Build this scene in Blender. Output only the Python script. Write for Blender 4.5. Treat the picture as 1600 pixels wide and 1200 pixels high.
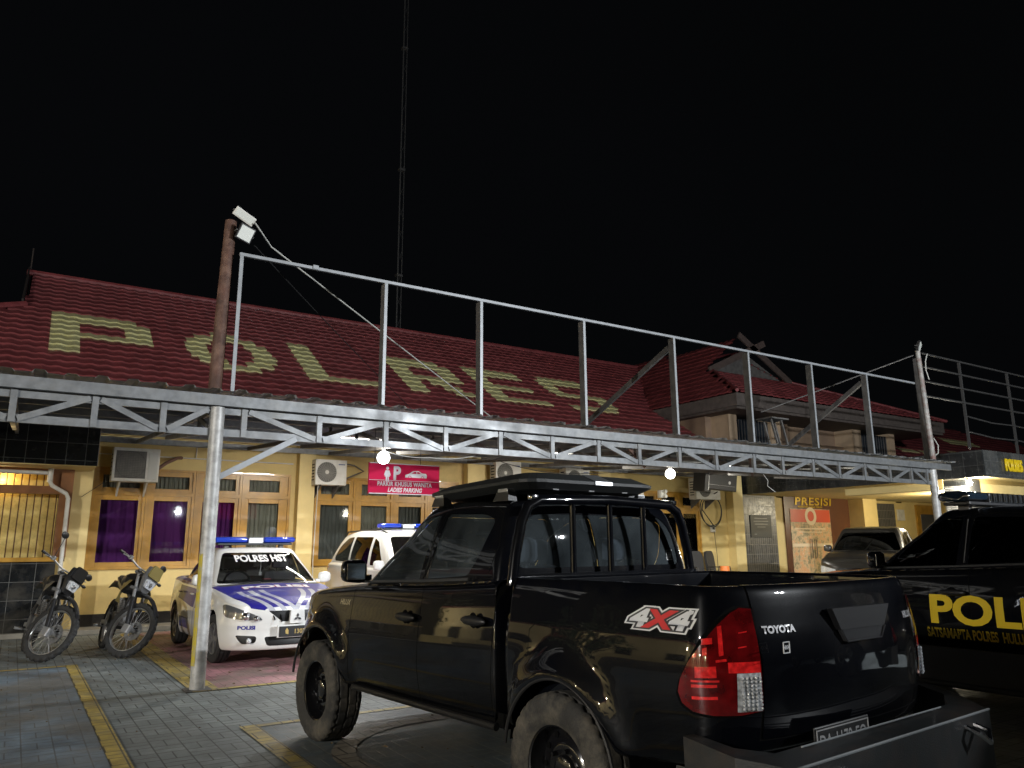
import bpy, bmesh, math, random
from mathutils import Vector, Matrix
from mathutils.bvhtree import BVHTree
R = math.radians
random.seed(7)
sc = bpy.context.scene
col = sc.collection
for o in list(bpy.data.objects): bpy.data.objects.remove(o)

# ------------------------------------------------------------------ camera
cd = bpy.data.cameras.new('camera'); cam = bpy.data.objects.new('camera', cd); col.objects.link(cam)
YAW, PITCH, ROLL, CAMH, FPX = 32.7, 12.08, -0.38, 1.47, 1190.0
_y, _p, _r = R(YAW), R(PITCH), R(ROLL)
_fw = Vector((math.sin(_y)*math.cos(_p), math.cos(_y)*math.cos(_p), math.sin(_p)))
_rt = Vector((math.cos(_y), -math.sin(_y), 0)); _up = _rt.cross(_fw)
_rt2 = _rt*math.cos(_r) + _up*math.sin(_r); _up2 = -_rt*math.sin(_r) + _up*math.cos(_r)
cam.matrix_world = Matrix(((_rt2.x, _up2.x, -_fw.x, 0), (_rt2.y, _up2.y, -_fw.y, 0), (_rt2.z, _up2.z, -_fw.z, CAMH), (0, 0, 0, 1)))
cd.sensor_fit = 'HORIZONTAL'; cd.sensor_width = 36.0; cd.lens = 36.0*FPX/1600.0
cd.clip_start = 0.05; cd.clip_end = 2000
sc.camera = cam

# ------------------------------------------------------------------ night sky, exposure
w = bpy.data.worlds.new('World'); sc.world = w; w.use_nodes = True
nt = w.node_tree; nt.nodes.clear()
wo = nt.nodes.new('ShaderNodeOutputWorld'); wb = nt.nodes.new('ShaderNodeBackground')
wc = nt.nodes.new('ShaderNodeTexCoord'); wn = nt.nodes.new('ShaderNodeTexNoise'); wr = nt.nodes.new('ShaderNodeValToRGB')
wn.inputs['Scale'].default_value = 1.6; wn.inputs['Detail'].default_value = 3
wr.color_ramp.elements[0].color = (0.0011, 0.0013, 0.0014, 1); wr.color_ramp.elements[1].color = (0.0022, 0.0024, 0.0030, 1)
nt.links.new(wc.outputs['Generated'], wn.inputs['Vector']); nt.links.new(wn.outputs['Fac'], wr.inputs['Fac'])
nt.links.new(wr.outputs['Color'], wb.inputs['Color']); nt.links.new(wb.outputs['Background'], wo.inputs['Surface'])
wb.inputs['Strength'].default_value = 1.0
sc.view_settings.view_transform = 'Standard'; sc.view_settings.look = 'None'
sc.view_settings.exposure = 0.0; sc.view_settings.gamma = 1.0
try: sc.view_settings.use_curve_mapping = False
except Exception: pass
sc.render.engine = 'CYCLES'
sc.cycles.use_denoising = True
sc.cycles.max_bounces = 8; sc.cycles.transparent_max_bounces = 12
sc.cycles.caustics_reflective = False; sc.cycles.caustics_refractive = False
sc.cycles.sample_clamp_indirect = 4.0
try: sc.cycles.use_light_tree = True
except Exception: pass

# ------------------------------------------------------------------ the lamps that light the yard
def lamp(name, kind, loc, energy, color, size=0.1, target=None, cone=120):
    d = bpy.data.lights.new(name, kind); o = bpy.data.objects.new(name, d); col.objects.link(o)
    o.location = loc; d.energy = energy; d.color = color
    if kind in ('POINT', 'SPOT'): d.shadow_soft_size = size
    if kind == 'SPOT': d.spot_size = R(cone); d.spot_blend = 0.6
    if target is not None:
        o.rotation_euler = (Vector(target)-Vector(loc)).to_track_quat('-Z', 'Y').to_euler()
    return o
LAMPS = {}
BULB1, BULB2, YARD, YWALL, ROOM, PORT, PORCH, TUBE = 330, 240, 5200, 3600, 11, 300, 330, 185

# ------------------------------------------------------------------ materials
MATS = {}
def mat(name, color=(0.5, 0.5, 0.5), rough=0.5, metal=0.0, spec=0.5, coat=0.0, emit=None, estr=0.0, var=0.0, vscale=6.0, bump=0.0, bscale=60.0, dirt=None, dirt_amt=0.4, dscale=2.5, alpha=1.0, trans=0.0, rvar=0.0, coords='Object'):
    if name in MATS: return MATS[name]
    m = bpy.data.materials.new(name); m.use_nodes = True; MATS[name] = m
    nt = m.node_tree; b = nt.nodes['Principled BSDF']; N = nt.nodes.new; Lk = nt.links.new
    b.inputs['Base Color'].default_value = (*color, 1); b.inputs['Roughness'].default_value = rough
    b.inputs['Metallic'].default_value = metal; b.inputs['Specular IOR Level'].default_value = spec
    b.inputs['Coat Weight'].default_value = coat; b.inputs['Coat Roughness'].default_value = 0.03
    b.inputs['Transmission Weight'].default_value = trans; b.inputs['Alpha'].default_value = alpha
    if emit is not None:
        b.inputs['Emission Color'].default_value = (*emit, 1); b.inputs['Emission Strength'].default_value = estr
    tc = None
    def coord():
        nonlocal tc
        if tc is None:
            t = N('ShaderNodeTexCoord'); tc = t.outputs[coords]
        return tc
    src = None
    if var > 0 or dirt is not None:
        base = N('ShaderNodeRGB'); base.outputs[0].default_value = (*color, 1); src = base.outputs[0]
    if var > 0:
        n = N('ShaderNodeTexNoise'); n.inputs['Scale'].default_value = vscale; n.inputs['Detail'].default_value = 6; Lk(coord(), n.inputs['Vector'])
        mr = N('ShaderNodeMapRange'); mr.inputs[1].default_value = .3; mr.inputs[2].default_value = .7; mr.inputs[3].default_value = 1-var; mr.inputs[4].default_value = 1+var; Lk(n.outputs['Fac'], mr.inputs[0])
        mx = N('ShaderNodeVectorMath'); mx.operation = 'SCALE'; Lk(src, mx.inputs[0]); Lk(mr.outputs[0], mx.inputs['Scale']); src = mx.outputs[0]
    if dirt is not None:
        n = N('ShaderNodeTexNoise'); n.inputs['Scale'].default_value = dscale; n.inputs['Detail'].default_value = 9; n.inputs['Roughness'].default_value = .68; Lk(coord(), n.inputs['Vector'])
        mr = N('ShaderNodeMapRange'); mr.inputs[1].default_value = .46; mr.inputs[2].default_value = .68; mr.inputs[3].default_value = 0; mr.inputs[4].default_value = dirt_amt; Lk(n.outputs['Fac'], mr.inputs[0])
        mx = N('ShaderNodeMix'); mx.data_type = 'RGBA'; Lk(mr.outputs[0], mx.inputs[0]); Lk(src, mx.inputs[6]); mx.inputs[7].default_value = (*dirt, 1); src = mx.outputs[2]
    if src is not None: Lk(src, b.inputs['Base Color'])
    if rvar > 0:
        n = N('ShaderNodeTexNoise'); n.inputs['Scale'].default_value = 3.0; n.inputs['Detail'].default_value = 6; Lk(coord(), n.inputs['Vector'])
        mr = N('ShaderNodeMapRange'); mr.inputs[1].default_value = .35; mr.inputs[2].default_value = .65; mr.inputs[3].default_value = max(0, rough-rvar); mr.inputs[4].default_value = rough+rvar; Lk(n.outputs['Fac'], mr.inputs[0]); Lk(mr.outputs[0], b.inputs['Roughness'])
    if bump > 0:
        n = N('ShaderNodeTexNoise'); n.inputs['Scale'].default_value = bscale; n.inputs['Detail'].default_value = 5; Lk(coord(), n.inputs['Vector'])
        bp = N('ShaderNodeBump'); bp.inputs['Strength'].default_value = bump; bp.inputs['Distance'].default_value = 0.01; Lk(n.outputs['Fac'], bp.inputs['Height']); Lk(bp.outputs[0], b.inputs['Normal'])
    return m

def brickmat(name, c1, c2, mortar, bw, bh, msize=0.012, rough=0.6, bump=0.3, offset=0.5, wear=None, wear_amt=0.5, plane='XY', rot=0.0, freq=2, wscale=0.9, spec=0.5, wlo=.45, whi=.62, weave=False):
    if name in MATS: return MATS[name]
    m = bpy.data.materials.new(name); m.use_nodes = True; MATS[name] = m
    nt = m.node_tree; b = nt.nodes['Principled BSDF']; N = nt.nodes.new; Lk = nt.links.new
    tc = N('ShaderNodeTexCoord'); mp = N('ShaderNodeMapping'); Lk(tc.outputs['Object'], mp.inputs[0])
    if plane == 'XZ': mp.inputs['Rotation'].default_value = (R(-90), 0, 0)
    if plane == 'YZ':
        sx = N('ShaderNodeSeparateXYZ'); cx = N('ShaderNodeCombineXYZ'); Lk(tc.outputs['Object'], sx.inputs[0]); Lk(sx.outputs[1], cx.inputs[0]); Lk(sx.outputs[2], cx.inputs[1]); Lk(cx.outputs[0], mp.inputs[0])
    if plane == 'XZ':
        mp.inputs['Rotation'].default_value = (0, 0, 0)
        sx = N('ShaderNodeSeparateXYZ'); cx = N('ShaderNodeCombineXYZ'); Lk(tc.outputs['Object'], sx.inputs[0]); Lk(sx.outputs[0], cx.inputs[0]); Lk(sx.outputs[2], cx.inputs[1]); Lk(cx.outputs[0], mp.inputs[0])
    if plane == 'XY': mp.inputs['Rotation'].default_value = (0, 0, rot)
    def brick(bw_, bh_):
        br = N('ShaderNodeTexBrick'); Lk(mp.outputs[0], br.inputs['Vector'])
        br.offset = 0 if weave else offset; br.offset_frequency = 1 if weave else freq
        br.inputs['Color1'].default_value = (*c1, 1); br.inputs['Color2'].default_value = (*c2, 1); br.inputs['Mortar'].default_value = (*mortar, 1)
        br.inputs['Scale'].default_value = 1.0; br.inputs['Mortar Size'].default_value = msize; br.inputs['Mortar Smooth'].default_value = 0.25
        br.inputs['Brick Width'].default_value = bw_; br.inputs['Row Height'].default_value = bh_; br.inputs['Bias'].default_value = 0.0
        return br.outputs['Color'], br.outputs['Fac']
    src, fac = brick(bw, bh)
    if weave:
        src2, fac2 = brick(bh, bw); ck = N('ShaderNodeTexChecker'); ck.inputs['Scale'].default_value = 1.0/bw; Lk(mp.outputs[0], ck.inputs['Vector'])
        m_ = N('ShaderNodeMix'); m_.data_type = 'RGBA'; Lk(ck.outputs['Fac'], m_.inputs[0]); Lk(src, m_.inputs[6]); Lk(src2, m_.inputs[7]); src = m_.outputs[2]
        m_ = N('ShaderNodeMix'); m_.data_type = 'FLOAT'; Lk(ck.outputs['Fac'], m_.inputs[0]); Lk(fac, m_.inputs[2]); Lk(fac2, m_.inputs[3]); fac = m_.outputs[0]
    n2 = N('ShaderNodeTexNoise'); n2.inputs['Scale'].default_value = 9; n2.inputs['Detail'].default_value = 8; n2.inputs['Roughness'].default_value = .7; Lk(tc.outputs['Object'], n2.inputs['Vector'])
    mr = N('ShaderNodeMapRange'); mr.inputs[1].default_value = .3; mr.inputs[2].default_value = .7; mr.inputs[3].default_value = .72; mr.inputs[4].default_value = 1.25; Lk(n2.outputs['Fac'], mr.inputs[0])
    sc_ = N('ShaderNodeVectorMath'); sc_.operation = 'SCALE'; Lk(src, sc_.inputs[0]); Lk(mr.outputs[0], sc_.inputs['Scale']); src = sc_.outputs[0]
    if wear is not None:
        n = N('ShaderNodeTexNoise'); n.inputs['Scale'].default_value = wscale; n.inputs['Detail'].default_value = 8; n.inputs['Roughness'].default_value = .62; Lk(tc.outputs['Object'], n.inputs['Vector'])
        m2 = N('ShaderNodeMapRange'); m2.inputs[1].default_value = wlo; m2.inputs[2].default_value = whi; m2.inputs[3].default_value = 0; m2.inputs[4].default_value = wear_amt; Lk(n.outputs['Fac'], m2.inputs[0])
        mx = N('ShaderNodeMix'); mx.data_type = 'RGBA'; Lk(m2.outputs[0], mx.inputs[0]); Lk(src, mx.inputs[6]); mx.inputs[7].default_value = (*wear, 1); src = mx.outputs[2]
    if weave:
        n = N('ShaderNodeTexNoise'); n.inputs['Scale'].default_value = 1.7; n.inputs['Detail'].default_value = 10; n.inputs['Roughness'].default_value = .72; n.inputs['Distortion'].default_value = .6; Lk(tc.outputs['Object'], n.inputs['Vector'])
        m4 = N('ShaderNodeMapRange'); m4.inputs[1].default_value = .30; m4.inputs[2].default_value = .62; m4.inputs[3].default_value = .55; m4.inputs[4].default_value = 1.15; Lk(n.outputs['Fac'], m4.inputs[0])
        s4 = N('ShaderNodeVectorMath'); s4.operation = 'SCALE'; Lk(src, s4.inputs[0]); Lk(m4.outputs[0], s4.inputs['Scale']); src = s4.outputs[0]
    Lk(src, b.inputs['Base Color']); b.inputs['Specular IOR Level'].default_value = spec
    m3 = N('ShaderNodeMapRange'); m3.inputs[1].default_value = .3; m3.inputs[2].default_value = .7; m3.inputs[3].default_value = max(.05, rough-.12); m3.inputs[4].default_value = rough+.12; Lk(n2.outputs['Fac'], m3.inputs[0]); Lk(m3.outputs[0], b.inputs['Roughness'])
    ad = N('ShaderNodeMath'); ad.operation = 'MULTIPLY_ADD'; Lk(n2.outputs['Fac'], ad.inputs[0]); ad.inputs[1].default_value = .25
    iv = N('ShaderNodeMath'); iv.operation = 'SUBTRACT'; iv.inputs[0].default_value = 1; Lk(fac, iv.inputs[1]); Lk(iv.outputs[0], ad.inputs[2])
    bp = N('ShaderNodeBump'); bp.inputs['Strength'].default_value = bump; bp.inputs['Distance'].default_value = .02; Lk(ad.outputs[0], bp.inputs['Height']); Lk(bp.outputs[0], b.inputs['Normal'])
    return m

def glassmat(name, tint=(.1, .1, .1), clear=0.5, rough=0.02, dust=0.0):
    if name in MATS: return MATS[name]
    m = bpy.data.materials.new(name); m.use_nodes = True; MATS[name] = m
    nt = m.node_tree; nt.nodes.clear(); N = nt.nodes.new; Lk = nt.links.new
    out = N('ShaderNodeOutputMaterial'); tr = N('ShaderNodeBsdfTransparent'); gl = N('ShaderNodeBsdfGlossy'); mx = N('ShaderNodeMixShader')
    tr.inputs[0].default_value = (tint[0]*clear, tint[1]*clear, tint[2]*clear, 1) if clear < 1 else (*tint, 1)
    gl.inputs['Color'].default_value = (1, 1, 1, 1); gl.inputs['Roughness'].default_value = rough
    fr = N('ShaderNodeFresnel'); fr.inputs[0].default_value = 1.5
    Lk(fr.outputs[0], mx.inputs[0]); Lk(tr.outputs[0], mx.inputs[1]); Lk(gl.outputs[0], mx.inputs[2]); last = mx.outputs[0]
    if dust > 0:
        df = N('ShaderNodeBsdfDiffuse'); df.inputs[0].default_value = (.42, .50, .54, 1); tc = N('ShaderNodeTexCoord'); n = N('ShaderNodeTexNoise'); n.inputs['Scale'].default_value = 3.5; n.inputs['Detail'].default_value = 8; Lk(tc.outputs['Object'], n.inputs['Vector'])
        mr = N('ShaderNodeMapRange'); mr.inputs[1].default_value = .3; mr.inputs[2].default_value = .7; mr.inputs[3].default_value = dust*.3; mr.inputs[4].default_value = dust; Lk(n.outputs['Fac'], mr.inputs[0])
        m2 = N('ShaderNodeMixShader'); Lk(mr.outputs[0], m2.inputs[0]); Lk(last, m2.inputs[1]); Lk(df.outputs[0], m2.inputs[2]); last = m2.outputs[0]
    Lk(last, out.inputs[0])
    return m

# ------------------------------------------------------------------ objects
def tag(o, label=None, cat=None, group=None, kind=None):
    if label: o['label'] = label
    if cat: o['category'] = cat
    if group: o['group'] = group
    if kind: o['kind'] = kind
    return o
def thing(name, label, cat, loc=(0, 0, 0), rz=0.0, group=None):
    o = bpy.data.objects.new(name, None); col.objects.link(o); o.empty_display_size = .2
    o.location = loc; o.rotation_euler = (0, 0, rz)
    return tag(o, label, cat, group)
def kids(o): return [c for c in bpy.data.objects if c.parent == o]
def dup(root, loc=None, rz=None, label=None, parent=None):
    r = root.copy(); col.objects.link(r)
    if parent is not None: r.parent = parent
    for ch in kids(root): dup(ch, parent=r)
    if loc is not None: r.location = loc
    if rz is not None: r.rotation_euler = (0, 0, rz)
    if label: r['label'] = label
    return r

class MB:
    """collects shapes, links them as one mesh object"""
    def __init__(s): s.v = []; s.f = []; s.m = []; s.sm = []; s.M = Matrix.Identity(4); s.mi = 0
    def add(s, vs, fs, smooth=False):
        n = len(s.v)
        for v in vs: s.v.append(tuple(s.M @ Vector(v)))
        for f in fs: s.f.append([i+n for i in f]); s.m.append(s.mi); s.sm.append(smooth)
        return s
    def box(s, x0, y0, z0, x1, y1, z1, bev=0.0):
        if bev <= 0:
            vs = [(x0, y0, z0), (x1, y0, z0), (x1, y1, z0), (x0, y1, z0), (x0, y0, z1), (x1, y0, z1), (x1, y1, z1), (x0, y1, z1)]
            return s.add(vs, [(0, 3, 2, 1), (4, 5, 6, 7), (0, 1, 5, 4), (1, 2, 6, 5), (2, 3, 7, 6), (3, 0, 4, 7)])
        bm = bmesh.new(); bmesh.ops.create_cube(bm, size=1)
        for v in bm.verts: v.co = Vector((x0+(x1-x0)*(v.co.x+.5), y0+(y1-y0)*(v.co.y+.5), z0+(z1-z0)*(v.co.z+.5)))
        bmesh.ops.bevel(bm, geom=list(bm.edges), offset=min(bev, .49*min(abs(x1-x0), abs(y1-y0), abs(z1-z0))), segments=2, profile=.5, affect='EDGES')
        return s.bm(bm)
    def bm(s, bm, smooth=False):
        bm.verts.index_update(); s.add([v.co.copy() for v in bm.verts], [[v.index for v in f.verts] for f in bm.faces], smooth); bm.free(); return s
    def bar(s, a, b, w, h, up=(0, 0, 1)):
        a, b = Vector(a), Vector(b); d = (b-a); L = d.length; d.normalize(); u = Vector(up)
        if abs(d.dot(u)) > .98: u = Vector((0, 1, 0))
        r = d.cross(u).normalized(); u = r.cross(d)
        vs = []
        for p in (a, b):
            for i, j in ((-1, -1), (1, -1), (1, 1), (-1, 1)): vs.append(p + r*w/2*i + u*h/2*j)
        return s.add(vs, [(0, 1, 2, 3), (7, 6, 5, 4), (0, 4, 5, 1), (1, 5, 6, 2), (2, 6, 7, 3), (3, 7, 4, 0)])
    def chan(s, a, b, w, h, t=.006, up=(0, 0, 1)):
        """C-channel: web w wide, flanges h deep towards -side"""
        a, b = Vector(a), Vector(b); d = (b-a).normalized(); u = Vector(up); r = d.cross(u).normalized(); u = r.cross(d)
        for (c, ww, hh) in ((Vector((0, 0, 0)), t, w), (r*(h/2)+u*(w/2-t/2), h-t, t), (r*(h/2)-u*(w/2-t/2), h-t, t), (r*(h-t/2)+u*(w/2-.012), t, .018), (r*(h-t/2)-u*(w/2-.012), t, .018)):
            s.bar(a+c, b+c, ww, hh, u)
        return s
    def tube(s, pts, r, n=8, cap=True, closed=False, smooth=True):
        pts = [Vector(p) for p in pts]; k = len(pts); rs = r if isinstance(r, (list, tuple)) else [r]*k
        vs = []; fs = []; t0 = (pts[1]-pts[0]).normalized(); u = t0.orthogonal().normalized()
        for i, p in enumerate(pts):
            if closed: t = (pts[(i+1) % k]-pts[i-1])
            else: t = (pts[min(i+1, k-1)]-pts[max(i-1, 0)])
            if t.length < 1e-9: t = t0
            t.normalize(); u = (u - t*u.dot(t))
            if u.length < 1e-6: u = t.orthogonal()
            u.normalize(); w_ = t.cross(u)
            for j in range(n):
                a = 2*math.pi*j/n; vs.append(p + (u*math.cos(a)+w_*math.sin(a))*rs[i])
        m = k if closed else k-1
        for i in range(m):
            for j in range(n):
                a, b = i*n+j, i*n+(j+1) % n; c, d = ((i+1) % k)*n+(j+1) % n, ((i+1) % k)*n+j
                fs.append((a, b, c, d))
        if cap and not closed: fs.append(list(range(n))[::-1]); fs.append([(k-1)*n+j for j in range(n)])
        return s.add(vs, fs, smooth)
    def cyl(s, a, b, r, n=16, r2=None, smooth=True): return s.tube([a, b], [r, r if r2 is None else r2], n, smooth=smooth)
    def lathe(s, prof, n=32, axis='Z', c=(0, 0, 0), smooth=True, closed=False, arc=None):
        """prof: (radius, height)"""
        c = Vector(c); vs = []; fs = []; k = len(prof)
        full = arc is None; steps = n if full else n+1
        for i in range(steps):
            a = 2*math.pi*i/n if full else arc[0]+(arc[1]-arc[0])*i/n
            for (r, h) in prof:
                x, y = r*math.cos(a), r*math.sin(a)
                p = {'Z': (x, y, h), 'X': (h, x, y), 'Y': (y, h, x)}[axis]; vs.append(c+Vector(p))
        for i in range(n if full else n):
            j = (i+1) % steps if full else i+1
            for q in range(k if closed else k-1):
                q2 = (q+1) % k; fs.append((i*k+q, j*k+q, j*k+q2, i*k+q2))
        return s.add(vs, fs, smooth)
    def prism(s, poly, z0, z1, axis='Z'):
        n = len(poly); vs = []
        for z in (z0, z1):
            for (a, b) in poly: vs.append({'Z': (a, b, z), 'X': (z, a, b), 'Y': (a, z, b)}[axis])
        fs = [list(range(n))[::-1], [n+i for i in range(n)]] + [(i, (i+1) % n, n+(i+1) % n, n+i) for i in range(n)]
        return s.add(vs, fs)
    def sphere(s, c, r, n=16, m=10, sc=(1, 1, 1)):
        return s.lathe([(r*math.sin(math.pi*i/m)+1e-5, -r*math.cos(math.pi*i/m)) for i in range(m+1)], n, 'Z', c) if sc == (1, 1, 1) else s._ell(c, r, n, m, sc)
    def _ell(s, c, r, n, m, sc_):
        old = s.M; s.M = old @ Matrix.Translation(c) @ Matrix.Diagonal((*sc_, 1)); s.sphere((0, 0, 0), r, n, m); s.M = old; return s
    def build(s, name, mats, parent=None, loc=None, fix=True, autosmooth=None):
        me = bpy.data.meshes.new(name); me.from_pydata(s.v, [], s.f)
        if not isinstance(mats, (list, tuple)): mats = [mats]
        for m in mats: me.materials.append(m)
        me.polygons.foreach_set('material_index', s.m); me.polygons.foreach_set('use_smooth', s.sm)
        if fix:
            bm = bmesh.new(); bm.from_mesh(me); bmesh.ops.recalc_face_normals(bm, faces=bm.faces); bm.to_mesh(me); bm.free()
        if any(s.sm):
            try: me.set_sharp_from_angle(angle=R(40 if autosmooth is None else autosmooth))
            except Exception: pass
        me.update()
        o = bpy.data.objects.new(name, me); col.objects.link(o)
        if parent is not None: o.parent = parent
        if loc is not None: o.location = loc
        return o

def textbm(body, size=1.0, sx=1.0, bold=0.0, depth=0.0, shear=0.0, align='CENTER', space=1.0):
    cu = bpy.data.curves.new('t', 'FONT'); cu.body = body; cu.size = size; cu.offset = bold; cu.extrude = depth; cu.shear = shear
    cu.align_x = align; cu.align_y = 'CENTER'; cu.space_character = space; cu.resolution_u = 4
    o = bpy.data.objects.new('t', cu); col.objects.link(o)
    dg = bpy.context.evaluated_depsgraph_get(); dg.update()
    me = bpy.data.meshes.new_from_object(o.evaluated_get(dg)); bm = bmesh.new(); bm.from_mesh(me)
    bpy.data.objects.remove(o); bpy.data.curves.remove(cu); bpy.data.meshes.remove(me)
    bmesh.ops.remove_doubles(bm, verts=bm.verts, dist=1e-5)
    for v in bm.verts: v.co.x *= sx
    return bm
def place(bm, origin, ex, ey, ez=None):
    ex, ey = Vector(ex), Vector(ey); ez = Vector(ez) if ez is not None else ex.cross(ey); o = Vector(origin)
    for v in bm.verts: v.co = o + ex*v.co.x + ey*v.co.y + ez*v.co.z
    return bm

# ------------------------------------------------------------------ vehicle materials
paint_black = mat('black_paint', (.0022, .0026, .0042), .3, coat=1.0, spec=.05, dirt=(.008, .0075, .0065), dirt_amt=.5, dscale=2.3, rvar=.05, bump=.12, bscale=2.6)
paint_white = mat('white_paint', (.72, .72, .70), .3, coat=1.0, var=.03, vscale=2)
paint_blue = mat('blue_paint', (.018, .014, .20), .45, coat=.5, spec=.2)
paint_grey = mat('bronze_grey_paint', (.022, .019, .015), .35, metal=.2, coat=1.0)
dark_trim = mat('dark_trim', (.012, .012, .013), .5)
gap_m = mat('panel_gap', (.002, .002, .002), .9, spec=.1)
rubber = mat('tyre_rubber', (.024, .023, .021), .82, var=.3, vscale=14, dirt=(.12, .105, .08), dirt_amt=.8, dscale=4.5, bump=.4, bscale=90)
rubber2 = mat('tyre_rubber_plain', (.022, .022, .022), .8, var=.2, vscale=9)
rim_black = mat('rim_black', (.006, .006, .007), .22, coat=.8)
rim_alloy = mat('rim_alloy', (.45, .45, .46), .35, metal=.8)
chrome = mat('chrome', (.75, .76, .78), .12, metal=1.0)
glass_dark = glassmat('tinted_glass', (.55, .62, .66), .85, dust=.09)
glass_mid = glassmat('car_glass', (.85, .88, .86), .98)
glass_black = glassmat('deep_tinted_glass', (.05, .055, .06), .5)
interior = mat('car_interior', (.02, .02, .022), .75, bump=.3)
interior2 = mat('car_seat_cloth', (.10, .10, .11), .9)
lens_red = mat('red_lens', (.115, .003, .004), .10, coat=1.0, var=.5, vscale=14)
lens_redl = mat('red_reflector', (.80, .02, .02), .12, coat=1, spec=.8, var=.35, vscale=40)
lens_clear = mat('clear_lens', (.60, .62, .64), .12, metal=.25, coat=1, var=.5, vscale=60)
lens_head = mat('headlamp_glass', (.16, .17, .18), .06, metal=.4, coat=1)
amber = mat('amber_lens', (.7, .25, .03), .15, coat=1)
sticker_white = mat('sticker_white', (.75, .75, .75), .35)
sticker_yellow = mat('sticker_yellow', (.72, .50, .015), .4)
sticker_red = mat('sticker_red', (.62, .03, .035), .35)
sticker_blue = mat('sticker_blue', (.03, .03, .25), .35)
sticker_black = mat('sticker_black', (.01, .01, .01), .35)
steel_dark = mat('dark_bumper_steel', (.008, .010, .011), .5, coat=.05, var=.3, vscale=14, dirt=(.08, .045, .03), dirt_amt=.25, dscale=6, bump=.15, bscale=150)
plastic_black = mat('black_plastic', (.010, .010, .011), .42, bump=.1, bscale=200)
silver = mat('brushed_silver', (.45, .46, .47), .38, metal=.9)


# ------------------------------------------------------------------ vehicle shells
def lerp(a, b, t): return a+(b-a)*t
def curve(pts):
    """smooth interpolation through (x, y) points"""
    xs = [p[0] for p in pts]; ys = [p[1] for p in pts]; n = len(pts)
    d = [(ys[i+1]-ys[i])/(xs[i+1]-xs[i]) for i in range(n-1)]
    m = [d[0]] + [0 if d[i-1]*d[i] <= 0 else 2*d[i-1]*d[i]/(d[i-1]+d[i]) for i in range(1, n-1)] + [d[-1]]
    def f(x):
        if x <= xs[0]: return ys[0]
        if x >= xs[-1]: return ys[-1]
        i = 0
        while x > xs[i+1]: i += 1
        h = xs[i+1]-xs[i]; t = (x-xs[i])/h
        return (2*t**3-3*t**2+1)*ys[i]+(t**3-2*t**2+t)*h*m[i]+(-2*t**3+3*t**2)*ys[i+1]+(t**3-t**2)*h*m[i+1]
    return f

class Outline:
    def __init__(s, s0, s1, wf, lf, nf, lr, nr, knots=None):
        def arc(front):
            pts = []
            for i in range(161):
                th = (i/160)*math.pi/2; sn = math.sin(th)**(2/(nf if front else nr)); cs = math.cos(th)**(2/(nf if front else nr)) if i < 160 else 0
                S = s0+lf*(1-cs) if front else s1-lr*(1-cs); pts.append((S, -wf(S)*sn))
            return pts
        A = arc(True); B = [(lerp(s0+lf, s1-lr, i/200), -wf(lerp(s0+lf, s1-lr, i/200))) for i in range(201)]; Cc = arc(False)[::-1]
        def ln(P): return sum(math.dist(P[i], P[i+1]) for i in range(len(P)-1))
        la, lb, lc = ln(A), ln(B), ln(Cc); T = la+lb+lc; s.per = 2*T
        if knots is None: knots = (la/T/2, (la+lb)/T/2)
        s.knots = knots; tab = []
        for P, u0, u1 in ((A, 0, knots[0]), (B, knots[0], knots[1]), (Cc, knots[1], .5)):
            L = ln(P); acc = 0
            for i in range(len(P)):
                if i: acc += math.dist(P[i-1], P[i])
                if tab and i == 0: continue
                tab.append((u0+(u1-u0)*acc/L, P[i][0], P[i][1]))
        s.N = 1200; s.tab = []; j = 0
        for i in range(s.N+1):
            u = .5*i/s.N
            while j < len(tab)-2 and tab[j+1][0] < u: j += 1
            a, b = tab[j], tab[j+1]; k = min(1, max(0, (u-a[0])/max(1e-12, b[0]-a[0]))); s.tab.append((lerp(a[1], b[1], k), lerp(a[2], b[2], k)))
        s.nr = []
        for i in range(s.N+1):
            a = s.tab[max(0, i-4)]; b = s.tab[min(s.N, i+4)]; dx, dy = b[0]-a[0], b[1]-a[1]; l = math.hypot(dx, dy) or 1
            n = (dy/l, -dx/l)          # (ns, nt) pointing outward on the left side
            if i == 0: n = (-1, 0)
            if i == s.N: n = (1, 0)
            s.nr.append(n)
    def at(s, u):
        m = u > .5; v = 1-u if m else u; x = min(s.N-1e-6, max(0, v*2*s.N)); i = int(x); k = x-i
        a, b = s.tab[i], s.tab[i+1]; na, nb = s.nr[i], s.nr[i+1]
        S, T, ns, nt_ = lerp(a[0], b[0], k), lerp(a[1], b[1], k), lerp(na[0], nb[0], k), lerp(na[1], nb[1], k)
        l = math.hypot(ns, nt_) or 1; ns /= l; nt_ /= l
        return (S, -T, ns, -nt_) if m else (S, T, ns, nt_)
    def u_at(s, t=None, S=None, rear=True):
        """u on the left half where the rear arc crosses t, or the side crosses S"""
        best = None
        for i in range(s.N+1):
            a = s.tab[i]
            if t is not None and ((a[0] > (s.tab[0][0]+s.tab[-1][0])/2) == rear): d = abs(a[1]+abs(t))
            elif S is not None: d = abs(a[0]-S)
            else: continue
            if best is None or d < best[0]: best = (d, .5*i/s.N)
        return best[1]

def pathfn(P):
    """smooth walk along a list of tuples"""
    n = len(P)
    def f(p):
        p = min(n-1-1e-9, max(0, p)); i = int(p); t = p-i
        p0, p1, p2, p3 = P[max(0, i-1)], P[i], P[i+1], P[min(n-1, i+2)]
        out = []
        for a, b, c, d in zip(p0, p1, p2, p3):
            m1 = 0 if (b-a)*(c-b) <= 0 else (c-a)/2; m2 = 0 if (c-b)*(d-c) <= 0 else (d-b)/2
            out.append((2*t**3-3*t**2+1)*b+(t**3-2*t**2+t)*m1+(-2*t**3+3*t**2)*c+(t**3-t**2)*m2)
        return out
    return f

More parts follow.
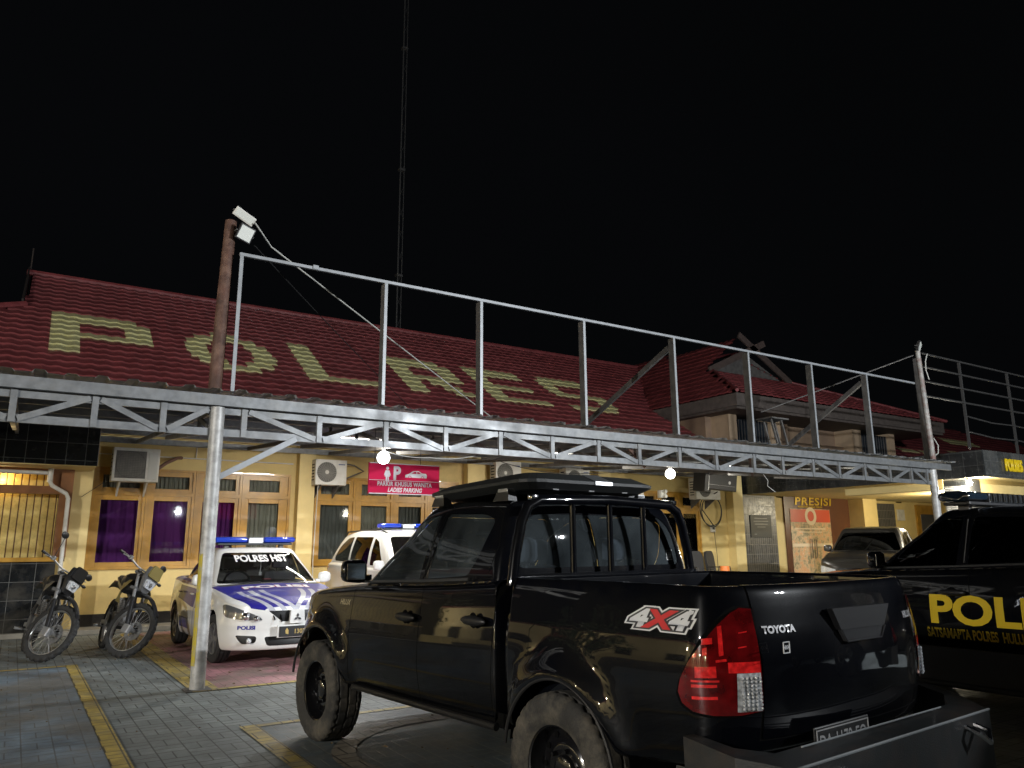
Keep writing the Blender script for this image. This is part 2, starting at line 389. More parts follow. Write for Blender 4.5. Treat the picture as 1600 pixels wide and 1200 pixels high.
class Shell:
    def __init__(s, F, us, ps, conv):
        s.F = F; s.conv = conv; s.bm = bm = bmesh.new()
        s.L = {k: bm.verts.layers.float.new(k) for k in ('s', 't', 'z', 'u', 'p')}
        s.fp = bm.faces.layers.int.new('part'); s.fm = bm.faces.layers.int.new('mat')
        s.names = ['body']; s.mats = []
        vs = []
        for u in us:
            c = []
            for p in ps:
                S, T, Z = F(u, p); v = bm.verts.new((S, T, Z)); v[s.L['s']], v[s.L['t']], v[s.L['z']], v[s.L['u']], v[s.L['p']] = S, T, Z, u, p; c.append(v)
            vs.append(c)
        for i in range(len(us)-1):
            for j in range(len(ps)-1):
                bm.faces.new((vs[i][j], vs[i+1][j], vs[i+1][j+1], vs[i][j+1]))
        a = s._n(.25, ps[1]); s.sgn = 1 if a.x < 0 else -1
    def _n(s, u, p):
        e = 2e-4; F = s.F; c = s.conv
        a = Vector(c(*F(max(0, u-e), p))); b = Vector(c(*F(min(1, u+e), p))); d = Vector(c(*F(u, p-1e-3))); g = Vector(c(*F(u, p+1e-3)))
        n = (b-a).cross(g-d)
        return n.normalized() if n.length > 1e-14 else Vector((0, 0, 1))
    def carve(s, poly, proj='side', left=True, right=None, part=None, mat=None, delete=False, p0=-1, p1=99, cond=None):
        bm = s.bm; L = s.L; ls, lt, lz, lu, lp = (L[k] for k in 'stzup')
        if right is None and proj in ('side', 'arc'):
            s.carve(poly, proj, left, True, part, mat, delete, p0, p1, cond); right = False
        def pr(v):
            if proj == 'side': return (v[ls], v[lz])
            if proj == 'face': return (v[lt], v[lz])
            if proj == 'top': return (v[ls], v[lt])
            if proj == 'arc': return ((v[lu] if not right else 1-v[lu]), v[lz])
            if proj == 'up': return (v[lu], v[lp])
        for v in bm.verts: a, b = pr(v); v.co = (a, b, 0)
        xs = [p[0] for p in poly]; ys = [p[1] for p in poly]; X0, X1, Y0, Y1 = min(xs), max(xs), min(ys), max(ys)
        cand = []
        for f in bm.faces:
            fx = [v.co.x for v in f.verts]; fy = [v.co.y for v in f.verts]
            if max(fx) < X0 or min(fx) > X1 or max(fy) < Y0 or min(fy) > Y1: continue
            n = len(f.verts); T = sum(v[lt] for v in f.verts)/n; P = sum(v[lp] for v in f.verts)/n
            if proj in ('side', 'arc') and ((T > 0) != bool(right)): continue
            if P < p0 or P > p1: continue
            if cond is not None:
                S = sum(v[ls] for v in f.verts)/n; Z = sum(v[lz] for v in f.verts)/n
                if not cond(S, T, Z): continue
            cand.append(f)
        cand = set(cand)
        for i in range(len(poly)):
            a, b = poly[i], poly[(i+1) % len(poly)]; dx, dy = b[0]-a[0], b[1]-a[1]; l = math.hypot(dx, dy)
            if l < 1e-9: continue
            x0, x1, y0, y1 = min(a[0], b[0])-1e-4, max(a[0], b[0])+1e-4, min(a[1], b[1])-1e-4, max(a[1], b[1])+1e-4
            sel = []
            for f in cand:
                fx = [v.co.x for v in f.verts]; fy = [v.co.y for v in f.verts]
                if max(fx) < x0 or min(fx) > x1 or max(fy) < y0 or min(fy) > y1: continue
                sel.append(f)
            if not sel: continue
            gs = set(sel); es = {e for f in sel for e in f.edges}; vv = {v for f in sel for v in f.verts}
            r = bmesh.ops.bisect_plane(bm, geom=list(gs)+list(es)+list(vv), dist=1e-6, plane_co=(a[0], a[1], 0), plane_no=(-dy/l, dx/l, 0))
            cand -= gs
            cand |= {g for g in r['geom'] if isinstance(g, bmesh.types.BMFace)}
        ins = []
        for f in cand:
            if not f.is_valid: continue
            n = len(f.verts); cx = sum(v.co.x for v in f.verts)/n; cy = sum(v.co.y for v in f.verts)/n; c = False
            j = len(poly)-1
            for i in range(len(poly)):
                xi, yi = poly[i]; xj, yj = poly[j]
                if (yi > cy) != (yj > cy) and cx < (xj-xi)*(cy-yi)/(yj-yi)+xi: c = not c
                j = i
            if c: ins.append(f)
        if part is not None:
            nm = part if right is not True or proj in ('face', 'top', 'up') else part+'|R'
            if nm not in s.names: s.names.append(nm)
            for f in ins: f[s.fp] = s.names.index(nm)
        if mat == 'base':
            for f in ins: f[s.fm] = 0
        elif mat is not None:
            if mat not in s.mats: s.mats.append(mat)
            for f in ins: f[s.fm] = s.mats.index(mat)+1
        if delete: bmesh.ops.delete(bm, geom=ins, context='FACES')
        return len(ins)
    def line(s, pts, w=.007, mat=None, **k):
        for a, b in zip(pts, pts[1:]):
            dx, dy = b[0]-a[0], b[1]-a[1]; l = math.hypot(dx, dy); nx, ny = -dy/l*w/2, dx/l*w/2
            s.carve([(a[0]+nx, a[1]+ny), (b[0]+nx, b[1]+ny), (b[0]-nx, b[1]-ny), (a[0]-nx, a[1]-ny)], mat=mat, **k)
    def export(s, root, base, off={}, pm={}, names={}, labels={}):
        """split faces by part id into objects with exact surface normals"""
        bm = s.bm; L = s.L; out = {}
        mats = [base]+s.mats
        for pid, nm in enumerate(s.names):
            fs = [f for f in bm.faces if f[s.fp] == pid]
            if not fs: continue
            key = nm.split('|')[0]; o_ = off.get(key, 0.0); idx = {}; co = []; no = []; F = []; mi = []
            for f in fs:
                q = []
                for v in f.verts:
                    if v.index not in idx or True:
                        k = id(v)
                    if v not in idx:
                        n = s._n(v[L['u']], v[L['p']])*s.sgn; idx[v] = len(co); co.append(Vector(s.conv(v[L['s']], v[L['t']], v[L['z']]))+n*o_); no.append(n)
                    q.append(idx[v])
                F.append(q); mi.append(f[s.fm])
            me = bpy.data.meshes.new(key); me.from_pydata([tuple(c) for c in co], [], F)
            m2 = list(mats)
            if key in pm: m2[0] = pm[key]
            used = sorted(set(mi)); rm = {a: i for i, a in enumerate(used)}
            for a in used: me.materials.append(m2[a])
            me.polygons.foreach_set('material_index', [rm[a] for a in mi]); me.polygons.foreach_set('use_smooth', [True]*len(F))
            # winding to agree with the normals
            flip = 0
            for pgn in list(me.polygons)[:60]:
                nv = sum((no[i] for i in pgn.vertices), Vector()); flip += 1 if nv.dot(pgn.normal) < 0 else -1
            if flip > 0: me.flip_normals()
            me.update(); me.normals_split_custom_set_from_vertices([tuple(n) for n in no]); me.update()
            o = bpy.data.objects.new(key, me); col.objects.link(o); o.parent = root; out[nm] = o
        return out
def frange(n, P=1.0): return [P*i/n for i in range(n+1)]
def steps(n, k): return [i/k for i in range((n-1)*k+1)]
def circ(cx, cy, r, n=32, a0=0, a1=360): return [(cx+r*math.cos(R(a0+(a1-a0)*i/n)), cy+r*math.sin(R(a0+(a1-a0)*i/n))) for i in range(n)]
def rpoly(poly, r, seg=5):
    """rounded corners"""
    out = []; n = len(poly)
    for i in range(n):
        p0, p1, p2 = Vector(poly[i-1]).to_2d(), Vector(poly[i]).to_2d(), Vector(poly[(i+1) % n]).to_2d()
        rr = r[i] if isinstance(r, (list, tuple)) else r
        d0, d2 = (p0-p1), (p2-p1); rr = min(rr, d0.length*.48, d2.length*.48)
        if rr < 1e-5: out.append(tuple(p1)); continue
        a, b = p1+d0.normalized()*rr, p1+d2.normalized()*rr
        for k in range(seg+1):
            t = k/seg; q = a*(1-t)**2+p1*2*t*(1-t)+b*t*t; out.append((q.x, q.y))
    return out

def drape(bm, bvhs, direction, off=.003, cell=.05, maxd=3.0, start=2.0):
    """press a flat lettering mesh onto the surface behind it"""
    d = Vector(direction).normalized()
    xs = [v.co.x for v in bm.verts]; ys = [v.co.y for v in bm.verts]; zs = [v.co.z for v in bm.verts]
    for ax, vals in ((0, xs), (1, ys), (2, zs)):
        if abs(d[ax]) > .9: continue
        n = Vector((0, 0, 0)); n[ax] = 1; x = min(vals)+cell
        while x < max(vals):
            c = Vector((0, 0, 0)); c[ax] = x
            bmesh.ops.bisect_plane(bm, geom=list(bm.verts)+list(bm.edges)+list(bm.faces), dist=1e-6, plane_co=c, plane_no=n); x += cell
    lost = []
    for v in bm.verts:
        best = None
        for b in bvhs:
            h = b.ray_cast(v.co-d*start, d, maxd+start)
            if h[0] is not None and (best is None or h[3] < best[3]): best = h
        if best: v.co = best[0]-d*off
        else: lost.append(v)
    if lost: bmesh.ops.delete(bm, geom=lost, context='VERTS')
    return bm
def bvh_of(o):
    me = o.data; return BVHTree.FromPolygons([v.co.copy() for v in me.vertices], [list(p.vertices) for p in me.polygons])
def bm_obj(bm, name, m, parent=None, label=None, smooth=False):
    me = bpy.data.meshes.new(name); bm.to_mesh(me); bm.free(); me.materials.append(m)
    if smooth: me.polygons.foreach_set('use_smooth', [True]*len(me.polygons))
    o = bpy.data.objects.new(name, me); col.objects.link(o)
    if parent is not None: o.parent = parent
    if label: o['label'] = label
    return o

# ------------------------------------------------------------------ setting materials
wall_y = mat('yellow_wall_paint', (.62, .47, .185), .65, var=.10, vscale=1.3, dirt=(.36, .27, .12), dirt_amt=.5, dscale=1.3, bump=.12, bscale=40)
wall_y2 = mat('yellow_pillar_paint', (.68, .53, .23), .6, var=.08, vscale=1.6, dirt=(.45, .36, .18), dirt_amt=.3, dscale=1.4, bump=.1, bscale=40)
wood = mat('varnished_teak', (.40, .215, .032), .32, var=.25, vscale=3.5, dirt=(.26, .135, .018), dirt_amt=.5, dscale=6, coat=.35, bump=.08, bscale=60)
wood_dk = mat('dark_brown_wood', (.20, .085, .03), .4, var=.25, vscale=5, coat=.3)
plank = brickmat('wood_planks', (.55, .42, .13), (.50, .37, .11), (.10, .045, .01), .115, 30, .012, .45, .4, plane='XZ', offset=0)
galv = mat('galvanised_steel', (.19, .198, .205), .48, metal=.35, var=.22, vscale=11, dirt=(.22, .22, .21), dirt_amt=.6, dscale=5, bump=.05, bscale=60, rvar=.1)
galv_b = mat('galvanised_bright', (.28, .295, .31), .45, metal=.2, var=.12, vscale=9)
galv_dk = mat('dull_steel', (.10, .095, .09), .6, metal=.2, var=.3, vscale=7)
sheet = mat('corrugated_sheet', (.34, .35, .36), .6, metal=0, var=.25, vscale=2.2, dirt=(.17, .165, .16), dirt_amt=.6, dscale=1.6, rvar=.1)
rust = mat('rusty_pipe', (.075, .034, .022), .7, var=.45, vscale=5, dirt=(.22, .13, .09), dirt_amt=.6, dscale=7, bump=.5, bscale=50)
pvc = mat('grey_pvc', (.50, .49, .45), .4, var=.12, dirt=(.3, .27, .2), dirt_amt=.5, dscale=4)
tile_blk = brickmat('black_wall_tiles', (.010, .011, .012), (.013, .014, .015), (.085, .088, .085), .30, .30, .006, .16, .15, plane='XZ', offset=0, freq=1)
tile_blk2 = brickmat('black_wall_tiles_side', (.018, .020, .021), (.030, .032, .032), (.075, .078, .075), .32, .33, .006, .22, .15, plane='YZ', offset=0, freq=1, wear=(.09, .09, .085), wear_amt=.4, wscale=1.6)
tile_base = brickmat('black_base_tiles', (.010, .011, .012), (.013, .014, .015), (.11, .11, .105), .37, .31, .005, .12, .12, plane='XZ', offset=0, freq=1, wear=(.07, .065, .055), wear_amt=.5, wscale=2.5)
tile_grey = brickmat('narrow_grey_tiles', (.05, .049, .046), (.085, .08, .075), (.24, .23, .20), .098, .30, .008, .35, .3, plane='XZ', offset=0, freq=1, wear=(.12, .11, .095), wear_amt=.5, wscale=2)
stone = brickmat('stacked_stone', (.32, .31, .29), (.62, .61, .58), (.10, .10, .09), .22, .045, .008, .6, .8, plane='YZ')
concrete = mat('concrete', (.30, .29, .26), .75, var=.2, vscale=3, dirt=(.14, .13, .11), dirt_amt=.5, dscale=2, bump=.3, bscale=30)
roof_red = mat('red_roof_tile', (.175, .038, .040), .5, var=.28, vscale=2.8, dirt=(.10, .014, .016), dirt_amt=.55, dscale=.9, coat=.15)
roof_yel = mat('yellow_painted_tile', (.46, .44, .23), .45, var=.15, vscale=4, dirt=(.40, .34, .10), dirt_amt=.5, dscale=5)
brown_p = mat('brown_panel', (.105, .042, .022), .35, var=.08, vscale=2, coat=.2)
cur_purple = mat('purple_curtain', (.22, .035, .26), .85)
cur_pink = mat('pink_curtain', (.62, .24, .24), .85)
cur_grey = mat('grey_curtain', (.48, .44, .36), .9)
cur_grey2 = mat('charcoal_curtain', (.22, .21, .19), .9)
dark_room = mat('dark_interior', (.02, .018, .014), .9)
pane_m = glassmat('window_pane', (.85, .88, .88), .9, .03)
white_pl = mat('white_plastic', (.62, .61, .57), .45, dirt=(.35, .31, .24), dirt_amt=.45, dscale=5)
black_rub = mat('black_cable', (.012, .012, .012), .5)
white_cab = mat('white_cable', (.45, .45, .42), .5)

# ------------------------------------------------------------------ ground
WR = (.15, .15, .14)
pav = brickmat('grey_pavers', (.195, .225, .225), (.255, .285, .285), (.055, .06, .06), .21, .105, .006, .62, .55, weave=True, wear=(.10, .105, .10), wear_amt=.55, wscale=.8)
pav_b = brickmat('blue_painted_pavers', (.16, .215, .27), (.18, .24, .30), (.10, .12, .14), .21, .105, .006, .58, .5, weave=True, wear=(.17, .165, .15), wear_amt=.85, wscale=.75, wlo=.42, whi=.6)
pav_bd = brickmat('slate_painted_pavers', (.10, .13, .145), (.125, .155, .17), (.17, .18, .165), .21, .105, .006, .55, .5, weave=True, wear=(.14, .135, .11), wear_amt=.7, wscale=1.1)
pav_p = brickmat('pink_painted_pavers', (.36, .165, .18), (.42, .20, .215), (.17, .09, .09), .21, .105, .006, .58, .5, weave=True, wear=(.22, .17, .14), wear_amt=.8, wscale=1.3)
pav_y = brickmat('yellow_painted_pavers', (.46, .34, .08), (.52, .39, .10), (.10, .08, .04), .21, .105, .007, .58, .5, weave=True, wear=(.20, .19, .15), wear_amt=.6, wscale=2.2)
pav_t = brickmat('tan_painted_pavers', (.24, .21, .165), (.27, .24, .19), (.07, .06, .05), .21, .105, .008, .6, .5, weave=True, wear=(.15, .15, .13), wear_amt=.8, wscale=3)
b = MB(); b.add([(-120, -120, 0), (160, -120, 0), (160, 160, 0), (-120, 160, 0)], [(0, 1, 2, 3)]); tag(b.build('ground', pav, fix=False), kind='structure')
def paint(name, rects, m, z):
    b = MB()
    for (x0, y0, x1, y1) in rects: b.add([(x0, y0, z), (x1, y0, z), (x1, y1, z), (x0, y1, z)], [(0, 1, 2, 3)])
    return tag(b.build(name, m, fix=False), kind='structure')
paint('blue_parking_paint', [(-3.2, 4.2, .73, 11.78)], pav_b, .004)
paint('slate_parking_paint', [(1.90, 2.6, 5.2, 6.93)], pav_bd, .004)
paint('pink_parking_paint', [(2.02, 9.04, 9.6, 15.7)], pav_p, .004)
paint('yellow_bay_line', [(.73, 1.0, .86, 11.9), (-3.2, 11.78, .73, 11.88)], pav_y, .008)
paint('yellow_border_line', [(1.76, 1.0, 1.90, 7.03), (1.90, 6.93, 5.2, 7.02), (1.74, 8.93, 2.02, 15.7), (2.02, 8.93, 9.6, 9.04)], pav_y, .008)
b = MB(); n = 64; vs = []; fs = []
for i in range(n):
    a = 2*math.pi*i/n
    for r_ in (.86, 1.02): vs.append((3.18+r_*1.1*math.cos(a), 5.45+r_*1.0*math.sin(a), .010))
for i in range(n): fs.append((2*i, 2*i+1, (2*i+3) % (2*n), (2*i+2) % (2*n)))
b.add(vs, fs); tag(b.build('painted_ring', pav_t, fix=False), kind='structure')
b = MB(); b.box(-6, 15.9, 0, 19, 17, .085, .01); tag(b.build('wall_footpath', concrete), kind='structure')

# ------------------------------------------------------------------ main building
YW = 16.6
bd_ = thing('office_building', 'long yellow police office with red tiled roof lettered POLRES and brown wooden windows', 'building', (0, 0, 0))
b = MB()
b.box(-8, YW+.02, 0, 19.1, YW+.25, 1.10); b.box(1.0, YW, 3.03, 19.1, YW+.25, 3.95)
for x0, x1 in ((1.10, 1.14), (4.92, 5.45), (9.05, 9.95), (13.2, 13.95), (17.35, 19.1)): b.box(x0, YW, 1.10, x1, YW+.25, 3.03)
b.box(1.10, YW, 0, 19.1, YW+.02, 1.10)
b.build('wall', wall_y, bd_)
for x0, x1, yf, zt_ in ((.80, 1.12, 16.25, 3.6), (5.03, 5.38, 16.36, 3.95), (9.2, 9.68, 16.36, 3.95), (13.3, 13.74, 16.36, 3.95), (18.55, 18.98, 16.30, 3.95)):
    b = MB(); b.box(x0, yf, .0, x1, YW+.1, zt_); b.build('pillar', wall_y2, bd_)
b = MB(); b.box(1.12, YW-.03, .085, 19.0, YW+.01, .30); b.build('skirting', mat('black_skirting', (.012, .012, .012), .3, dirt=(.06, .055, .05), dirt_amt=.5), bd_)
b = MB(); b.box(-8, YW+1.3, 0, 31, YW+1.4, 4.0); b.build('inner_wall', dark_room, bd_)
def curtain(x0, x1, z0, z1, y, m, parent, folds=9, amp=.02, sag=None, name='curtain'):
    b = MB(); n = max(24, int((x1-x0)*90)); rnd = random.Random(int(x0*97+z0*31)); ph = [rnd.uniform(0, 6) for _ in range(5)]; vs = []; fs = []; rows = 10
    for j in range(rows+1):
        z = lerp(z0, z1, j/rows)
        for i in range(n+1):
            u = i/n; x = lerp(x0, x1, u); d = amp*(math.sin(u*folds*6.28+ph[0]+.6*math.sin(j*.5+ph[1]))+.45*math.sin(u*folds*14.1+ph[2])+.3*math.sin(u*5+ph[3]))
            if sag: d += sag*math.sin((u*1.5+j/rows*2.2)*4+ph[4])
            vs.append((x, y+d, z))
    for j in range(rows):
        for i in range(n): a = j*(n+1)+i; fs.append((a, a+1, a+n+2, a+n+1))
    b.add(vs, fs, True); return b.build(name, m, parent, fix=False)
def window(x0, x1, lower, upper, cur, cur_up=None, first=False, halves=None):
    z0, zm, z1 = 1.10, 2.535, 3.03; b = MB(); yf = YW-.055; fw = .055
    gx0, gx1 = lower
    b.box(x0+.002, yf, z0, x0+fw, YW+.1, z1); b.box(x1-fw, yf, z0, x1-.002, YW+.1, z1)
    b.box(x0+fw, yf, z0, x1-fw, YW+.1, z0+.05); b.box(x0+fw, yf, z1-.05, x1-fw, YW+.1, z1); b.box(x0+fw, yf, zm-.035, x1-fw, YW+.1, zm+.035)
    def sash(a0, a1, c0, c1, g):
        y0, y1 = YW-.03, YW+.02; gx, gX, gz, gZ = g
        b.box(a0, y0, c0, gx, y1, c1, .004); b.box(gX, y0, c0, a1, y1, c1, .004); b.box(gx, y0, c0, gX, y1, gz, .004); b.box(gx, y0, gZ, gX, y1, c1, .004)
    sash(x0+fw, x1-fw, z0+.05, zm-.035, (gx0, gx1, 1.235, 2.405)); ux0, ux1 = upper
    sash(x0+fw, x1-fw, zm+.035, z1-.05, (ux0, ux1, 2.645, 2.885))
    wn_ = b.build('window', wood, bd_)
    g = MB(); g.box(gx0, YW-.012, 1.235, gx1, YW-.008, 2.405); g.build('pane', pane_m, wn_)
    g = MB(); g.box(ux0, YW-.012, 2.645, ux1, YW-.008, 2.885); g.build('transom_pane', pane_m, wn_)
    if halves:
        xm = lerp(gx0, gx1, .36); curtain(gx0-.02, xm, 1.15, 2.45, YW+.07, halves[0], wn_, 3); curtain(xm, gx1+.02, 1.15, 2.45, YW+.09, halves[1], wn_, 4)
    else: curtain(gx0-.05, gx1+.05, 1.15, 2.47, YW+.07, cur, wn_, 4 if cur is cur_purple else 7, .012 if cur is cur_purple else .02, sag=.02 if cur is cur_purple else None)
    curtain(ux0-.03, ux1+.03, 2.60, 2.93, YW+.07, cur_up or cur_grey, wn_, 8, .015, name='transom_curtain')
    return wn_
window(1.14, 2.08, (1.31, 1.96), (1.31, 1.96), cur_purple)
window(2.08, 2.98, (2.24, 2.86), (2.24, 2.86), cur_purple)
window(2.98, 3.90, (3.14, 3.77), (3.14, 3.77), None, halves=(cur_pink, cur_purple))
window(3.90, 4.92, (4.05, 4.68), (4.05, 4.68), cur_grey)
for x0, ws in ((5.45, (.95, .92, .88, .85)), (9.95, (.82, .81, .81, .81)), (13.95, (.86, .85, .85, .84))):
    x = x0
    for k, wd in enumerate(ws): window(x, x+wd, (x+.15, x+wd-.15), (x+.15, x+wd-.15), cur_grey2 if (k+int(x0)) % 3 else cur_grey, cur_grey); x += wd
# warm lit slot behind one transom
b = MB(); b.box(3.13, YW+.05, 2.62, 3.28, YW+.06, 2.90); b.build('lit_gap', mat('lit_room_glow', (.6, .5, .2), .6, emit=(1, .72, .25), estr=.55), bd_)

# left wing: tiled base, plank panelling in a lit opening, tiled fascia
lw = thing('left_wing', 'projecting entrance wing at far left with black tiled base and fascia around lit wooden planking', 'building')
b = MB(); b.box(-6, 16.05, 0, .66, 16.35, 1.27); b.build('base_wall', tile_base, lw)
b = MB(); b.box(-6, 16.0, 1.27, .70, 16.38, 1.345, .01); b.build('sill', wood, lw)
b = MB(); b.box(.60, 16.10, 1.345, .80, 16.36, 2.95); b.box(-6, 16.12, 2.46, .60, 16.34, 2.60); b.box(-6, 16.12, 2.83, .60, 16.34, 2.95); b.box(.42, 16.14, 2.60, .60, 16.32, 2.83); b.build('door_frame', wood_dk, lw)
b = MB(); b.box(-6, 16.55, 1.30, .60, 16.60, 2.48); b.build('planking', plank, lw)
b = MB(); b.box(-6, 16.62, 2.50, .60, 16.68, 2.95); b.build('transom_planking', plank, lw)
b = MB(); b.box(-6, 15.32, 2.92, 1.09, 16.0, 3.62); fo = b.build('fascia', tile_blk, lw)
b = MB(); b.box(1.0905, 15.33, 2.93, 1.10, 15.99, 3.61); b.build('fascia_edge', concrete, fo)
b = MB(); b.box(-6, 16.0, 2.95, 1.09, 16.6, 3.5); b.box(-6, 15.34, 2.905, 1.08, 16.3, 2.918); b.build('soffit', wall_y2, lw)
b = MB(); b.box(.60, 16.12, 0, .80, 16.35, 1.27); b.build('corner_strip', wall_y2, lw)

# main roof
SL = .634; cosr = 1/math.sqrt(1+SL*SL)
def inpoly(poly, x, y):
    c = False; j = len(poly)-1
    for i in range(len(poly)):
        xi, yi = poly[i]; xj, yj = poly[j]
        if (yi > y) != (yj > y) and x < (xj-xi)*(y-yi)/(yj-yi)+xi: c = not c
        j = i
    return c
def tile_roof(parent, poly, P, ex, ey, name='roof', row=.355, period=.30, painted=None, seg=4, m=None):
    """stepped, waved tiles over poly given in (a, d); P + ex*a + ey*d"""
    P, ex, ey = Vector(P), Vector(ex), Vector(ey); nrm = ex.cross(ey).normalized()
    if nrm.z < 0: nrm = -nrm
    xs = [p[0] for p in poly]; ys = [p[1] for p in poly]; a0, a1, d0, d1 = min(xs), max(xs), min(ys), max(ys)
    da = period/seg; na = int((a1-a0)/da)+1; nd = int((d1-d0)/row)+1; groups = {}
    rnd = random.Random(5)
    for j in range(nd):
        dl, dh = d0+j*row, d0+(j+1)*row
        jit = [rnd.uniform(-.006, .006) for _ in range(na//seg+3)]
        for i in range(na):
            al, ah = a0+i*da, a0+(i+1)*da
            if not inpoly(poly, (al+ah)/2, (dl+dh)/2): continue
            k = painted((al+ah)/2, (dl+dh)/2) if painted else None
            def pt(a, d, top):
                ph = (a/period) % 1.0; h = .014*math.sin(ph*2*math.pi)+jit[int((a-a0)/period)]
                return P+ex*a+ey*d+nrm*(h+(0 if top else .034))
            g = groups.setdefault(k, ([], [])); v, f = g; n = len(v)
            v += [pt(al, dl, 0), pt(ah, dl, 0), pt(ah, dh, 1), pt(al, dh, 1), pt(al, dl, 1)-nrm*.02, pt(ah, dl, 1)-nrm*.02]; f += [(n, n+1, n+2, n+3), (n+4, n+5, n+1, n)]
    out = {}
    for k, (v, f) in groups.items():
        bb = MB(); bb.add(v, f, False)
        o = bb.build(name if k is None else 'roof_letter', (m or roof_red) if k is None else roof_yel, parent, fix=False); out[k] = o
        bm = bmesh.new(); bm.from_mesh(o.data); bmesh.ops.remove_doubles(bm, verts=bm.verts, dist=.0008); bm.to_mesh(o.data); bm.free()
        o.data.polygons.foreach_set('use_smooth', [True]*len(o.data.polygons))
        try: o.data.set_sharp_from_angle(angle=R(50))
        except Exception: pass
    for k, o in out.items():
        if k is not None and None in out: o.parent = out[None]
    return out
def inletter(c, u, v):
    if c == 'P': return u < .29 or (v > .83 and u < .86) or (.40 < v < .55 and u < .86) or (u > .72 and .45 < v < .92)
    if c == 'O': return ((u-.5)/.5)**2+((v-.5)/.52)**2 < 1 and ((u-.5)/.25)**2+((v-.5)/.34)**2 > 1
    if c == 'L': return u < .29 or v < .17
    if c == 'R': return inletter('P', u, v) if v > .40 else (u < .29 or abs(u-(.50+(.40-v)*.95)) < .15)
    if c == 'E': return u < .29 or v > .84 or v < .16 or (abs(v-.5) < .08 and u < .9)
    if c == 'S': return (v > .84 and .08 < u < .95) or (abs(v-.5) < .09 and .05 < u < .95) or (v < .16 and .05 < u < .92) or (u < .28 and .5 < v < .93) or (u > .72 and .07 < v < .5)
def lettering(spec, y0, y1):
    def f(a, d):
        Y = 15.9+d*cosr; row = .355*cosr; Yq = 15.9+(math.floor(d/.355)+.5)*row
        for i, (c, xa, xb) in enumerate(spec):
            if xa <= a <= xb and y0 <= Yq <= y1 and inletter(c, (a-xa)/(xb-xa), (Yq-y0)/(y1-y0)): return i
        return None
    return f
spec_ = [('P', .16, 2.36), ('O', 3.08, 5.32), ('L', 5.93, 8.05), ('R', 8.78, 10.95), ('E', 11.60, 13.7), ('S', 14.35, 16.5)]
E0 = Vector((0, 15.9, 3.9-.1*SL)); EY = Vector((0, cosr, SL*cosr))
dd = lambda Y: (Y-15.9)/cosr
ro = tile_roof(bd_, [(-8.3, dd(15.9)), (22.3, dd(15.9)), (22.3, dd(24)), (-.38, dd(24)), (-.39, dd(21.4))], E0, (1, 0, 0), EY, painted=lettering(spec_, 18.93, 21.15))
roofo = ro[None]
b = MB(); b.tube([(-.5, 24, 8.99), (22.3, 24, 8.99)], .09, 8); b.tube([(-.39, 21.4, 7.36), (-8.3, 15.9, 3.86)], .08, 8); b.build('ridge_cap', roof_red, roofo)
b = MB(); b.add([(-.42, 21.4, 7.3), (-.42, 24, 8.97), (-.42, 26.6, 7.3)], [(0, 1, 2)]); b.add([(-8.3, 15.9, 3.8), (-.42, 21.4, 7.3), (-.42, 26.6, 7.3), (-8.3, 32, 3.8)], [(0, 1, 2, 3)]); b.add([(-8.3, 32, 3.84), (22.3, 32, 3.84), (22.3, 24, 8.93), (-.4, 24, 8.93), (-.4, 26.6, 7.3)], [(0, 1, 2, 3, 4)]); b.build('rear_slope', roof_red, roofo, fix=False)
b = MB(); b.bar((-.46, 21.35, 7.38), (-.46, 24.1, 9.08), .04, .2); b.cyl((-.42, 24, 8.9), (-.42, 24, 9.7), .02, 6); b.build('barge_board', mat('dark_board', (.02, .014, .012), .7), roofo)
b = MB(); b.box(-8.3, 15.86, 3.70, 19, 15.90, 3.84); b.build('eaves_board', galv_dk, roofo)

# two-storey block at right
ub = thing('two_storey_block', 'taller pale block at right behind the carport, hipped red roof with crossed gable boards', 'building')
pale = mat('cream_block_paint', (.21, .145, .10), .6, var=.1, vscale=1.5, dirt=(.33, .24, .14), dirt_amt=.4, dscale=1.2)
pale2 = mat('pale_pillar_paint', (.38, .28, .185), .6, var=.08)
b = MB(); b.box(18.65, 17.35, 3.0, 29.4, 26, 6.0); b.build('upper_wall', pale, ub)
for x0, x1 in ((18.92, 19.3), (20.95, 21.45), (25.5, 26.0), (27.8, 28.15)):
    b = MB(); b.box(x0, 16.6, 3.0, x1, 17.4, 5.72); b.build('upper_pillar', pale2, ub)
for x0, x1 in ((19.3, 20.95), (26.0, 27.8)):
    b = MB(); b.box(x0, 16.72, 4.2, x1, 17.3, 5.52); wo_ = b.build('upper_window', mat('dark_blue_glass', (.012, .018, .026), .15), ub)
    b = MB()
    for i in range(12): xx = lerp(x0+.06, x1-.06, i/11); b.box(xx-.008, 16.69, 4.2, xx+.008, 16.715, 5.5)
    b.build('window_bars', galv_dk, wo_)
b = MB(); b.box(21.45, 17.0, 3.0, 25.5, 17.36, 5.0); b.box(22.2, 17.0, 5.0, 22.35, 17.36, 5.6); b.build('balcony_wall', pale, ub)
b = MB(); b.box(18.36, 15.75, 5.62, 30.1, 26, 5.70); b.box(18.36, 15.68, 5.70, 30.1, 15.74, 6.10); b.box(18.30, 15.68, 5.70, 18.36, 27.5, 6.10); b.build('eaves', mat('eaves_paint', (.085, .07, .062), .7, var=.25), ub)
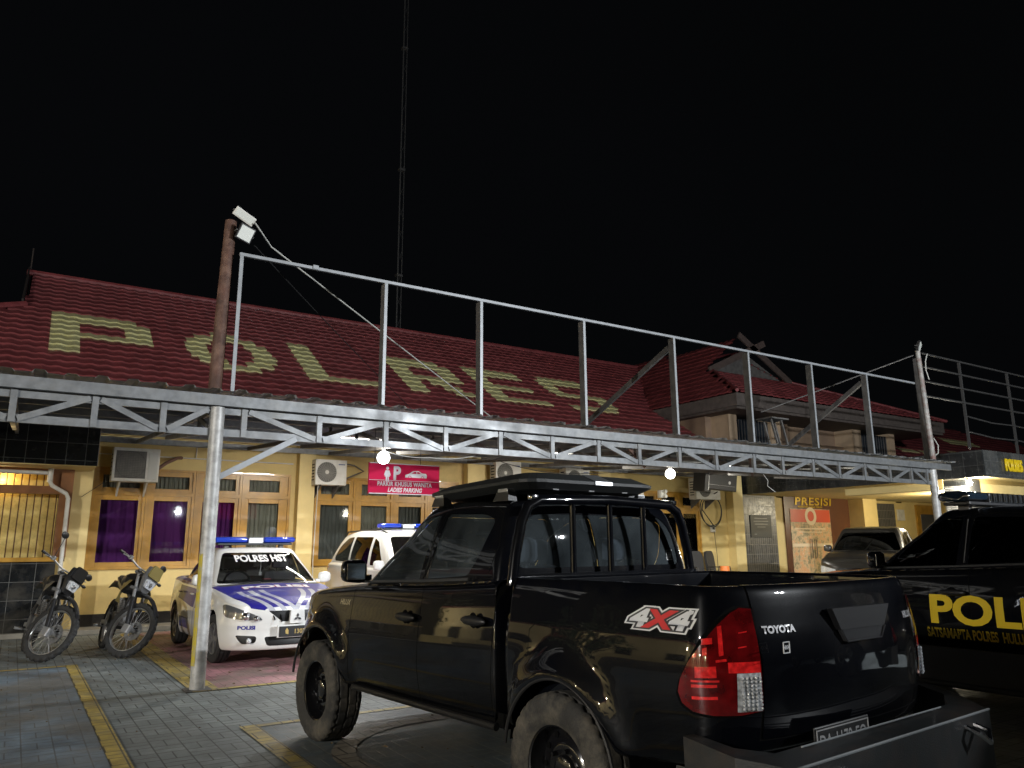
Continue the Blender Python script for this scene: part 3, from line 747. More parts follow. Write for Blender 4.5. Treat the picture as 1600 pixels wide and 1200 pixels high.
# roof faces
def face_roof(parent, pts, eave_i, name='roof'):
    """tile a planar polygon; eave runs pts[0] -> pts[1]"""
    P = [Vector(p) for p in pts]; ex = (P[1]-P[0]).normalized(); nrm = None
    nrm = (P[1]-P[0]).cross(P[-1]-P[0]).normalized(); 
    if nrm.z < 0: nrm = -nrm
    ey = nrm.cross(ex)
    if ey.z < 0: ey = -ey
    poly = [((p-P[0]).dot(ex), (p-P[0]).dot(ey)) for p in P]
    return tile_roof(parent, poly, P[0], ex, ey, name)[None]
fr_ = face_roof(ub, [(18.26, 15.6, 6.14), (30.2, 15.6, 6.14), (24.3, 18.55, 7.66), (20.4, 18.55, 7.66)], 0)
lf_ = face_roof(ub, [(18.26, 27.5, 6.14), (18.26, 15.6, 6.14), (20.3, 18.5, 7.50), (22.3, 18.5, 8.45), (22.2, 24.2, 9.05), (22.2, 27.5, 9.3)], 0, 'side_roof')
rt_ = face_roof(ub, [(30.2, 15.6, 6.14), (30.2, 27.5, 6.14), (22.3, 27.5, 9.3), (22.3, 18.5, 8.5), (24.3, 18.55, 7.66)], 0, 'side_roof')
b = MB(); b.tube([(18.26, 15.6, 6.16), (20.4, 18.55, 7.66)], .06, 6); b.tube([(24.3, 18.55, 7.68), (30.2, 15.6, 6.16)], .06, 6); b.tube([(22.3, 18.4, 8.5), (22.2, 27.5, 9.35)], .07, 6); b.build('ridge_cap', roof_red, fr_)
b = MB(); b.add([(20.4, 18.6, 7.64), (24.3, 18.6, 7.64), (22.3, 18.6, 8.5)], [(0, 1, 2)]); gb = b.build('gable_wall', galv_dk, ub, fix=False)
gbm = mat('gable_board_wood', (.06, .042, .036), .7, var=.3)
for a, c in (((20.1, 18.35, 7.55), (23.15, 18.35, 8.95)), ((24.55, 18.35, 7.55), (21.75, 18.35, 9.1))):
    b = MB(); b.bar(a, c, .06, .24, (0, 0, 1)); b.build('gable_board', gbm, gb)

# low roof far right, same slope as the main one
lr = thing('far_wing', 'low far right wing whose red roof carries yellow painted strokes, above the black tiled portico', 'building')
def strokes(a, d):
    Y = 15.9+d*cosr
    for (x0, y0, x1, y1) in STR:
        if x0 <= a <= x1 and y0 <= Y <= y1: return STR.index((x0, y0, x1, y1))
    return None
STR = [(31.5, 18.3, 32.9, 18.6), (33.1, 18.4, 34.2, 18.7), (36.2, 18.7, 37.8, 19.0), (36.9, 17.5, 38.5, 17.9), (38.3, 16.9, 41.0, 17.3), (38.3, 19.9, 41.2, 20.3), (41.2, 19.0, 43.6, 19.4), (42.5, 17.3, 45, 17.6)]
rr2 = tile_roof(lr, [(28.5, dd(15.9)), (55, dd(15.9)), (47, dd(21.4)), (36.8, dd(22.3)), (30, dd(20))], E0, (1, 0, 0), EY, painted=strokes, row=.355, seg=3)
b = MB(); b.box(28.5, 17.0, 0, 50, 17.2, 4.3); b.build('wall', wall_y, lr)

# ------------------------------------------------------------------ tiled portico on the right
po = thing('entrance_portico', 'black tiled entrance portico at right edge lettered POLRES in yellow, on a stone faced column', 'portico')
b = MB(); b.box(19.10, 9.15, 3.03, 19.16, 16.58, 3.66); b.build('side_fascia', tile_blk2, po)
b = MB(); b.box(19.16, 9.15, 3.03, 34, 9.21, 3.66); ff = b.build('front_fascia', brickmat('portico_front_tiles', (.05, .053, .052), (.08, .082, .08), (.13, .13, .125), .36, .31, .006, .25, .15, plane='XZ', offset=0, freq=1, wear=(.12, .12, .11), wear_amt=.4, wscale=1.5), po)
b = MB(); b.box(19.16, 9.21, 3.045, 34, 16.58, 3.10); b.build('ceiling', wall_y2, po)
b = MB(); b.box(19.2, 9.21, 3.60, 34, 16.5, 3.64); b.build('roof_slab', concrete, po)
b = MB(); b.box(19.28, 10.25, 2.80, 19.50, 12.95, 3.044); b.build('side_beam', wall_y2, po)
b = MB(); b.box(19.99, 9.75, 2.72, 34, 9.95, 3.044); b.box(22.5, 9.95, 2.60, 34, 10.1, 2.86); b.build('front_beam', wall_y2, po)
b = MB(); b.box(19.30, 9.72, 0, 19.34, 10.24, 3.03); cl = b.build('stone_column', stone, po)
b = MB(); b.box(19.345, 9.715, 0, 19.98, 10.245, 3.03); b.build('column_core', mat('dark_column_tile', (.03, .03, .03), .3), cl)
b = MB(); b.box(19.299, 9.71, 2.86, 19.345, 10.25, 3.0); b.build('column_cap', tile_blk2, cl)
bm_obj(place(textbm('POLRES', .40, .62, .012, depth=.02), (20.50, 9.12, 3.33), (1, 0, 0), (0, 0, 1)), 'fascia_letters', mat('yellow_sign_letters', (.70, .50, .015), .35, emit=(.8, .5, .01), estr=.06), ff)

# entrance wall under it
ew = thing('entrance_wall', 'yellow entrance wall right of the speaker, with narrow grey tiling and a brown door surround', 'wall')
b = MB(); b.box(19.1, YW, 0, 50, YW+.2, 3.05); b.build('wall', wall_y2, ew)
b = MB(); b.box(19.12, YW-.03, 0, 20.82, YW-.001, 3.04); tp_ = b.build('tile_panel', tile_grey, ew)
b = MB(); b.box(21.25, YW-.05, 0, 24.75, YW-.001, 3.14); b.build('door_surround', brown_p, ew)
b = MB(); b.box(24.75, YW-.62, 0, 25.55, YW-.001, 3.04); b.build('pillar', wall_y2, ew)
b = MB(); b.box(25.95, YW-.03, 0, 27.6, YW-.001, 2.95); b.build('tile_panel', tile_grey, ew)
bm_obj(place(textbm('PRESISI', .36, 1.65, .006, depth=.01, shear=.12, space=1.1), (22.75, YW-.062, 2.90), (1, 0, 0), (0, 0, 1)), 'door_lettering', mat('gold_letters', (.55, .36, .03), .35, metal=.3), ew)
bm_obj(place(textbm('POLRES HULU SUNGAI TENGAH', .085, 1.05, .001, depth=.005), (22.6, YW-.056, 2.73), (1, 0, 0), (0, 0, 1)), 'door_caption', mat('gold_letters', ), ew)
def poster():
    m = bpy.data.materials.new('poster_print'); m.use_nodes = True; nt = m.node_tree; b = nt.nodes['Principled BSDF']; N = nt.nodes.new; Lk = nt.links.new
    tc = N('ShaderNodeTexCoord'); n = N('ShaderNodeTexNoise'); n.inputs['Scale'].default_value = 6.5; n.inputs['Detail'].default_value = 7; n.inputs['Roughness'].default_value = .7; Lk(tc.outputs['Object'], n.inputs['Vector'])
    r = N('ShaderNodeValToRGB'); e = r.color_ramp.elements; e[0].position = .36; e[0].color = (.16, .17, .11, 1); e[1].position = .47; e[1].color = (.42, .33, .20, 1)
    for p, c in ((.53, (.62, .46, .28, 1)), (.60, (.60, .28, .12, 1)), (.68, (.75, .60, .42, 1))): x = e.new(p); x.color = c
    Lk(n.outputs['Fac'], r.inputs[0]); Lk(r.outputs[0], b.inputs['Base Color']); b.inputs['Roughness'].default_value = .35; return m
b = MB(); b.box(21.50, YW-.065, .05, 22.55, YW-.052, 2.66); b.box(22.56, YW-.065, .05, 23.62, YW-.052, 2.66); pd = b.build('poster_door', poster(), ew)
pr_red = mat('poster_red', (.60, .085, .035), .4); pr_cream = mat('poster_cream', (.72, .58, .40), .4)
b = MB(); b.box(21.52, YW-.069, 2.22, 23.60, YW-.066, 2.64); b.build('poster_header', pr_red, pd)
b = MB(); b.lathe([(.17, 0), (.30, 0)], 28, 'Y', (22.56, YW-.072, 2.42)); b.build('header_ring', pr_cream, pd)
b = MB()
for x0 in (): b.bar((x0-.08, YW-.072, 2.32), (x0, YW-.072, 2.56), .002, .05, (1, 0, 0)); b.bar((x0+.08, YW-.072, 2.32), (x0, YW-.072, 2.56), .002, .05, (1, 0, 0))
b.box(21.7, YW-.070, 1.98, 23.3, YW-.067, 2.03); b.box(21.9, YW-.070, 1.88, 23.1, YW-.067, 1.91); b.box(21.52, YW-.070, 1.42, 23.6, YW-.067, 1.52); b.build('poster_bands', pr_cream, pd)
b = MB(); b.prism([(21.52, .10), (22.9, .10), (22.2, .55), (21.52, .30)], YW-.070, YW-.067, 'Y'); b.build('poster_swoosh', pr_red, pd)
for x0 in (22.44, 22.68):
    b = MB(); b.tube([(x0, YW-.07, 1.65), (x0, YW-.12, 1.65), (x0, YW-.12, 1.05), (x0, YW-.07, 1.05)], .02, 8); b.build('door_handle', chrome, pd)
b = MB(); b.box(19.55, YW-.055, 1.72, 20.55, YW-.031, 2.42, .006); pq = b.build('plaque', mat('dark_plaque', (.03, .032, .03), .5), tp_)
b = MB()
for i, wd in enumerate((.6, .7, .62, .4)): b.box(20.05-wd/2, YW-.058, 2.30-.09*i, 20.05+wd/2, YW-.056, 2.325-.09*i)
b.box(19.7, YW-.058, 1.80, 19.82, YW-.056, 1.83); b.build('plaque_lines', mat('plaque_engraving', (.13, .13, .12), .4), pq)
# door and bright window seen deeper in the porch
b = MB(); b.box(29.0, YW-.06, 0, 30.4, YW-.001, 2.95); dr = b.build('porch_door', wood, ew)
b = MB(); b.box(29.25, YW-.075, 1.9, 30.15, YW-.062, 2.6); b.box(29.25, YW-.075, .9, 30.15, YW-.062, 1.6); b.build('door_pane', mat('porch_glass', (.08, .08, .085), .08, spec=.8), dr)
b = MB(); b.box(31.2, YW-.05, 1.0, 33.4, YW-.001, 2.95); pw = b.build('porch_window', white_pl, ew)
b = MB()
for j in range(4): b.box(31.35, YW-.065, 1.1+.45*j, 33.25, YW-.052, 1.45+.45*j)
b.build('lit_pane', mat('lit_pane_glow', (.9, .85, .7), .5, emit=(1, .9, .72), estr=2.2), pw)
b = MB(); b.box(27.75, YW-.05, 2.35, 28.2, YW-.01, 2.75); b.box(27.75, YW-.05, 1.2, 28.3, YW-.01, 1.95); b.build('notice_board', white_pl, ew)

# ------------------------------------------------------------------ steel carport
cp = thing('steel_carport', 'galvanised steel truss carport with corrugated roof running along the yellow office', 'carport')
XL, XR, YF = -3.6, 17.35, 9.1
def zr(Y): return 3.235+(Y-8.95)*.063
b = MB(); vs = []; fs = []; per = .285; x = XL; pts = []
while x < XR: pts += [(x, 0), (x+per*.50, 0), (x+per*.60, .027), (x+per*.90, .027)]; x += per
ys = [8.90, 10.6, 12.3, 14.0, 15.85]; rnd = random.Random(2)
for j, Y in enumerate(ys):
    for i, (x, h) in enumerate(pts): vs.append((x, Y+(rnd.uniform(-.02, .02) if j == 0 else 0), zr(Y)+h+(.008*math.sin(i*.9+j) if j == 0 else 0)))
n = len(pts)
for j in range(len(ys)-1):
    for i in range(n-1): fs.append((j*n+i, j*n+i+1, (j+1)*n+i+1, (j+1)*n+i))
b.add(vs, fs); b.build('roof_sheet', sheet, cp, fix=False)
# front channel and truss
b = MB(); b.bar((XL, 9.0, 3.135), (XR, 9.0, 3.135), .012, .125); b.bar((XL, 9.035, 3.192), (XR, 9.035, 3.192), .06, .01); b.bar((XL, 9.035, 3.078), (XR, 9.035, 3.078), .06, .01); b.build('front_beam', galv, cp)
for z, nm in ((3.03, 'top_chord'), (2.775, 'bottom_chord')):
    b = MB(); b.bar((XL, YF, z), (16.65, YF, z), .035, .085); b.build(nm, galv, cp)
nodes = [-2.75, -2.1, -1.5, -.82, -.16, .57, 1.24, 1.76, 2.11, 3.01, 3.89, 4.76, 5.63, 6.53, 7.40, 8.23, 9.11, 9.98, 10.94, 11.72, 12.6, 13.4, 14.24, 15.11, 15.9, 16.5]
for i, x in enumerate(nodes):
    b = MB(); b.chan((x, YF-.03, 2.735), (x, YF-.03, 3.07), .062, .05, .008, (1, 0, 0)); b.build('truss_strut', galv, cp)
up = True
for i in range(len(nodes)-1):
    a, c = nodes[i], nodes[i+1]
    if c-a < .4: continue
    if a == -.16: up = True
    z0, z1 = (2.77, 3.04) if up else (3.04, 2.77)
    b = MB(); b.bar((a+.05, YF-.028, z0), (c-.05, YF-.028, z1), .012, .062, (0, 0, 1)); b.bar((a+.05, YF-.015, z0-.028), (c-.05, YF-.015, z1-.028), .03, .006); b.build('truss_diagonal', galv, cp)
    up = not up
# purlins and rafters under the sheet
for Y in (10.1, 11.2, 12.3, 13.4, 14.5, 15.6):
    b = MB(); b.bar((XL, Y, zr(Y)-.055), (XR, Y, zr(Y)-.055), .045, .10); b.build('purlin', galv, cp)
b = MB(); b.bar((1.15, 16.28, 3.53), (18.5, 16.28, 3.53), .05, .11); b.build('wall_beam', galv, cp)
for x in (-.16, 1.8, 3.89, 5.63, 7.4, 9.11, 10.94, 12.6, 14.24, 15.9):
    b = MB(); b.bar((x, YF+.05, 3.04), (x, 16.2, 3.50), .05, .07); b.bar((x, YF+.05, 2.80), (x, 12.6, 3.14), .05, .06)
    for Y in (10.1, 11.2): b.bar((x, Y, 2.80+(Y-9.1)*.097), (x, Y, zr(Y)-.1), .04, .04)
    b.bar((x, 9.3, 2.83), (x, 10.1, 3.08), .03, .05); b.build('rafter', galv_dk if x > 3 else galv, cp)
for x in (1.81, 16.72):
    b = MB(); b.cyl((x, YF-.02, 0), (x, YF-.02, 3.06), .078, 24); p = b.build('post', mat('worn_pipe', (.42, .42, .41), .5, metal=.2, var=.25, vscale=7, dirt=(.16, .15, .14), dirt_amt=.75, dscale=5, bump=.12, bscale=50), cp)
    b = MB(); b.box(x-.13, YF-.15, 0, x+.13, YF+.11, .012); b.build('base_plate', galv_dk, p)
    b = MB(); b.lathe([(.0805, .25), (.0805, 1.42)], 8, 'Z', (x, YF-.02, 0), arc=(R(172), R(228))); b.build('yellow_stripe', mat('faded_yellow', (.50, .40, .03), .6, dirt=(.3, .3, .28), dirt_amt=.9, dscale=9), p)
b = MB(); b.bar((1.86, YF+.0, 2.26), (2.73, YF+.0, 2.76), .07, .065); b.build('knee_brace', galv_b, cp)
b = MB(); b.bar((10.9, YF+.05, 3.05), (11.5, YF+.5, 2.75), .05, .05); b.bar((8.0, YF+.05, 3.06), (8.45, YF+.1, 2.72), .03, .05); b.build('stray_strut', rust, cp)

# tall open sign frame standing on the carport
sf = thing('sign_frame', 'empty rectangular steel frame of thin uprights standing on the carport roof', 'frame')
b = MB(); b.bar((1.93, YF, 4.965), (16.45, YF, 4.965), .042, .038); b.build('top_rail', galv_b, sf)
ups = [(1.955, 3.24), (3.84, 3.25), (5.32, 3.25), (7.19, 3.25), (9.13, 3.25), (11.0, 3.25), (12.83, 3.25), (14.65, 3.25)]
for x, z in ups:
    b = MB(); b.bar((x, YF-.012, z), (x, YF-.012, 4.945), .042, .012, (0, 1, 0)); b.build('upright', galv_b, sf)
    if x > 2:
        b = MB(); b.bar((x-.004, YF+.055, z), (x-.004, YF+.055, 4.945), .034, .11, (0, 1, 0)); b.build('upright_web', galv_dk, sf)
for x, Yb in ((9.13, 12.3), (14.65, 11.6)):
    b = MB(); b.bar((x, YF+.12, 4.80), (x, Yb, zr(Yb)+.05), .05, .09); b.build('back_stay', galv_dk, sf)
b = MB(); b.box(2.83, YF-.035, 4.95, 2.90, YF-.02, 5.0); b.build('joint_plate', galv_b, sf)

rp = MB(); rp.tube([(1.79, 9.24, 3.28), (1.805, 9.24, 4.4), (1.83, 9.24, 5.42)], [.078, .074, .068], 16); rpo = rp.build('rusty_pole', rust); tag(rpo, 'rust brown steel pole rising from the left end of the carport roof', 'pole')
rp = MB(); rp.tube([(16.70, 9.02, 3.26), (16.60, 9.02, 5.72)], [.062, .052], 12); o = rp.build('peeling_pole', mat('peeling_pipe', (.30, .29, .27), .55, var=.35, vscale=6, dirt=(.13, .04, .03), dirt_amt=.9, dscale=5)); tag(o, 'grey pole with peeling paint at the right end of the carport', 'pole')
rp = MB(); rp.box(16.78, 9.15, 3.3, 16.86, 9.25, 5.6); b2 = rp.build('dark_post', galv_dk); tag(b2, 'thin dark post directly beside the peeling grey pole', 'post')

def floodlight(label, loc, w_, h_, rz, rx, roll=0.0, lit=.16, box_only=False, cm=None):
    t = thing('floodlight', label, 'floodlight', loc, 0, 'floodlights on the carport poles'); t.rotation_euler = (R(rx), R(roll), R(rz))
    b = MB(); b.box(-w_/2, 0, -h_/2, w_/2, .045, h_/2, .008)
    for i in range(6): xx = lerp(-w_/2+.02, w_/2-.02, i/5); b.box(xx-.003, .045, -h_/2+.02, xx+.003, .065, h_/2-.02)
    b.build('housing', cm or plastic_black, t)
    b = MB(); b.box(-w_/2+.018, -.003, -h_/2+.018, w_/2-.018, .001, h_/2-.018); b.build('lens', mat('floodlight_lens', (.62, .64, .6), .4), t)
    b = MB(); b.tube([(-w_/2-.01, .02, 0), (-w_/2-.01, .09, -.02), (w_/2+.01, .09, -.02), (w_/2+.01, .02, 0)], .007, 6); b.build('bracket', galv_dk, t); return t
floodlight('square floodlight just below the top of the rusty pole, pale lens', (1.98, 9.08, 5.235), .20, .20, 12, 22, 14)
fl = floodlight('white oblong floodlight tilted on the very top of the rusty pole', (1.955, 9.10, 5.46), .27, .115, 8, 35, 24, cm=white_pl)
floodlight('small floodlight on top of the peeling grey pole at right', (16.66, 8.98, 5.80), .30, .22, 25, 18, 3)

rail_dk = mat('dark_rail', (.035, .034, .033), .65)
# second, taller railing over the portico
rf = thing('portico_rail_frame', 'dark steel frame of four long rails above the portico at right edge', 'frame')
for z, dz in ((5.74, 0), (5.42, 0), (5.08, 0), (4.74, -.0)):
    b = MB(); b.tube([(17.0, 9.15, z), (19.5, 9.15, z-.0), (24, 9.15, z+dz)], .022, 6); b.build('rail', rail_dk, rf)
for z in (4.42, 4.05):
    b = MB(); b.tube([(18.62, 9.15, z), (19.8, 9.15, z-.07), (20.9, 9.15, z-.05), (24, 9.15, z-.15)], .018, 6); b.build('sagging_rail', rail_dk, rf)
for x in (18.62, 20.92, 23.5):
    b = MB(); b.bar((x, 9.17, 3.66), (x, 9.17, 5.76), .05, .05, (0, 1, 0)); b.build('upright', rail_dk, rf)

# mast
mast_m = mat('mast_steel', (.03, .03, .03), .7)
ms = thing('radio_mast', 'tall thin radio mast fading into the night sky behind the office roof', 'mast', (11.3, 25.5, 0)); ms.scale = (.62, .62, 1)
b = MB()
for dx, dy in ((-.14, 0), (.14, 0), (0, .24)): b.cyl((dx, dy, 4), (dx*.9, dy*.9, 30), .028, 6)
b.build('mast_legs', mast_m, ms)
b = MB(); z = 5.0; k = 0
while z < 29.5:
    L3 = [(-.14, 0), (.14, 0), (0, .24)]
    for i in range(3): a, c = L3[i], L3[(i+1) % 3]; b.bar((*a, z), (*c, z+.45), .014, .014)
    z += .9; k += 1
b.build('mast_lacing', mast_m, ms)
for z in (11.6, 16.0, 21.4): b = MB(); b.box(-.19, -.04, z, .19, .28, z+.09); b.build('splice_collar', mast_m, ms)
def cable(label, pts, r=.006, m=black_rub, sag=0.0, name='cable', group=None):
    P = []
    for i in range(len(pts)-1):
        a, c = Vector(pts[i]), Vector(pts[i+1])
        for k in range(12 if sag else 1):
            t = k/12; p = a.lerp(c, t) if sag else a
            if sag: p.z -= sag*4*t*(1-t)
            P.append(p)
    P.append(Vector(pts[-1])); b = MB(); b.tube(P, r, 6); o = b.build(name, m); return tag(o, label, 'cable', group)
cable('pale cable running down from the white floodlight across the empty frame', [(2.08, 9.08, 5.40), (2.35, 9.3, 5.22), (8.35, 12.6, 3.52)], .010, white_cab)
cable('thin black cable falling from the square floodlight behind the frame', [(2.1, 9.12, 5.12), (7.0, 13.5, 3.60)], .007, black_rub, .05)
cable('dark guy wire climbing to the top of the peeling pole', [(13.6, 11.0, 4.35), (16.55, 9.1, 5.62)], .012, galv_dk)
cable('loose white cable hanging off the peeling pole', [(16.95, 9.0, 5.68), (16.84, 9.0, 5.5), (16.82, 9.0, 5.3), (16.9, 9.0, 5.08)], .012, white_cab)
cable('twisted white wire bundle at the foot of the peeling pole', [(16.75, 8.98, 3.75), (16.9, 8.98, 3.6), (16.86, 8.98, 3.42), (16.72, 8.98, 3.36)], .012, white_cab)
cable('pale wire draped along the lower truss chord between bulb and air conditioner', [(3.95, 9.2, 2.70), (4.6, 9.25, 2.66), (5.3, 9.2, 2.72)], .006, white_cab, .03)
cable('thin black wire looping below the truss over the pickup', [(5.8, 9.5, 2.72), (7.0, 9.7, 2.60), (8.6, 9.4, 2.70)], .005, black_rub, .03)
cable('pair of wires hanging in front of the black fascia right of the speaker', [(11.25, 9.15, 2.72), (11.42, 9.2, 2.62), (11.40, 9.2, 2.52), (11.6, 9.2, 2.42)], .006, white_cab)

# small steel stand on the carport roof
st = thing('steel_stand', 'small dark skeletal steel stand on the carport roof before the two-storey block', 'stand', (13.2, 10.4, 3.33))
b = MB(); b.box(-.28, -.2, .72, .28, .2, .75); b.build('stand_top', galv_dk, st)
for dx, dy in ((-.2, -.12), (.12, -.12), (-.1, .15), (.24, .15)):
    b = MB(); b.bar((dx, dy, .72), (dx+.22, dy, 0), .035, .035); b.build('leg', galv_dk, st)
b = MB(); b.bar((-.14, -.12, .35), (.34, .15, .35), .02, .02); b.bar((-.3, 0, .02), (.7, 0, .02), .03, .02); b.build('stretcher', galv_dk, st)

# ------------------------------------------------------------------ lit bulbs
bulb_glow = mat('bulb_glow', (1, 1, 1), .5, emit=(.93, .96, 1.0), estr=14)
bulb_glow2 = mat('bulb_glow_warm', (1, 1, 1), .5, emit=(1.0, .94, .80), estr=14)
def bulb(label, loc, glow, P, colr, hang=.12):
    t = thing('hanging_bulb', label, 'light bulb', loc, 0, 'lit bulbs under the carport')
    b = MB(); b.sphere((0, 0, 0), .082, 20, 14); b.build('globe', glow, t)
    b = MB(); b.cyl((0, 0, .055), (0, 0, .11), .028, 12); b.cyl((0, 0, .11), (0, 0, .11+hang), .005, 6); b.build('socket', white_pl, t)
    l = lamp('bulb_light', 'SPOT', (loc[0], loc[1], loc[2]-.075), P, colr, .05, (loc[0], loc[1]+.8, loc[2]-2), 178); l.data.spot_blend = .35; LAMPS[label] = l
    return t
bulb('glaring cool white bulb hanging in front of the pink ladies parking sign', (3.905, 9.17, 2.61), bulb_glow, BULB1, (.90, .95, 1.0), .10)
bulb('glaring warm white bulb hanging left of the black speaker', (8.97, 9.17, 2.63), bulb_glow2, BULB2, (1.0, .93, .78), .08)

# ------------------------------------------------------------------ parking sign
sg_ = thing('parking_sign', 'pink-red hanging board reading PARKIR KHUSUS WANITA LADIES PARKING', 'sign', (5.055, 11.0, 2.52)); sg_.scale = (1.13, 1.13, 1.13); SW, SH = .535, .212
pink = mat('sign_pink', (.33, .008, .040), .8, var=.05, spec=.1); sgw = mat('sign_white', (.42, .40, .41), .8, spec=.1)
b = MB(); b.box(-SW, 0, -SH, SW, .02, SH); b.build('board', pink, sg_)
b = MB(); e = .012
for q in ((-SW, SW, SH-e, SH), (-SW, SW, -SH, -SH+e), (-SW, -SW+e, -SH, SH), (SW-e, SW, -SH, SH), (-SW, SW, -.028, -.022)): b.box(q[0]+.006, -.004, q[2]+(.0), q[1]-.006, -.0012, q[3])
b.build('white_border', sgw, sg_)
bm_obj(place(textbm('PARKIR KHUSUS WANITA', .083, .80, .0028, space=1.08), (0, -.004, -.075), (1, 0, 0), (0, 0, 1)), 'sign_text', sgw, sg_)
bm_obj(place(textbm('LADIES PARKING', .083, .80, .0028, shear=.25, space=1.02), (0, -.004, -.155), (1, 0, 0), (0, 0, 1)), 'sign_text', sgw, sg_)
bm_obj(place(textbm('P', .25, .85, .011), (-.125, -.004, .068), (1, 0, 0), (0, 0, 1)), 'letter_p', sgw, sg_)
b = MB(); b.M = Matrix.Translation((-.265, -.003, .055))
b.lathe([(.001, 0), (.022, 0)], 20, 'Y', (0, 0, .085)); b.prism([(-.028, .055), (.028, .055), (.05, -.01), (.038, -.015), (.022, .02), (.04, -.03), (.022, -.03), (.022, -.10), (.004, -.10), (.004, -.035), (-.004, -.035), (-.004, -.10), (-.022, -.10), (-.022, -.03), (-.04, -.03), (-.022, .02), (-.038, -.015), (-.05, -.01)], -.002, 0, 'Y')
b.build('woman_symbol', sgw, sg_)
b = MB(); b.M = Matrix.Translation((.17, -.003, .06))
b.prism([(-.17, -.035), (-.165, .0), (-.11, .018), (-.05, .055), (.03, .062), (.09, .03), (.15, .025), (.165, -.0), (.16, -.035)], -.002, 0, 'Y'); b.build('car_symbol', sgw, sg_)
b = MB(); b.M = Matrix.Translation((.17, -.0075, .06)); b.prism([(-.075, .02), (-.035, .045), (.0, .05), (.0, .02)], -.001, 0, 'Y'); b.prism([(.012, .02), (.012, .05), (.04, .046), (.07, .024)], -.001, 0, 'Y')
for x in (-.10, .095): b.lathe([(.018, 0), (.026, 0)], 18, 'Y', (x, 0, -.035))
b.build('car_symbol_gaps', pink, sg_)
b = MB(); b.cyl((.24, .01, SH), (.24, .01, SH+.45), .004, 6); b.cyl((-.45, .01, SH), (-.45, .01, SH+.45), .004, 6); b.build('hanging_wire', black_rub, sg_)

# tube fittings under the rear half of the carport roof
for i, (x, lab) in enumerate(((5.0, 'slim tube lamp under the carport roof behind the parking sign'), (9.9, 'slim tube lamp under the carport roof above the roof rack'), (14.3, 'slim tube lamp under the carport roof near the speaker'))):
    t = thing('tube_lamp', lab, 'lamp', (x, 13.0, zr(13.0)-.10), 0, 'tube lamps under the carport roof')
    b = MB(); b.box(-.5, -.03, .02, .5, .03, .05); b.build('fitting', white_pl, t); b = MB(); b.cyl((-.48, 0, .0), (.48, 0, .0), .014, 8); b.build('tube', mat('tube_glow', (1, 1, 1), .5, emit=(1, .97, .88), estr=18), t)
    l = lamp('tube_light', 'AREA', (x, 13.0, zr(13.0)-.125), TUBE, (1.0, .95, .84), target=(x, 13.6, 0)); l.data.shape = 'RECTANGLE'; l.data.size = 1.0; l.data.size_y = .06; l.data.spread = R(180)

# ------------------------------------------------------------------ air conditioners
def ac_unit(label, x0, x1, z0, z1, big=False, y0=16.10, side=0.0, bracket=True, parent=None):
    t = thing('ac_unit', label, 'air conditioner', ((x0+x1)/2, y0, z0), 0, 'outdoor air conditioning units'); W_, H = (x1-x0)/2, z1-z0; D = .30
    b = MB(); b.box(-W_, 0, 0, W_, D, H, .012); b.build('casing', white_pl, t)
    cx = -W_*.28 if not big else -W_*.22; r = min(H*.40, W_*.62)
    if big:
        b = MB(); b.box(-W_+.05, -.008, .06, W_*.42, -.001, H-.06, .003); b.build('grille_panel', mat('grey_grille', (.13, .125, .115), .6, dirt=(.22, .2, .17), dirt_amt=.5, dscale=8), t)
        b = MB()
        for i in range(16): z = lerp(.08, H-.08, i/15); b.box(-W_+.06, -.013, z-.003, W_*.40, -.009, z+.003)
        for i in range(12): x = lerp(-W_+.08, W_*.38, i/11); b.box(x-.002, -.014, .08, x+.002, -.0135, H-.08)
        b.lathe([(r*.98, -.015), (r, -.018), (r*1.02, -.015)], 40, 'Y', (cx, 0, H/2)); b.build('grille_bars', galv_dk, t)
        b = MB(); b.box(W_*.52, -.006, .05, W_*.92, -.001, H-.08, .003); b.box(W_*.58, -.009, H-.15, W_*.86, -.006, H-.13); b.build('service_panel', mat('panel_grey', (.50, .50, .47), .5), t)
    else:
        b = MB(); b.lathe([(.001, -.002), (r, -.002)], 40, 'Y', (cx, 0, H/2)); b.build('fan_opening', mat('fan_dark', (.06, .058, .052), .7), t)
        b = MB()
        for k in range(9): b.lathe([(r*(.2+.09*k)-.002, -.012), (r*(.2+.09*k)+.002, -.012)], 40, 'Y', (cx, 0, H/2))
        for k in range(28):
            a = 2*math.pi*k/28; b.bar((cx+.2*r*math.cos(a), -.012, H/2+.2*r*math.sin(a)), (cx+r*math.cos(a), -.01, H/2+r*math.sin(a)), .003, .004)
        b.build('fan_guard', mat('guard_grey', (.33, .32, .29), .5), t)
        b = MB(); b.lathe([(.001, -.022), (r*.17, -.02), (r*.2, -.012)], 20, 'Y', (cx, 0, H/2)); b.build('fan_hub', white_pl, t)
        b = MB(); b.box(W_*.45, -.003, H*.80, W_*.88, -.001, H*.84); b.build('name_strip', mat('badge_blue', (.05, .08, .2), .4), t)
    b = MB()
    for i in range(6): z = lerp(H*.2, H*.8, i/5); b.box(-W_-.003, .08, z-.012, -W_-.0005, D-.06, z+.012)
    b.build('side_louvre', gap_m, t)
    if bracket:
        for x in (-W_*.62, W_*.55):
            b = MB(); b.prism([(0.02, 0), (.42, 0), (.42, -.26)], x-.015, x+.015, 'X'); bo = b.build('bracket', galv_dk if not big else white_pl, t)
    return t
ac_unit('large grey-grilled air conditioner on the wall above the purple curtained windows', 1.40, 2.21, 2.73, 3.37, True)
ac_unit('white air conditioner with round fan, left of the pink parking sign', 5.30, 6.0, 2.81, 3.36)
ac_unit('cream air conditioner half hidden by the left end of the roof rack', 9.85, 10.60, 2.98, 3.57)
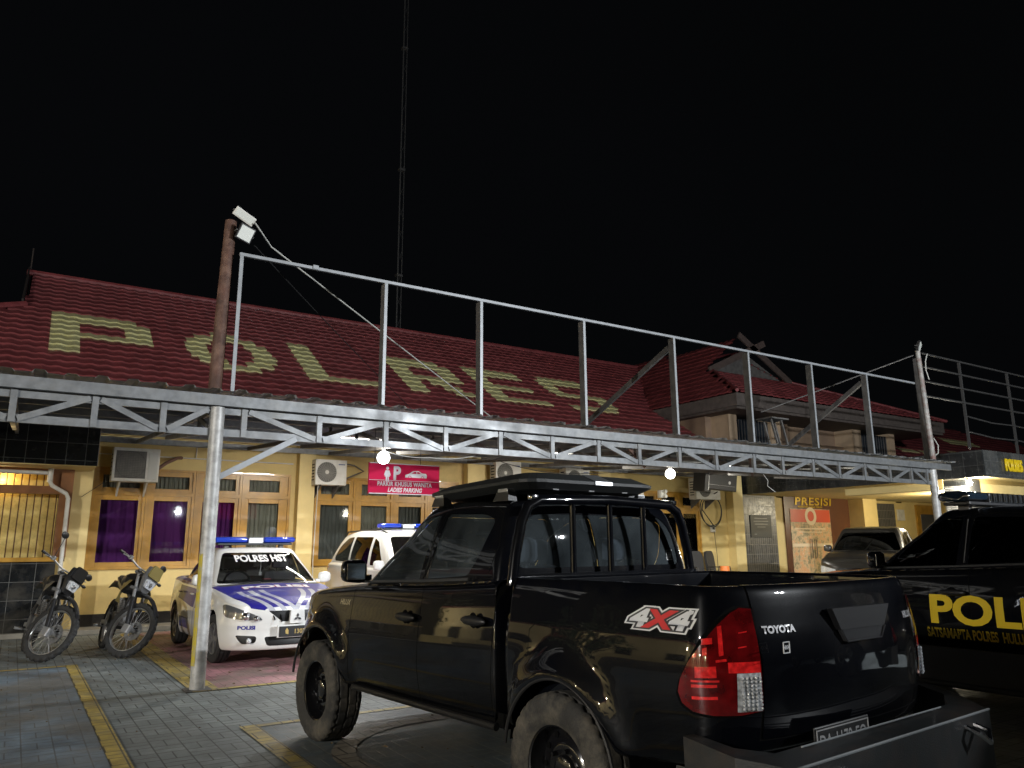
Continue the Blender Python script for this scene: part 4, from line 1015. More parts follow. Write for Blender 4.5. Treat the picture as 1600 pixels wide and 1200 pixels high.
ac_unit('air conditioner almost wholly hidden above the rear of the roof rack', 12.0, 12.8, 2.95, 3.50)
ac_unit('grey air conditioner mounted right behind the black speaker', 16.55, 17.55, 2.80, 3.42, y0=15.9)
ac_unit('old beige unit low on the wall seen through the rack bars', 13.9, 14.7, 2.62, 3.02, bracket=False)
def hose(label, pts, r, m, cat='pipe', name='pipe'):
    b = MB(); b.tube(pts, r, 8); return tag(b.build(name, m), label, cat)
hose('brown lagged refrigerant pipe curving up from the large air conditioner', [(2.20, 16.2, 3.0), (2.34, 16.2, 3.12), (2.55, 16.3, 3.24), (2.66, 16.5, 3.27)], [.035, .035, .032, .035], mat('lagging', (.13, .07, .05), .8))
hose('grey lagged pipe from the white air conditioner to the wall', [(6.0, 16.25, 3.30), (6.25, 16.3, 3.28), (6.55, 16.5, 3.18), (6.3, 16.4, 3.08), (6.0, 16.3, 2.95)], .018, galv_dk)
dp = MB(); dp.tube([(-1.5, 15.98, 2.83), (.38, 15.98, 2.82)], .036, 10); dp.tube([(.42, 15.98, 2.90), (.42, 15.98, 2.66)], [.045, .048], 10); dp.tube([(.42, 15.98, 2.68), (.46, 15.98, 2.60), (.70, 15.98, 2.46), (.735, 15.98, 2.38), (.74, 15.98, .0)], .036, 10)
tag(dp.build('drain_pipe', pvc), 'grey plastic drain pipe with elbow running down beside the lit planking', 'pipe')

# ------------------------------------------------------------------ speaker, socket, cables
sp = thing('loudspeaker', 'black box loudspeaker tilted on the wall beside the warm bulb', 'speaker', (16.35, 14.95, 3.22)); sp.rotation_euler = (R(6), R(3), R(-2))
b = MB(); b.box(-.50, -.2, -.23, .62, .25, .25, .02); b.build('cabinet', mat('speaker_black', (.018, .018, .02), .45, bump=.1), sp)
b = MB(); b.box(-.64, -.24, -.31, -.51, .22, .33, .01); b.build('front_baffle', plastic_black, sp)
b = MB(); b.box(-.505, -.245, -.29, -.49, -.235, .30); b.build('edge_trim', silver, sp)
b = MB(); b.lathe([(.001, 0), (.045, 0)], 20, 'Y', (.33, -.203, 0)); b.box(-.45, -.204, -.10, .55, -.2, -.095); b.build('badge', silver, sp)
b = MB(); b.bar((.5, 0, .25), (.5, .1, .52), .04, .04); b.build('mount', galv_dk, sp)
cam_ = MB(); cam_.box(15.20, 15.95, 2.80, 15.42, 16.1, 3.02, .02); cam_.cyl((15.31, 15.95, 2.98), (15.31, 15.85, 2.98), .05, 12); cam_.cyl((15.31, 15.95, 2.84), (15.31, 15.85, 2.84), .05, 12); tag(cam_.build('wall_lamp', mat('lamp_white', (.7, .7, .66), .3)), 'small twin wall lamp left of the speaker', 'lamp')
so = thing('power_socket', 'white wall socket box under the coiled black cable', 'socket', (17.85, 16.55, 1.98))
b = MB(); b.box(-.09, -.02, -.11, .09, .04, .11, .008); b.build('socket_plate', white_pl, so)
b = MB(); b.box(-.045, -.035, -.03, .045, -.02, .04, .004); b.build('plug', plastic_black, so)
pts = []
for i in range(70):
    a = 2*math.pi*i/30; r_ = .44+.02*math.sin(i*.31); pts.append((17.72+r_*.98*math.cos(a+1.2), 16.50-.0015*i, 2.50+r_*1.05*math.sin(a+1.2)))
pts = [(17.1, 15.6, 3.0), (17.35, 16.0, 2.96)]+pts+[(17.85, 16.5, 2.05)]
b = MB(); b.tube(pts, .015, 6); tag(b.build('coiled_cable', black_rub), 'black cable coiled in wide loops on the yellow wall', 'cable')
cable('thin black wire dropping from the socket to the floor', [(17.86, 16.52, 1.90), (17.93, 16.52, 1.2), (17.95, 16.52, .1)], .008)
cable('black speaker leads drooping from the speaker to the corner pillar', [(17.0, 15.0, 3.05), (17.6, 15.5, 3.15), (18.4, 16.2, 3.5)], .012, black_rub, .12)
cable('faint wire crossing from the lower left fascia to the window', [(.95, 16.2, 2.42), (1.35, 16.2, 2.75)], .006)

# ------------------------------------------------------------------ chairs by the wall
chair_f = mat('black_chair_mesh', (.018, .018, .019), .6, bump=.3, bscale=120)
def chair(label, loc, rz):
    t = thing('office_chair', label, 'chair', loc, rz, 'black chairs against the yellow wall')
    b = MB(); b.box(-.24, -.24, .42, .24, .24, .50, .035); b.build('seat', chair_f, t)
    pl = rpoly([(-.23, .0), (.23, .0), (.24, .45), (.17, .58), (-.17, .58), (-.24, .45)], .06); b = MB(); b.M = Matrix.Translation((0, .22, .50)) @ Matrix.Rotation(R(-8), 4, 'X'); b.prism(pl, 0, .06, 'Y'); b.build('backrest', chair_f, t)
    for sx in (-1, 1):
        b = MB(); b.tube([(sx*.26, .18, .46), (sx*.27, .16, .68), (sx*.27, -.14, .68), (sx*.26, -.18, .46)], .014, 8); b.build('armrest', plastic_black, t)
    for sx in (-1, 1):
        for sy in (-1, 1): b = MB(); b.cyl((sx*.2, sy*.2, .42), (sx*.23, sy*.24, 0), .014, 8); b.build('leg', galv_dk, t)
    t.scale = (1.12, 1.12, 1.15); return t
chair('black padded chair nearer the pillar, right of the pair', (17.5, 16.02, .085), R(18))
chair('black padded chair behind the pickup window edge, left of the pair', (16.75, 16.0, .085), R(-8))
b = MB(); b.cyl((17.1, 15.5, 0), (17.1, 15.5, .9), .16, 20, .13); o = b.build('traffic_cone_base', mat('orange_plastic', (.8, .22, .05), .4)); o.name = 'orange_bin'; tag(o, 'small orange bin between the black chairs', 'bin')

# portico lamp
pl_ = thing('portico_lamp', 'dazzling white lamp under the corner of the black portico', 'lamp', (19.18, 9.56, 2.90))
b = MB(); b.sphere((0, 0, 0), .06, 16, 12); b.build('lamp_globe', mat('portico_glow', (1, 1, 1), .5, emit=(1, .96, .86), estr=120), pl_)
b = MB(); b.cyl((0, 0, .055), (0, 0, .13), .03, 10); b.build('lamp_base', white_pl, pl_)

# ------------------------------------------------------------------ beside and behind the photographer (seen in the paintwork)
b = MB(); b.add([(-60, -60, .004), (-2.6, -60, .004), (-2.6, 3.6, .004), (-3.6, 3.6, .004), (-3.6, 15, .004), (-9, 15, .004), (-9, 80, .004), (-60, 80, .004)], [(0, 1, 2, 3, 4, 5, 6, 7)]); tag(b.build('dark_reflection_sheet', mat('dark_sheet', (.028, .028, .03), .85, var=.3, bump=.3), fix=False), kind='structure')  # added unseen dark sheet, so the truck sides mirror dark ground
ob = thing('yard_building', 'cream office block across the yard, outside the picture, mirrored in the truck paint', 'building', (-24, -3, 0))
b = MB(); b.box(-6, -16, 0, 0, 44, 4.6); b.build('wall', mat('cream_wall', (.62, .52, .30), .7, var=.1, vscale=.8), ob)
b = MB(); b.box(-6.6, -16.6, 4.6, .9, 44.6, 4.85); b.build('roof', roof_red, ob)
for i in range(19):
    y = -14.5+3.1*i; b = MB(); b.box(-.02, y, 1.1, .03, y+1.2, 2.8); b.build('window', mat('dark_window', (.02, .022, .025), .1), ob)
def leafy(name, label, loc, h, r, seed, trunk=.14):
    t = thing(name, label, 'tree', loc); rnd = random.Random(seed)
    b = MB(); b.tube([(0, 0, 0), (.05, .03, h*.3), (-.05, .05, h*.6), (0, 0, h*.85)], [trunk, trunk*.8, trunk*.55, trunk*.2], 8)
    for k in range(7): a = rnd.uniform(0, 6.28); z = h*rnd.uniform(.35, .7); b.tube([(0, 0, z), (r*.5*math.cos(a), r*.5*math.sin(a), z+h*.15)], [trunk*.4, trunk*.1], 6)
    b.build('trunk', mat('bark', (.10, .075, .05), .9), t)
    b = MB()
    cl = [(rnd.gauss(0, r*.45), rnd.gauss(0, r*.45), h*rnd.uniform(.45, 1.0), r*rnd.uniform(.2, .42)) for _ in range(26)]
    for k in range(2600):
        cx, cy, cz, cr_ = rnd.choice(cl); v = Vector((rnd.gauss(0, 1), rnd.gauss(0, 1), rnd.gauss(0, 1))).normalized()*cr_*rnd.uniform(.5, 1); p = Vector((cx, cy, cz))+v
        a = Vector((rnd.gauss(0, 1), rnd.gauss(0, 1), rnd.gauss(0, .6))).normalized(); c = a.orthogonal().normalized(); s_ = rnd.uniform(.06, .12)
        b.add([p-a*s_, p+c*s_*.5, p+a*s_, p-c*s_*.5], [(0, 1, 2, 3)])
    b.build('crown', mat('leaves', (.05, .09, .03), .6, var=.4, vscale=1), t, fix=False); return t
leafy('broadleaf_tree', 'dark leafy tree in the yard left of the photographer, outside the picture', (-9.5, -1.0, 0), 4.2, 1.6, 4)
leafy('broadleaf_tree', 'lower rounded tree further back in the yard, outside the picture', (-9.0, -6.0, 0), 3.4, 1.3, 9)
leafy('broadleaf_tree', 'rounded dark tree standing before the cream office block, outside the picture', (-9.6, 13.5, 0), 3.6, 1.5, 12)
leafy('broadleaf_tree', 'spreading tree at the far end of the yard, outside the picture', (-9.0, 21.5, 0), 4.4, 1.8, 21)
lp = thing('yard_lamp_post', 'tall yard lamp post behind the photographer with two white lamp heads', 'lamp post', (11.5, -5.5, 0))
b = MB(); b.tube([(0, 0, 0), (0, 0, 5.7)], [.09, .06], 12); b.bar((-.5, 0, 5.55), (.5, 0, 5.55), .05, .05); b.build('pole', galv, lp)
for sx in (-1, 1):
    b = MB(); b.M = Matrix.Translation((sx*.38, .05, 5.35)) @ Matrix.Rotation(R(30), 4, 'Z') @ Matrix.Rotation(R(-28), 4, 'X'); b.box(-.2, 0, -.13, .2, -.06, .13, .01); b.build('lamp_head', plastic_black, lp)
    b = MB(); b.M = Matrix.Translation((sx*.38, .05, 5.35)) @ Matrix.Rotation(R(30), 4, 'Z') @ Matrix.Rotation(R(-28), 4, 'X'); b.box(-.18, .001, -.11, .18, .006, .11); b.build('lamp_glass', mat('yard_lamp_glow', (1, 1, 1), .4, emit=(.9, .95, 1), estr=90), lp)
for sx in (-1, 1): l = lamp('yard_lamp', 'SPOT', (11.5+sx*.38, -5.35, 5.3), YARD, (.92, .96, 1.0), .10, (11.5+2.2, -5.35+20, 4.6), 130)
l = lamp('yard_fill_light', 'POINT', (-11.5, 0, 4.2), YWALL*1.6, (1, .96, .90), .12)  # added fill light without a fixture, brightens the left-hand paving
for yy in (-12, -3, 7, 17, 27, 37): l = lamp('yard_wall_lamp', 'POINT', (-21.5, yy, 3.7), YWALL*.2, (1, .90, .66), .12)
l = lamp('left_room_lamp', 'POINT', (-.3, 16.45, 2.72), ROOM, (1, .74, .34), .05)
l = lamp('portico_light', 'POINT', (19.22, 9.44, 2.78), PORT, (1, .92, .75), .05)
l = lamp('porch_light', 'POINT', (24.5, 13.0, 2.75), PORCH, (1, .88, .62), .1)

# wall clutter and litter
hose('white conduit running along the top of the yellow wall under the carport beam', [(1.2, 16.56, 3.28), (4.95, 16.56, 3.27)], .013, white_pl, 'pipe', 'conduit')
hose('white conduit rising beside the large air conditioner to the wall beam', [(2.95, 16.56, 3.27), (2.95, 16.56, 3.5)], .012, white_pl, 'pipe', 'conduit')
hose('thin drain hose hanging down the wall under the white round-fan air conditioner', [(5.40, 16.2, 2.82), (5.42, 16.3, 2.2), (5.41, 16.34, 1.2), (5.43, 16.3, .2)], .011, pvc, 'hose', 'drain_hose')
rnd = random.Random(11); b = MB()
for k in range(170):
    x, y = rnd.uniform(-1.5, 5.5), rnd.uniform(4.2, 15.6); a = rnd.uniform(0, 6.28); s_ = rnd.uniform(.012, .035); c_, n_ = math.cos(a)*s_, math.sin(a)*s_
    b.add([(x-c_, y-n_, .012), (x+n_*.4, y-c_*.4, .022), (x+c_, y+n_, .013), (x-n_*.4, y+c_*.4, .016)], [(0, 1, 2, 3)])
tag(b.build('leaf_litter', mat('dry_leaf', (.14, .09, .035), .8), fix=False), 'scattered dry leaves and grit on the paving', 'litter', kind='stuff')

def tyre_mesh(r, w, rr, m, treads=True):
    b = MB(); n = 132
    prof = [(-.5*w*.82, rr, 0), (-.5*w*.97, rr+(r-rr)*.22, 0), (-.5*w*1.02, rr+(r-rr)*.5, 0), (-.5*w*.97, rr+(r-rr)*.8, 1), (-.5*w*.86, r-.008, 2), (-.5*w*.78, r, 2), (-.3*w, r+.002, 3), (-.27*w, r-.010, 0), (-.24*w, r+.002, 4), (-.04*w, r+.003, 4), (-.02*w, r-.009, 0), (.02*w, r-.009, 0), (.04*w, r+.003, 5), (.24*w, r+.002, 5), (.27*w, r-.010, 0), (.3*w, r+.002, 3), (.5*w*.78, r, 2), (.5*w*.86, r-.008, 2), (.5*w*.97, rr+(r-rr)*.8, 1), (.5*w*1.02, rr+(r-rr)*.5, 0), (.5*w*.97, rr+(r-rr)*.22, 0), (.5*w*.82, rr, 0)]
    vs = []; k = len(prof)
    for i in range(n):
        a = 2*math.pi*i/n
        for (x, q, f) in prof:
            if treads:
                if f == 2 and i % 4 == 0: q -= .010
                if f == 1 and i % 4 == 0: q -= .006
                if f == 3 and i % 4 in (1,): q -= .008
                if f == 4 and i % 6 == 2: q -= .007
                if f == 5 and i % 6 == 5: q -= .007
            vs.append((x, q*math.cos(a), q*math.sin(a)))
    fs = [(i*k+j, i*k+j+1, ((i+1) % n)*k+j+1, ((i+1) % n)*k+j) for i in range(n) for j in range(k-1)]
    b.add(vs, fs, True); o = b.build('wheel', m); return o
def steel_rim(r, w, m):
    b = MB(); x = w*.5
    b.lathe([(r*1.01, x*.80), (r*.99, x*.86), (r*.95, x*.82), (r*.93, x*.3), (r*.88, x*.12), (r*.70, x*.16), (r*.60, x*.34), (r*.52, x*.40), (r*.42, x*.36), (r*.34, x*.36), (r*.30, x*.52), (r*.22, x*.58), (.001, x*.60)], 48, 'X')
    b.lathe([(r*.95, x*.3), (r*.95, -x*.8)], 32, 'X')
    for i in range(6):
        a = R(60*i+15); c = Vector((x*.38, r*.44*math.cos(a), r*.44*math.sin(a))); b.cyl(c, c+Vector((.028, 0, 0)), .013, 6, .010)
    o = b.build('rim', m)
    h = MB()
    for i in range(12):
        a = R(30*i); c = Vector((x*.165, r*.79*math.cos(a), r*.79*math.sin(a))); h.cyl(c, c+Vector((.006, 0, 0)), r*.065, 10)
    hh = h.build('vent_hole', gap_m); hh.parent = o
    return o
def alloy_rim(r, w, m, n=5):
    b = MB(); x = w*.5
    b.lathe([(r*1.0, x*.80), (r*.98, x*.88), (r*.93, x*.80), (r*.90, x*.1), (r*.90, -x*.8)], 48, 'X')
    b.lathe([(r*.26, x*.35), (r*.24, x*.62), (r*.12, x*.68), (.001, x*.68)], 24, 'X')
    for i in range(n):
        a = 2*math.pi*i/n
        for d in (-.10, .10):
            p = Vector((x*.58, r*.2*math.cos(a+d), r*.2*math.sin(a+d))); q = Vector((x*.66, r*.93*math.cos(a+d*1.1), r*.93*math.sin(a+d*1.1))); b.bar(p, q, r*.12, .03, (1, 0, 0))
    b.lathe([(r*.62, x*.1), (r*.2, x*.12)], 32, 'X')
    return b.build('rim', m)
def put_wheels(root, conv, spots, mk_t, mk_r, groupk=None):
    first = None
    for (S, T, Z, steer) in spots:
        if first is None:
            t = mk_t(); r_ = mk_r(); r_.parent = t; first = t; o = t
        else:
            o = dup(first)
        o.parent = root; x, y, z = conv(S, T, Z); o.location = (x, y, z)
        o.rotation_euler = (0, 0, (math.pi if T < 0 else 0)+R(steer))
    return first

def wells(root, conv, S, T, r, depth, z, name='wheel_well'):
    b = MB(); sg = -1 if T < 0 else 1; n = 20; vs = []; fs = []
    for i in range(n+1):
        a = math.pi*(.03+.94*i/n)
        for t in (abs(T), abs(T)-depth): vs.append(conv(S+r*math.cos(a), sg*t, z+r*math.sin(a)))
    for i in range(n): fs.append((2*i, 2*i+1, 2*i+3, 2*i+2))
    c = len(vs); vs.append(conv(S, sg*(abs(T)-depth), z)); fs += [(2*i+1, c, 2*i+3) for i in range(n)]
    b.add(vs, fs); return b.build(name, gap_m, root)

def seats(root, conv, spots, z0, m=None, w=.25):
    for (S, T) in spots:
        b = MB(); x, y, z = conv(S, T, z0)
        b.box(x-w, y-.06, z-.3, x+w, y+.06, z+.12, .05); b.box(x-.13, y-.05, z+.16, x+.13, y+.05, z+.33, .045)
        b.cyl((x-.05, y, z+.1), (x-.05, y, z+.18), .008, 6); b.cyl((x+.05, y, z+.1), (x+.05, y, z+.18), .008, 6)
        b.build('seat', m or interior2, root)
def steering(root, conv, S, T, z):
    b = MB(); x, y, zz = conv(S, T, z); old = b.M; b.M = Matrix.Translation((x, y, zz)) @ Matrix.Rotation(R(-68), 4, 'X')
    b.tube([(.19*math.cos(2*math.pi*i/28), .19*math.sin(2*math.pi*i/28), 0) for i in range(28)], .014, 8, closed=True); b.box(-.18, -.02, -.01, .18, .02, .01, .005); b.box(-.06, -.06, -.02, .06, .05, .02, .01)
    b.M = old; b.build('steering_wheel', interior, root)

def mirror(root, conv, S, T, z, m, sz=1.0, glass_front=False):
    x, y, zz = conv(S, T, z); sg = -1 if T < 0 else 1
    b = MB(); bm = bmesh.new(); bmesh.ops.create_cube(bm, size=1); bmesh.ops.subdivide_edges(bm, edges=bm.edges, cuts=3, use_grid_fill=True)
    for v in bm.verts:
        c = v.co*2; n = (abs(c.x)**4+abs(c.y)**4+abs(c.z)**4)**.25; c = c/max(n, 1e-6)
        k = 1-.22*(c.x*sg+1)/2 if c.z < 0 else 1
        v.co = Vector((x+sg*.08*sz+c.x*.092*sz, y+c.y*.065*sz*(1 if c.y > 0 else .6)-.02*abs(c.x), zz+c.z*.085*sz*k))
    b.bm(bm, True)
    b.bar((x-sg*.06, y, zz-.04*sz), (x+sg*.06, y, zz-.05*sz), .05, .04)
    o = b.build('wing_mirror', m, root, autosmooth=80)
    g = MB(); g.box(x+sg*.08*sz-.07*sz, y-.052*sz, zz-.055*sz, x+sg*.08*sz+.07*sz, y-.046*sz, zz+.06*sz, .002); go = g.build('mirror_glass', chrome, o)
    return o

LOWPATH = [(.10, 0, 1), (.056, .02, 1), (.028, .10, 1), (.010, .22, 1), (.001, .36, 1), (.001, .50, 1), (.010, .64, 1), (.020, .74, 1), (.028, .82, 1), (.038, .90, 1), (.048, .955, 1), (.085, .988, 1), (.14, 1.0, 1), (.14, 1, .86), (.14, 1, .6), (.14, 1, .3), (.14, 1, .001)]
def make_lower(spec, conv):
    O = Outline(spec['s0'], spec['s1'], curve(spec['w']), *spec['front'], *spec['rear']); path = pathfn(spec.get('path', LOWPATH))
    zt, zb = curve(spec['zt']), curve(spec['zb']); cr = spec.get('crown', .05); wh = spec.get('wheels', []); fl = spec.get('flare', .03); fr = spec.get('fr', .45); nose = spec.get('nose')
    def F(u, p):
        S, T, ns, nt_ = O.at(u); i, zf, k = path(p); S0 = S
        S -= ns*i; T -= nt_*i; T *= k
        W_ = .88; top = zt(S)+(cr*(1-min(1, (T/W_)**2))-cr*.35 if cr else 0)*min(1, max(0, (S-spec['s0'])/.35))
        z0 = zb(S0); z = z0+zf*(top-z0)
        if nose and zf < 1:
            q = nose(z)*max(0, -ns)**2; S -= q*ns
        for (cs, cz) in wh:
            d = math.hypot(S-cs, z-cz); e = fl*abs(nt_)**2*(math.exp(-((d-fr)/.10)**2) if d > fr else 1)*(1 if k > .99 else 0)
            e *= max(0, min(1, (top-z)/.12)); T += nt_*e
        return S, T, z
    us = frange(spec.get('nu', 260)); ps = steps(len(spec.get('path', LOWPATH)), 3)
    sh = Shell(F, us, ps, conv); sh.O = O; return sh
def make_cabin(spec, conv):
    B = Outline(*spec['base'][:2], curve(spec['base'][2]), *spec['base'][3:]); T_ = Outline(*spec['top'][:2], curve(spec['top'][2]), *spec['top'][3:], knots=B.knots)
    zb, zr = curve(spec['zb']), curve(spec['zr'])
    path = pathfn(spec.get('path', [(0, 0, 1), (.15, 0, 1), (.35, 0, 1), (.55, 0, 1), (.75, 0, 1), (.88, .002, 1), (.95, .012, 1), (.985, .035, 1), (1.0, .075, 1), (1.0, .11, .8), (1, .11, .4), (1, .11, .001)])); bul = spec.get('bulge', .03)
    def F(u, p):
        h, i, k = path(p); a = B.at(u); b = T_.at(u); S = lerp(a[0], b[0], h); T = lerp(a[1], b[1], h); ns = lerp(a[2], b[2], h); nt_ = lerp(a[3], b[3], h); l = math.hypot(ns, nt_) or 1; ns /= l; nt_ /= l
        e = bul*4*h*(1-h); S += ns*(e-i); T += nt_*(e-i); T *= k
        z = lerp(zb(a[0]), zr(S)+.03*(1-(T/.7)**2)*min(1, max(0, (h-.9)*10)), h)
        return S, T, z
    us = frange(spec.get('nu', 200)); ps = steps(12, 3)
    return Shell(F, us, ps, conv)
def glaze(sh, side, face_f, face_r, gname='window', mid=2.5, pmax=7.2, rim=None, glass=None):
    for poly in side:
        sh.carve(poly, 'side', p1=pmax, part=gname, cond=lambda S, T, Z: abs(T) > .40)
    if face_f: sh.carve(face_f, 'face', p1=pmax+1, part='windshield', cond=lambda S, T, Z: S < mid)
    if face_r: sh.carve(face_r, 'face', p1=pmax+1, part='rear_window', cond=lambda S, T, Z: S > mid)

# ------------------------------------------------------------------ pickup truck
def make_pickup(root, kx, ky, kz, hero=True, glass=None):
    conv = lambda S, T, Z: (T*kx, (2.66-S)*ky, Z*kz)
    W1, W2, WZ = .98, 4.065, .40
    spec = dict(s0=0, s1=3.50, w=[(0, .86), (.6, .885), (1.5, .89), (2.6, .892), (3.5, .882)], front=(.85, 2.5), rear=(.05, 2.5),
                zt=[(0, .98), (.12, 1.02), (.35, 1.10), (.8, 1.165), (1.35, 1.21), (1.6, 1.225), (2.6, 1.262), (3.5, 1.318)], zb=[(0, .50), (.5, .46), (1.4, .47), (3.5, .49)],
                crown=.05, wheels=[(W1, WZ)], flare=.05, fr=.47, nose=lambda z: .10*math.exp(-((z-.55)/.16)**2))
    sh = make_lower(spec, conv)
    sh.carve(circ(W1, WZ, .47, 40), 'side', p1=11, delete=True)
    # doors: their outlines go into the shell as dark shut lines, the skins become parts
    d1 = rpoly([(1.52, .55), (1.50, .80), (1.50, 1.34), (2.565, 1.36), (2.565, .50), (1.60, .50)], [.02, .02, .0, .0, .03, .03])
    d2 = rpoly([(2.575, .50), (2.575, 1.36), (3.43, 1.40), (3.43, .95), (3.40, .50)], [.03, 0, 0, .04, .03])
    sh.carve(d1, 'side', p1=12, part='door'); sh.carve(d2, 'side', p1=12, part='rear_door')
    for ln in ([(1.52, .52), (1.50, .80), (1.50, 1.24)], [(2.57, .49), (2.57, 1.33)], [(3.435, 1.36), (3.435, .95), (3.405, .50)], [(1.54, .495), (3.40, .497)]): sh.line(ln, .008, 'gap', p1=12)
    sh.line([(.55, .62), (.62, .95), (.72, 1.08)], .006, 'gap', p1=11)
    sh.carve(rpoly([(-.80, .84), (-.42, .80), (-.40, .93), (-.62, .98), (-.86, 1.01)], .03), 'face', part='headlight', cond=lambda S, T, Z: S < .8)
    sh.carve(rpoly([(.80, .84), (.42, .80), (.40, .93), (.62, .98), (.86, 1.01)], .03), 'face', part='headlight|R', cond=lambda S, T, Z: S < .8)
    sh.carve(rpoly([(-.39, .98), (-.34, .62), (.34, .62), (.39, .98)], .04), 'face', part='grille', cond=lambda S, T, Z: S < .8)
    sh.carve(rpoly([(1.32, -.80), (3.48, -.80), (3.48, .80), (1.32, .80)], .1), 'top', p0=11.5, mat='dash')
    sh.mats = [{'gap': gap_m, 'dash': interior}[m] for m in sh.mats]
    out = sh.export(root, paint_black, off={'headlight': -.004, 'grille': -.01}, pm={'headlight': lens_head, 'grille': plastic_black})
    # cabin
    cab = dict(base=(1.36, 3.48, [(1.3, .80), (2.4, .82), (3.47, .825)], .30, 2.6, .11, 2.8), top=(2.14, 3.40, [(2, .60), (2.6, .64), (3.4, .675)], .22, 2.6, .10, 2.8),
               zb=[(1.3, 1.19), (1.6, 1.205), (2.6, 1.24), (3.5, 1.29)], zr=[(2.0, 1.735), (2.3, 1.785), (2.7, 1.80), (3.3, 1.775)], bulge=.022)
    cs = make_cabin(cab, conv)
    A = rpoly([(1.56, 1.235), (2.04, 1.595), (2.22, 1.685), (2.38, 1.715), (2.50, 1.72), (2.44, 1.265)], [.04, .1, .1, .1, .03, .02])
    B = rpoly([(2.555, 1.285), (2.61, 1.722), (3.10, 1.705), (3.25, 1.66), (3.15, 1.42), (3.06, 1.315)], [.02, .03, .08, .05, .1, .03])
    glaze(cs, [A, B], rpoly([(-.70, 1.265), (-.535, 1.72), (.535, 1.72), (.70, 1.265)], .06), rpoly([(-.70, 1.365), (-.665, 1.60), (-.56, 1.70), (.56, 1.70), (.665, 1.60), (.70, 1.365)], [.05, .08, .1, .1, .08, .05]))
    cs.line([(2.50, 1.26), (2.555, 1.735)], .012, 'gap', p1=7.5); cs.line([(3.30, 1.33), (3.36, 1.50), (3.31, 1.70), (3.2, 1.745), (2.6, 1.755)], .007, 'gap', p1=7.5)
    cs.mats = [gap_m for m in cs.mats]
    g = glass or glass_dark
    o2 = cs.export(root, paint_black, off={'window': -.006, 'windshield': -.003, 'rear_window': -.006}, pm={'window': g, 'windshield': g, 'rear_window': g})
    cabo = o2['body']; cabo.name = 'cabin'
    # bed
    bedpath = [(.075, 0, 1), (.048, .03, 1), (.030, .10, 1), (.010, .25, 1), (.001, .42, 1), (.002, .55, 1), (.013, .68, 1), (.027, .79, 1), (.040, .89, 1), (.052, .96, 1), (.066, .994, 1), (.084, 1.0, 1), (.106, .99, 1), (.112, .93, 1), (.115, .5, 1), (.12, .22, 1), (.16, .20, 1), (.16, .20, .6), (.16, .2, .001)]
    bs = dict(s0=3.535, s1=5.24, w=[(3.5, .888), (4.3, .892), (5.24, .88)], front=(.05, 2.5), rear=(.30, 2.5), zt=[(3.5, 1.318), (4.4, 1.320), (5.3, 1.310)], zb=[(3.5, .52), (4.6, .53), (5.3, .62)], crown=0, wheels=[(W2, .385)], flare=.05, fr=.445, path=bedpath, nu=220)
    bd = make_lower(bs, conv)
    bd.carve(circ(W2, .385, .445, 40), 'side', p1=11, delete=True)
    O = bd.O; per = O.per
    ui = O.u_at(t=.665); um = lambda d: ui-d/per
    tl = [(0, 1.215), (0, .80), (.10, .787), (.22, .787), (.31, .797), (.365, .825), (.385, .872), (.368, .925), (.32, 1.0), (.25, 1.085), (.18, 1.155), (.12, 1.20), (.07, 1.222)]
    tp = [(um(d), z) for d, z in tl]
    grow = lambda k: [(um(d+(.02 if d > .05 else -.004)*k), z+(.010 if z > 1.0 else -.012)*k) for d, z in tl]
    bd.carve(grow(1), 'arc', p1=11, mat='gap')
    bd.carve(tp, 'arc', p1=11, part='taillight', mat='base')
    bd.carve([(um(.005), .955), (um(.115), .955), (um(.12), .80), (um(.005), .80)], 'arc', p1=11, mat='clear')
    bd.carve([(um(.005), .955), (um(.15), .958), (um(.15), 1.0), (um(.005), 1.0)], 'arc', p1=11, mat='redl')
    for (d0, d1, z0, z1) in ((.20, .29, .94, .985), (.19, .31, .922, .93), (.20, .31, .90, .912), (.20, .31, .852, .864), (.165, .185, 1.03, 1.15), (.21, .26, 1.075, 1.10), (.235, .255, 1.03, 1.06), (.28, .30, 1.02, 1.035), (.155, .20, 1.005, 1.015), (.05, .09, 1.12, 1.125), (.06, .10, 1.06, 1.065)): bd.carve([(um(d0), z1), (um(d1), z1-.005), (um(d1), z0-.005), (um(d0), z0)], 'arc', p1=11, mat='redl')
    # tailgate
    tg = rpoly([(-.655, .68), (.655, .68), (.655, 1.36), (-.655, 1.36)], .015)
    bd.carve(tg, 'face', p1=11.6, part='tailgate', cond=lambda S, T, Z: S > 5.0)
    for ln in ([(-.66, .67), (-.66, 1.36)], [(.66, .67), (.66, 1.36)], [(-.66, .675), (.66, .675)]): bd.line(ln, .009, 'gap', proj='face', p1=11.6, cond=lambda S, T, Z: S > 5.0)
    bd.line([(3.80, .90), (3.80, 1.05), (3.86, 1.09), (4.02, 1.09)], .004, 'gap', p1=9)
    bd.mats = [{'gap': gap_m, 'clear': lens_clear, 'redl': lens_redl}[m] for m in bd.mats]
    o3 = bd.export(root, paint_black, off={'taillight': .010, 'tailgate': .004}, pm={'taillight': lens_red})
    bedo = o3['body']; bedo.name = 'cargo_bed'
    # clear lamp facets, one insert per lamp
    for key in ('taillight', 'taillight|R'):
        if key in o3:
            f = MB(); sg = -1 if key == 'taillight' else 1; rnd = random.Random(3)
            for i in range(5):
                for j in range(9):
                    u = um(.015+.02*i); S, T, ns, nt_ = O.at(u); z = .812+.0155*j; x, y, zz = conv(S, sg*abs(T), z); f.sphere((x*1.0-0+sg*abs(nt_)*.014, y-.016*ns, zz), .0055+.002*rnd.random(), 6, 4)
            f.build('lamp_facets', lens_clear, o3[key])
